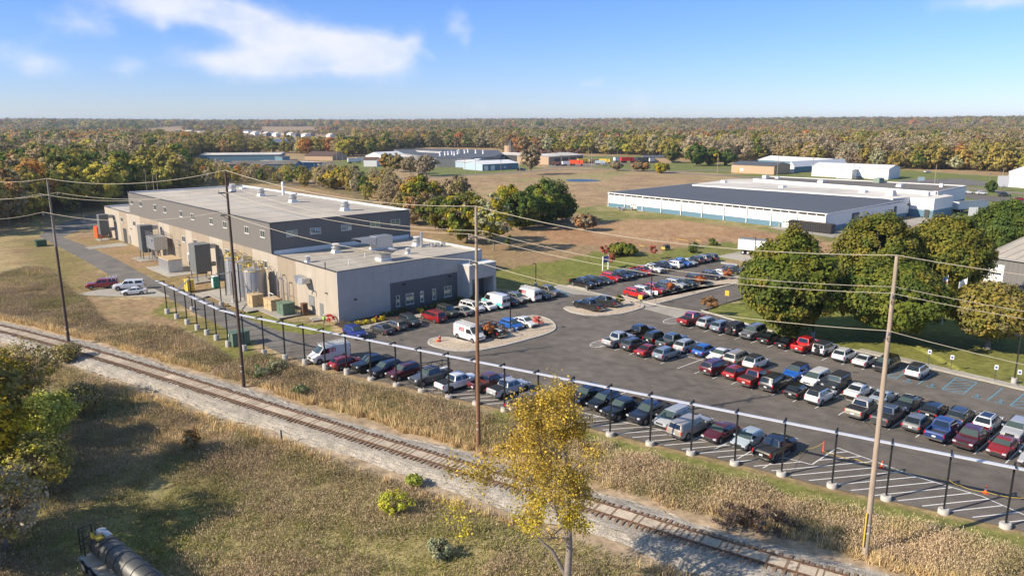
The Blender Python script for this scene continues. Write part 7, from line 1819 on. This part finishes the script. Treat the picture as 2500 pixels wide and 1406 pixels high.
# ---------------------------------------------------------------- foreground tree with forked trunk
def branch(b, r, p, d, L, rad, depth, tips):
    n = 4; pts = [p]; rads = [rad]; q = p
    for i in range(n):
        d = (d + Vector(r.normal(size=3)) * .16 + Vector((0, 0, .05))).normalized(); q = q + d * L / n; pts.append(q); rads.append(rad * (1 - .45 * (i + 1) / n))
    b.tube(pts, rads, 8 if rad > .06 else 4, caps=False)
    if depth == 0 or L < .5:
        tips += pts[1:]; return
    if depth <= 2: tips.append(pts[-1]); tips.append(pts[2])
    for k in range(2 if r.random() < .25 else 3):
        i = r.integers(2, n + 1); a = r.random() * 6.28
        dd = (d + Vector((math.cos(a), math.sin(a), .12)) * (.65 + .35 * r.random())).normalized()
        branch(b, r, pts[i], dd, L * (.58 + .2 * r.random()), rads[i] * .62, depth - 1, tips)
def big_tree(name, label, base, stems, pal, seed, ls, per, spread, bark='bark', lowpal=None, depth=4, zlow=0, bias=0.):
    t = thing(name, label, 'tree', (base[0], base[1], -.2)); r = np.random.default_rng(seed); b = MB(); tips = []
    for pts, rad, lv in stems:
        pts = [Vector(p) for p in pts]; n = len(pts); rads = [rad * (1 - .72 * i / (n - 1)) for i in range(n)]
        b.tube(pts, rads, 12)
        for i in range(1, n):
            for k in range(lv):
                a = r.random() * 6.28; u = r.random(); p = pts[i - 1].lerp(pts[i], u)
                if p.z < zlow: continue
                el_ = .35 + .5 * r.random() * (p.z / pts[-1].z)
                dv = Vector((math.cos(a) + bias, math.sin(a), el_)).normalized()
                branch(b, r, p, dv, (1 if dv.x < 0 or not bias else .62) * spread * (1.0 - .62 * (p.z / 19.0) ** 1.3) * (.7 + .45 * r.random()), rads[i] * .38, depth - 1, tips)
        tips.append(pts[-1])
    b.build('trunk', bark, t, smooth=True)
    T = np.array([tuple(p) for p in tips]); idx = r.integers(0, len(T), len(T) * per)
    keep = r.random(len(T)) < .85; idx = idx[keep[idx]]
    c = T[idx] + r.normal(size=(len(idx), 3)) * .26 - np.array([0, 0, .1]); nr = r.normal(size=(len(idx), 3)) + np.array([0, 0, .8]); nr /= np.linalg.norm(nr, axis=1)[:, None]
    tint = np.array(pal)[r.integers(0, len(pal), len(T))]
    if lowpal is not None:
        f = np.clip((9.5 - T[:, 2]) / 4, 0, 1) * (r.random(len(T)) < .8); lp = np.array(lowpal)[r.integers(0, len(lowpal), len(T))]; tint = tint * (1 - f[:, None]) + lp * f[:, None]
    col = tint[idx] * (1 + .25 * r.normal(size=(len(idx), 1))); me = leafquads(c, nr, ls * (.5 + .8 * r.random(len(c))), np.clip(col, .01, .9), 'crown', M['leaf']); link('crown', me, t)
    return t
FT = G(1386, 1480)[:2]
big_tree('yellow_tree', 'tall sparse yellow leaved tree with forked trunk in the foreground', FT,
         [([(0, 0, 0), (-.05, 0, 2.6), (.05, .1, 4.5), (-.1, .1, 7.5), (-.35, 0, 10.5), (-.45, .1, 12.8), (-.3, 0, 14.8)], .30, 5), ([(0, 0, 2.3), (-.5, .1, 3.2), (-1.1, .1, 4.4), (-1.8, .2, 5.0), (-2.6, .3, 5.8), (-3.6, .2, 7.2)], .17, 2), ([(.05, .1, 5.2), (-.8, .3, 7.0), (-1.6, .4, 9.5), (-2.0, .5, 12.0)], .13, 3)],
         [(.50, .35, .05), (.42, .31, .06), (.34, .26, .08), (.56, .39, .05)], 5, .085, 9, 3.5, 'barkgrey', lowpal=[(.46, .42, .02), (.32, .36, .02), (.58, .52, .03)], depth=4, zlow=4.8, bias=-.5)
# left foreground trees, some just outside the frame that throw the shade over the grass
lt = [(75, 985, 835, 4.0, OLV + BRN + YEL[:1], 'thin half bare tree left of the railway bend', 201, .3, 70, 'barkgrey'), (120, 1090, 955, 2.6, [(.30, .27, .05), (.22, .22, .04), (.16, .17, .04)], 'pale yellow bush tree beside the shaded grass', 202, .5, 30, 'barkgrey'), (-12, 1190, 975, 3.4, [(.34, .22, .01), (.26, .18, .012), (.16, .13, .01)], 'golden leaved tree cut by the left edge', 203, 1.1, 0, 'bark'),
      (90, 1210, 1065, 3.2, OLV + YEL[1:2], 'olive thicket tree below the pale yellow one', 204, .4, 50, 'barkgrey'), (15, 1330, 1150, 3.6, GREY + OLV[:1], 'bare tangled tree at the lower left edge', 205, .3, 70, 'barkgrey'), (10, 990, 850, 3.2, YEL + OLV, 'yellow olive tree at the left edge beside the track', 206, .4, 30, 'bark'), (165, 880, 842, 1.6, OLV + BRN, 'small brown bush at the track bend', 207, .2, 12, 'barkgrey'), (200, 1010, 940, 2.2, BRN + OLV, 'brown brush beside the shaded ballast', 208, .3, 25, 'barkgrey')]
for px, py, top, hw, pal, lb, seed, dens, tw, bk in lt:
    h = crown_h(px, py, top); named_tree('tree', lb, 'tree', gp(px, py), hw, h * .82, h * .18, [tuple(1.35 * q for q in c) for c in pal], seed, int(14000 * dens), .13, 170, .75, .16, bk, twigs=tw, top=.7)
for k, (x, y, h, hw) in enumerate(((-49, 62, 13, 4.6), (-46, 50, 14, 5), (-60, 74, 12, 5), (-44, 42, 13, 5), (-55, 68, 11, 4.5))):
    named_tree('tree', ['olive tree just outside the left edge shading the grass', 'tall olive tree beyond the lower left edge', 'olive tree beyond the left edge near the tracks', 'smaller tree beyond the left edge beside the ballast', 'leafy tree beyond the lower left corner', 'low tree beyond the left edge at the track bend', 'dense tree beyond the left edge of the shaded grass'][k], 'tree', (x, y, 0), hw, h * .8, h * .2, OLV + YEL[1:2], 300 + k, 5000, .26, 110, 1., .2)

# ---------------------------------------------------------------- the wood
species = []    # (crown mesh, trunk mesh, joined mesh, label, weight)
SP = [('olive', OLV, 15, 5.9, 1.25, 'round olive tree of the autumn wood'), ('yellow', [(.21, .175, .03), (.17, .155, .03), (.14, .13, .03)], 13.5, 5.4, 1.2, 'yellow green tree of the autumn wood'), ('brown', BRN, 15, 5.4, .95, 'brownish thinning tree of the autumn wood'), ('grey', GREY, 15, 5.0, .65, 'bare grey brown tree of the autumn wood'), ('orange', ORG, 14, 5.2, 1.1, 'orange tree of the autumn wood'), ('dark', DKG + OLV[:1], 15, 5.2, 1.1, 'dark green tree of the autumn wood'), ('rust', RUST + BRN, 14, 5.2, 1.1, 'rust brown tree of the autumn wood'), ('silver', SIL, 13, 5.0, .9, 'silvery green tree of the autumn wood'), ('bare', [(.19, .155, .10), (.165, .135, .085)], 16, 4.4, .3, 'bare branched tree of the autumn wood')]
for k, (nm, pal, h, hw, dens, lb) in enumerate(SP):
    for var in range(1):
        z0 = h * .12; p, nr, ids, ctr, r = crown_points(400 + k * 7 + var, hw, h - z0, z0, 70, int(1500 * dens) + 250, 1.15, .8)
        kk = p[:, 2] > .3; p, nr, ids = p[kk], nr[kk], ids[kk]
        cme = leafquads(p, nr, .44 * (.6 + .8 * r.random(len(p))), leafcols(r, ids, 70, pal, .1) * 1.4, 'crown', M['leafw'])
        b = MB(); b.tube([(0, 0, -.5), (0, 0, z0 + (h - z0) * .8)], [.22, .05], 5)
        nb = 14 if dens > .65 else 60
        for c in ctr[:nb]: b.tube([(c[0] * .1, c[1] * .1, z0 + (c[2] - z0) * .3), (c[0] * .6, c[1] * .6, c[2] * .8), (c[0] * 1.0, c[1] * 1.0, c[2] + .8)], [.08, .05, .02], 3, caps=False)
        tme = bpy.data.meshes.new('trunk'); tme.from_pydata(b.v, [], b.f); tme.materials.append(M['barkgrey'])
        # joined mesh for the mass
        cv_ = np.zeros(len(cme.vertices) * 3, np.float32); cme.vertices.foreach_get('co', cv_); cc = np.zeros(len(cme.vertices) * 4, np.float32); cme.color_attributes['Col'].data.foreach_get('color', cc)
        V2 = [tuple(v) for v in cv_.reshape(-1, 3)] + b.v; n0 = len(cme.vertices); F2 = [(4 * i, 4 * i + 1, 4 * i + 2, 4 * i + 3) for i in range(n0 // 4)] + [tuple(n0 + i for i in f) for f in b.f]
        jm = bpy.data.meshes.new('forest_tree'); jm.from_pydata(V2, [], F2); jm.materials.append(M['leafw']); a = jm.color_attributes.new('Col', 'FLOAT_COLOR', 'POINT')
        cz = np.concatenate([cc.reshape(-1, 4), np.tile(np.array([.15, .12, .09, 1.]), (len(b.v), 1))]); a.data.foreach_set('color', cz.astype(np.float32).ravel())
        species.append((cme, tme, jm, lb))
# points
pts = []
def poisson(d0, d1, sp):
    n = int(2 * d1 * .80 / sp); out = []
    xs_ = np.arange(-d1 * .76, d1 * .76, sp); ys_ = np.arange(d0 * .7, d1, sp); X, Y = np.meshgrid(xs_, ys_)
    X = X + rng.uniform(-.42, .42, X.shape) * sp; Y = Y + rng.uniform(-.42, .42, X.shape) * sp; d = np.hypot(X, Y); a = np.abs(np.arctan2(X, Y))
    k = (d >= d0) & (d < d1) & (a < R(37.5)); return X[k], Y[k]
WOOD = [PX((-900, 640), (-300, 615), (0, 568), (130, 530), (205, 512), (262, 505), (300, 485), (420, 470), (560, 452), (640, 448), (700, 452), (700, 425), (560, 420), (480, 405), (475, 385), (490, 376), (700, 374), (745, 378), (815, 378), (830, 385), (960, 375), (955, 368), (1020, 360), (1205, 362), (1240, 370), (1420, 376), (1560, 379), (1660, 386), (1690, 396), (1790, 399), (1850, 390), (2010, 400), (2200, 414), (2340, 416), (2480, 424), (2600, 430), (3300, 470), (3300, 306), (-900, 306)),
        PX((640, 448), (820, 445), (1010, 470), (1180, 540), (1100, 580), (1010, 560), (1000, 560), (860, 470))]
CLEAR = [PX((655, 338), (726, 338), (730, 352), (730, 353), (815, 351), (820, 372), (760, 374), (732, 360), (655, 353)), PX((590, 324), (715, 326), (810, 332), (860, 334), (862, 343), (740, 340), (640, 336), (600, 333)), PX((400, 322), (500, 323), (500, 329), (400, 328)), PX((1100, 322), (1160, 322), (1160, 326), (1095, 326)), PX((0, 311), (40, 312), (40, 318), (0, 318)), PX((2270, 314), (2320, 314), (2320, 320), (2270, 320)), PX((2010, 400), (2080, 360), (2110, 360), (2060, 402)), PX((0, 412), (70, 410), (70, 430), (-60, 432)), PX((0, 352), (30, 350), (50, 380), (-40, 386))]
sets = [(150, 620, 8.2, 1.12), (620, 1250, 10.5, 1.22), (1250, 2600, 16.0, 1.55), (2600, 6200, 33.0, 2.4)]
TX = []
for d0, d1, sp, sc in sets:
    X, Y = poisson(d0, d1, sp); Y0 = Y.copy()
    k = inpoly(X, Y, WOOD[0]) if d1 < 2700 else np.ones(X.shape, bool)
    if d1 < 700: k2 = inpoly(X, Y, WOOD[1]) & (rng.random(X.shape) < .75)
    else: k2 = np.zeros(X.shape, bool)
    c = np.zeros(X.shape, bool)
    for P in CLEAR: c |= inpoly(X, Y, P)
    fx = fbm(X + 5000, Y + 3000, 420.)
    gap = (fx > .56) & (np.hypot(X, Y) > 1500)
    # keep buildings and roads clear
    k = (k | k2) & ~c & ~gap & ~inpoly(X, Y, [B(-16, 150), B(40, 150), B(40, -5), B(-16, -5)])
    X, Y = X[k], Y[k]; low = k2[k]
    TX.append((X, Y, np.full(X.shape, sc), low))
X = np.concatenate([t[0] for t in TX]); Y = np.concatenate([t[1] for t in TX]); SC = np.concatenate([t[2] for t in TX]); LOW = np.concatenate([t[3] for t in TX])
D = np.hypot(X, Y); AZ = np.arctan2(X, Y)
n1_ = fbm(X + 11, Y + 22, 60., 3); n2_ = fbm(X + 900, Y + 100, 170., 3); n3_ = rng.random(X.shape)
#   olive yellow brown grey orange dark rust silver bare
W = np.ones((len(X), 9)) * .02
left = AZ < -.12
near = D < 700
W[:, 0] = .34; W[:, 1] = np.where(left & near, .30, .14); W[:, 2] = .22; W[:, 3] = .07; W[:, 4] = np.where(n2_ > .52, .16, .04); W[:, 5] = np.where(n1_ < .45, .15, .06); W[:, 6] = np.where(D > 1500, .14, .05); W[:, 7] = .025; W[:, 8] = .06
right = (AZ > .22) & (D < 800)
W[right, 8] = .36; W[right, 2] = .30; W[right, 5] *= .5; W[right, 3] = .2; W[right, 1] *= .6
mid_ = (AZ > -.1) & (AZ < .3) & (D > 500) & (D < 1100); W[mid_, 5] += .12; W[mid_, 1] += .1; W[mid_, 7] += .06
W[LOW] = [.2, .12, .3, .2, .03, .1, .1, .02, .15]
for k in range(9): W[:, k] *= np.exp(8 * (fbm(X + 700 * k, Y - 300 * k, 75. + (D > 1200) * 120., 3) - .5))
W /= W.sum(1)[:, None]; cum = W.cumsum(1); IDX = (cum < rng.random(len(X))[:, None]).sum(1).clip(0, 8)
Z = hillz(X, Y) - .2
px_, py_ = proj(X, Y, 0 * X); LOW2 = (px_ > 440) & (px_ < 760) & (py_ > 398) & (py_ < 470)
S_ = SC * rng.uniform(.72, 1.25, X.shape) * np.where(LOW, .55, 1.) * np.where(LOW2 & ~LOW, .42, 1.) * np.where((px_ > 585) & (px_ < 866) & (py_ > 322) & (py_ < 374), .36, 1.) * np.where((px_ > 395) & (px_ < 510) & (py_ > 322) & (py_ < 345), .5, 1.) * np.where((D < 330) & (AZ < -.3), 1.08, 1.)
ROT = rng.random(X.shape) * 6.283
order = np.argsort(D)
vis = []
def hidden(i):      # behind the factory from the camera
    px, py = proj(X[i], Y[i], 0); px2, py2 = proj(X[i], Y[i], 14 * S_[i])
    if px < -60 or px > 2560: return True
    return 300 < px < 1010 and py2 > 455 + (px - 600) * .08 * (px > 600)
ind = []
for i in order:
    if len(ind) >= 285: break
    if not hidden(i): ind.append(i)
inds = set(ind)
protoF = {}
for i in ind:
    k = int(IDX[i])
    if k not in protoF:
        t = thing('forest_tree', species[k][3] + ' behind the factory', 'tree', group='trees at the near edge of the autumn wood: ' + SP[k][0]); link('crown', species[k][0], t); link('trunk', species[k][1], t); protoF[k] = t
    else: t = copy_tree(protoF[k])
    s = float(S_[i]); t.location = (X[i], Y[i], Z[i]); t.rotation_euler = (0, 0, ROT[i]); t.scale = (s, s, s * random.uniform(.9, 1.1))
rest = np.array([i for i in order if i not in inds])
# one object for the rest of the wood, instanced with geometry nodes
pc = bpy.data.collections.new('wood_parts')
for k, s in enumerate(species):
    o = bpy.data.objects.new('forest_tree_kind.%03d' % k, s[2]); pc.objects.link(o)
pm = bpy.data.meshes.new('wood'); pm.vertices.add(len(rest)); pm.vertices.foreach_set('co', np.stack([X[rest], Y[rest], Z[rest]], -1).astype(np.float32).ravel())
a = pm.attributes.new('idx', 'INT', 'POINT'); a.data.foreach_set('value', IDX[rest].astype(np.int32))
a = pm.attributes.new('rot', 'FLOAT', 'POINT'); a.data.foreach_set('value', ROT[rest].astype(np.float32))
zs = S_ * np.where(SC > 1.5, .62, np.where(SC > 1.1, .85, 1)) * rng.uniform(.85, 1.15, X.shape)
a = pm.attributes.new('scl', 'FLOAT_VECTOR', 'POINT'); a.data.foreach_set('vector', np.stack([S_[rest], S_[rest], zs[rest]], -1).astype(np.float32).ravel())
wood = link('autumn_wood', pm); wood['kind'] = 'stuff'; tag(wood, 'endless autumn wood of olive, brown and orange trees reaching the horizon', 'wood')
ng = bpy.data.node_groups.new('wood', 'GeometryNodeTree'); ng.interface.new_socket('Geometry', in_out='INPUT', socket_type='NodeSocketGeometry'); ng.interface.new_socket('Geometry', in_out='OUTPUT', socket_type='NodeSocketGeometry')
gi = ng.nodes.new('NodeGroupInput'); go = ng.nodes.new('NodeGroupOutput'); iop = ng.nodes.new('GeometryNodeInstanceOnPoints'); ci = ng.nodes.new('GeometryNodeCollectionInfo')
ci.inputs['Collection'].default_value = pc; ci.inputs['Separate Children'].default_value = True; ci.inputs['Reset Children'].default_value = True
iop.inputs['Pick Instance'].default_value = True
def na(nm, ty):
    n = ng.nodes.new('GeometryNodeInputNamedAttribute'); n.data_type = ty; n.inputs[0].default_value = nm; return n
cx_ = ng.nodes.new('ShaderNodeCombineXYZ'); L_ = ng.links
m2p = ng.nodes.new('GeometryNodeMeshToPoints'); L_.new(gi.outputs[0], m2p.inputs[0])
L_.new(m2p.outputs[0], iop.inputs['Points']); L_.new(ci.outputs[0], iop.inputs['Instance'])
def firstout(n): return [o for o in n.outputs if o.enabled][0]
n_ = na('idx', 'INT'); L_.new(firstout(n_), iop.inputs['Instance Index'])
n_ = na('rot', 'FLOAT'); L_.new(firstout(n_), cx_.inputs[2]); L_.new(cx_.outputs[0], iop.inputs['Rotation'])
n_ = na('scl', 'FLOAT_VECTOR'); L_.new(firstout(n_), iop.inputs['Scale'])
L_.new(iop.outputs[0], go.inputs[0])
md = wood.modifiers.new('wood', 'NODES'); md.node_group = ng
print('trees', len(X), 'individuals', len(ind))

# ---------------------------------------------------------------- weeds and grass tufts
def tufts(name, X, Y, Z, kind, col, hmin, hmax, nb, wid, lean, label, cat):
    n = len(X); N_ = n * nb
    bx = np.repeat(X, nb) + rng.normal(0, wid, N_); by = np.repeat(Y, nb) + rng.normal(0, wid, N_); bz = np.repeat(Z, nb) - .05
    h = np.repeat(rng.uniform(hmin, hmax, n) * np.where(Y < np.interp(X, [p[0] for p in RAIL], [p[1] for p in RAIL]), .68, 1.) * (.45 + 1.1 * fbm(X + 77, Y + 31, 2.2, 2)), nb) * rng.uniform(.55, 1.1, N_)
    dx = (bx - np.repeat(X, nb)) * lean + rng.normal(0, .10, N_); dy = (by - np.repeat(Y, nb)) * lean + rng.normal(0, .10, N_)
    a = rng.random(N_) * math.pi
    if kind == 'blade':
        w = .035 + .03 * rng.random(N_)
        v = np.stack([np.stack([bx - np.cos(a) * w, by - np.sin(a) * w, bz], -1), np.stack([bx + np.cos(a) * w, by + np.sin(a) * w, bz], -1), np.stack([bx + dx, by + dy, bz + h], -1)], 1).reshape(-1, 3)
        c = np.repeat(np.repeat(col, nb, 0) * (1 + .22 * rng.normal(size=(N_, 1))), 3, 0); npv = 3
    else:   # thin stems carrying small seed heads and leaves
        u = rng.random(N_) ** .55; px_, py_, pz_ = bx + dx * u, by + dy * u, bz + h * u
        s = (.017 + .022 * rng.random(N_))[:, None]; c0 = np.stack([px_, py_, pz_], -1)
        t1 = rng.normal(size=(N_, 3)); t1[:, 2] = 0; t1 /= np.linalg.norm(t1, axis=1)[:, None]; t2 = rng.normal(size=(N_, 3)) * .5; t2[:, 2] = 1; t2 /= np.linalg.norm(t2, axis=1)[:, None]
        v = np.stack([c0 - t2 * s * 3.2, c0 + t1 * s, c0 + t2 * s * 3.2, c0 - t1 * s], 1).reshape(-1, 3)
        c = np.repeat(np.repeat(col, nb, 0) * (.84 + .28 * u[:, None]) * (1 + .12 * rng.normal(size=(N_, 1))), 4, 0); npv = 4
    o = link(name, npmesh(name, v, npv, M['weed'], np.clip(c, .004, .9))); o['kind'] = 'stuff'; tag(o, label, cat); return o
def scatter(n, x0, x1, y0, y1):
    return rng.uniform(x0, x1, n), rng.uniform(y0, y1, n)
lotedge = LOT_NEAR[1:]
def weedmask(X, Y):
    dr = distline(X, Y, RAIL); inl = inpoly(X, Y, LOT) | inpoly(X, Y, DRIVE); post = distline(X, Y, [tuple(p) for p in pw])
    return dr, inl, post
DL = lambda X, Y: np.minimum(distline(X, Y, LOT_NEAR), distline(X, Y, DRV_N))
lush_side = lambda X, Y: X * 0
X, Y = scatter(400000, -110, 62, 30, 165)
vx, vy = X, Y
dr, inl, post = weedmask(X, Y)
pxs, pys = proj(X, Y, np.zeros_like(X))
infr = (pxs > -60) & (pxs < 2560) & (pys < 1460)
near_side = (Y < np.interp(X, [p[0] for p in RAIL], [p[1] for p in RAIL]))
lawn = ((X > -28) & (Y > np.interp(X, [p[0] for p in LOT_NEAR], [p[1] for p in LOT_NEAR]) - .8)) | inpoly(X, Y, YARD) | inpoly(X, Y, PX((185, 705), (400, 700), (560, 790), (640, 850), (640, 870), (560, 878), (430, 800), (250, 790))) | (inpoly(X, Y, PX((100, 560), (700, 560), (850, 820), (640, 840), (400, 720), (180, 720), (100, 650))))
dl = DL(X, Y)
n1 = fbm(X, Y, 7.); n2 = fbm(X + 40, Y + 90, 2.6)
ok = infr & (dr > 3.4 + n2 * 1.2) & ~inl & ~lawn & ((dl > 1.6 + n2 * 1.6) | near_side)
dens = sstep(-.1, .35, n2)
ok &= (n1 > .30) | (n2 > .55)
ok &= rng.random(X.shape) < np.where(near_side, .60, .80) * (.5 + .75 * n1)
# weeds thin out into lawn at the far left
X, Y, n1, n2, dr, nside = X[ok], Y[ok], n1[ok], n2[ok], dr[ok], near_side[ok]
Z = lowz(X, Y)
n4 = fbm(X + 200, Y + 300, 14.); farleft = (X < -62)
px_, py_ = proj(X, Y, 0 * X); patch = np.exp(-(((px_ - 900) / 330) ** 2 + ((py_ - 1060 - (px_ - 900) * .22) / 70) ** 2))
tanm = (sstep(.58, .70, n4) * np.where((X < 2) & ~nside, .25, .5) + patch * 1.1 + (dr < 5.6) * .75 * sstep(.40, .5, n1)) > rng.random(X.shape) * .95
kp = ~((np.abs(X - 30) < 45) & ~nside & (DL(X, Y) < 2.2 + 3.2 * n2) & inpoly(X, Y, NEARGREEN)) & (dr > 3.9 + n2 * 1.5)
X, Y, Z, n1, n2, dr, nside, n4, tanm = [q[kp] for q in (X, Y, Z, n1, n2, dr, nside, n4, tanm)]; px_, py_ = proj(X, Y, 0 * X)
gz = np.exp(-(((px_ - 1150) / 420) ** 2 + ((py_ - 1330) / 110) ** 2)) + .8 * np.exp(-(((px_ - 250) / 350) ** 2 + ((py_ - 1300) / 120) ** 2)) + .6 * np.exp(-(((px_ - 1950) / 250) ** 2 + ((py_ - 1280) / 60) ** 2))
greenm = (~tanm) & (rng.random(X.shape) < np.where(nside, .20, .14) * (.5 + (n1 < .5)) + 1.0 * gz * sstep(.3, .52, n1 * .5 + n2 * .5)) 
brushm = ~tanm & ~greenm
col_t = np.array((.66, .50, .27)) * (1 + .15 * rng.normal(size=(tanm.sum(), 1)))
tufts('dry_grass', X[tanm], Y[tanm], Z[tanm], 'blade', col_t, .6, 1.2, 11, .15, 1.2, 'tall straw coloured grass beside the railway', 'dry grass')
pal_b = np.array([(.49, .365, .255), (.45, .335, .225), (.53, .40, .275), (.40, .325, .18), (.35, .305, .145)])
cb = pal_b[np.clip((fbm(X[brushm] + 9, Y[brushm] + 4, 6.) * 9 - 2 + rng.normal(0, .7, brushm.sum())).astype(int), 0, 4)] * (1 + .25 * (fbm(X[brushm], Y[brushm], 3.)[:, None] - .5) * 2) * np.where((X[brushm] < 2) & ~nside[brushm], .74, 1.)[:, None] * np.array([.98, 1., .95]) * (np.where(nside[brushm], .86, 1.) * (.62 + .76 * fbm(X[brushm] + 60, Y[brushm] + 10, 8., 3)))[:, None]
tufts('brown_weeds', X[brushm], Y[brushm], Z[brushm], 'leafy', cb, .5, 1.2, 40, .25, .8, 'dense brown weeds between the car park and the railway', 'weeds')
cg = np.array([(.31, .30, .10), (.26, .27, .08), (.38, .33, .14)])[rng.integers(0, 3, greenm.sum())]
tufts('green_grass', X[greenm], Y[greenm], Z[greenm], 'blade', cg, .25, .6, 8, .18, 1.5, 'green grass tufts among the brown weeds', 'grass')
# lawn stubble near the tray and the lawns that lie close
# field weeds further off: bushy edge behind the factory and along the ditch
X, Y = scatter(26000, -260, 140, 150, 420)
m = (inpoly(X, Y, PX((-200, 640), (0, 560), (250, 512), (262, 535), (150, 545), (100, 560), (60, 620), (0, 660), (-200, 760))) | inpoly(X, Y, PX((1020, 585), (1200, 600), (1500, 625), (1640, 600), (1500, 640), (1250, 660), (1190, 640))) | inpoly(X, Y, PX((1440, 520), (1640, 545), (1950, 590), (2080, 600), (2050, 590), (1650, 538), (1470, 515))))
m |= (inpoly(X, Y, PX((640, 450), (900, 440), (1350, 440), (1450, 500), (1240, 580), (1010, 565))) & (rng.random(X.shape) < .5))
m &= ~inpoly(X, Y, [B(-1, 132), B(33, 132), B(33, -2), B(-1, -2)]) & ~inpoly(X, Y, DRIVE)
X, Y = X[m], Y[m]; c = np.array([(.27, .20, .13), (.32, .23, .14), (.22, .18, .09), (.38, .28, .15)])[rng.integers(0, 4, len(X))]
tufts('field_weeds', X, Y, -.05 + X * 0, 'leafy', c, .6, 1.5, 12, .5, .8, 'brown weeds in the fields beyond the factory', 'weeds')
# individual bushes in the strip
for k, (px, py, hw, h, pal, lb) in enumerate(((962, 1245, 1.4, 1.7, [(.22, .24, .03), (.28, .26, .03)], 'bright yellow green bush near the yellow tree'), (1012, 1180, .7, .9, [(.16, .18, .03)], 'small green bush above the bright one'), (1075, 1355, 1.0, 1.3, SIL, 'pale green bush in the foreground weeds'), (632, 918, 1.5, 1.5, SIL[:2] + DKG[:1], 'grey green bush right of the pole'), (678, 908, 1.5, 1.6, SIL, 'silvery bush beside the grey green bush'), (915, 1130, .9, 3.0, BRN, 'thin bare sapling among the straw grass') if 0 else (735, 960, .9, 1.0, DKG + SIL, 'small dark green bush in the weed strip'), (1880, 1290, 2.2, 1.6, [(.09, .065, .05), (.07, .05, .04)], 'dark brown bush above the right end of the track'), (1790, 1275, 1.8, 1.4, [(.09, .065, .05)], 'dark brown bush left of the bigger dark bush'), (465, 1135, .8, 2.4, ORG + BRN, 'thin orange brown sapling by the straw grass') if 0 else (470, 1095, .8, 2.2, ORG + BRN, 'thin orange brown sapling by the straw grass'))):
    named_tree('bush', lb, 'bush', gp(px, py), hw, h, .05, pal, 500 + k, 1500, .09, 40, .35, .04, twigs=10)
# ---------------------------------------------------------------- haze
hb = MB(); hb.box((0, 4000, 31), (19000, 9200, 68))
me = bpy.data.meshes.new('haze'); me.from_pydata(hb.v, [], hb.f)
hm = bpy.data.materials.new('haze'); hm.use_nodes = True
t_ = hm.node_tree; t_.nodes.clear(); ho = t_.nodes.new('ShaderNodeOutputMaterial'); pv = t_.nodes.new('ShaderNodeVolumePrincipled')
pv.inputs['Color'].default_value = (.66, .82, 1.0, 1); pv.inputs['Density'].default_value = 0.00008; pv.inputs['Anisotropy'].default_value = .2
t_.links.new(pv.outputs[0], ho.inputs['Volume']); me.materials.append(hm)
hz_ = link('haze', me); hz_['kind'] = 'stuff'; tag(hz_, 'thin pale haze over the far woods', 'haze')
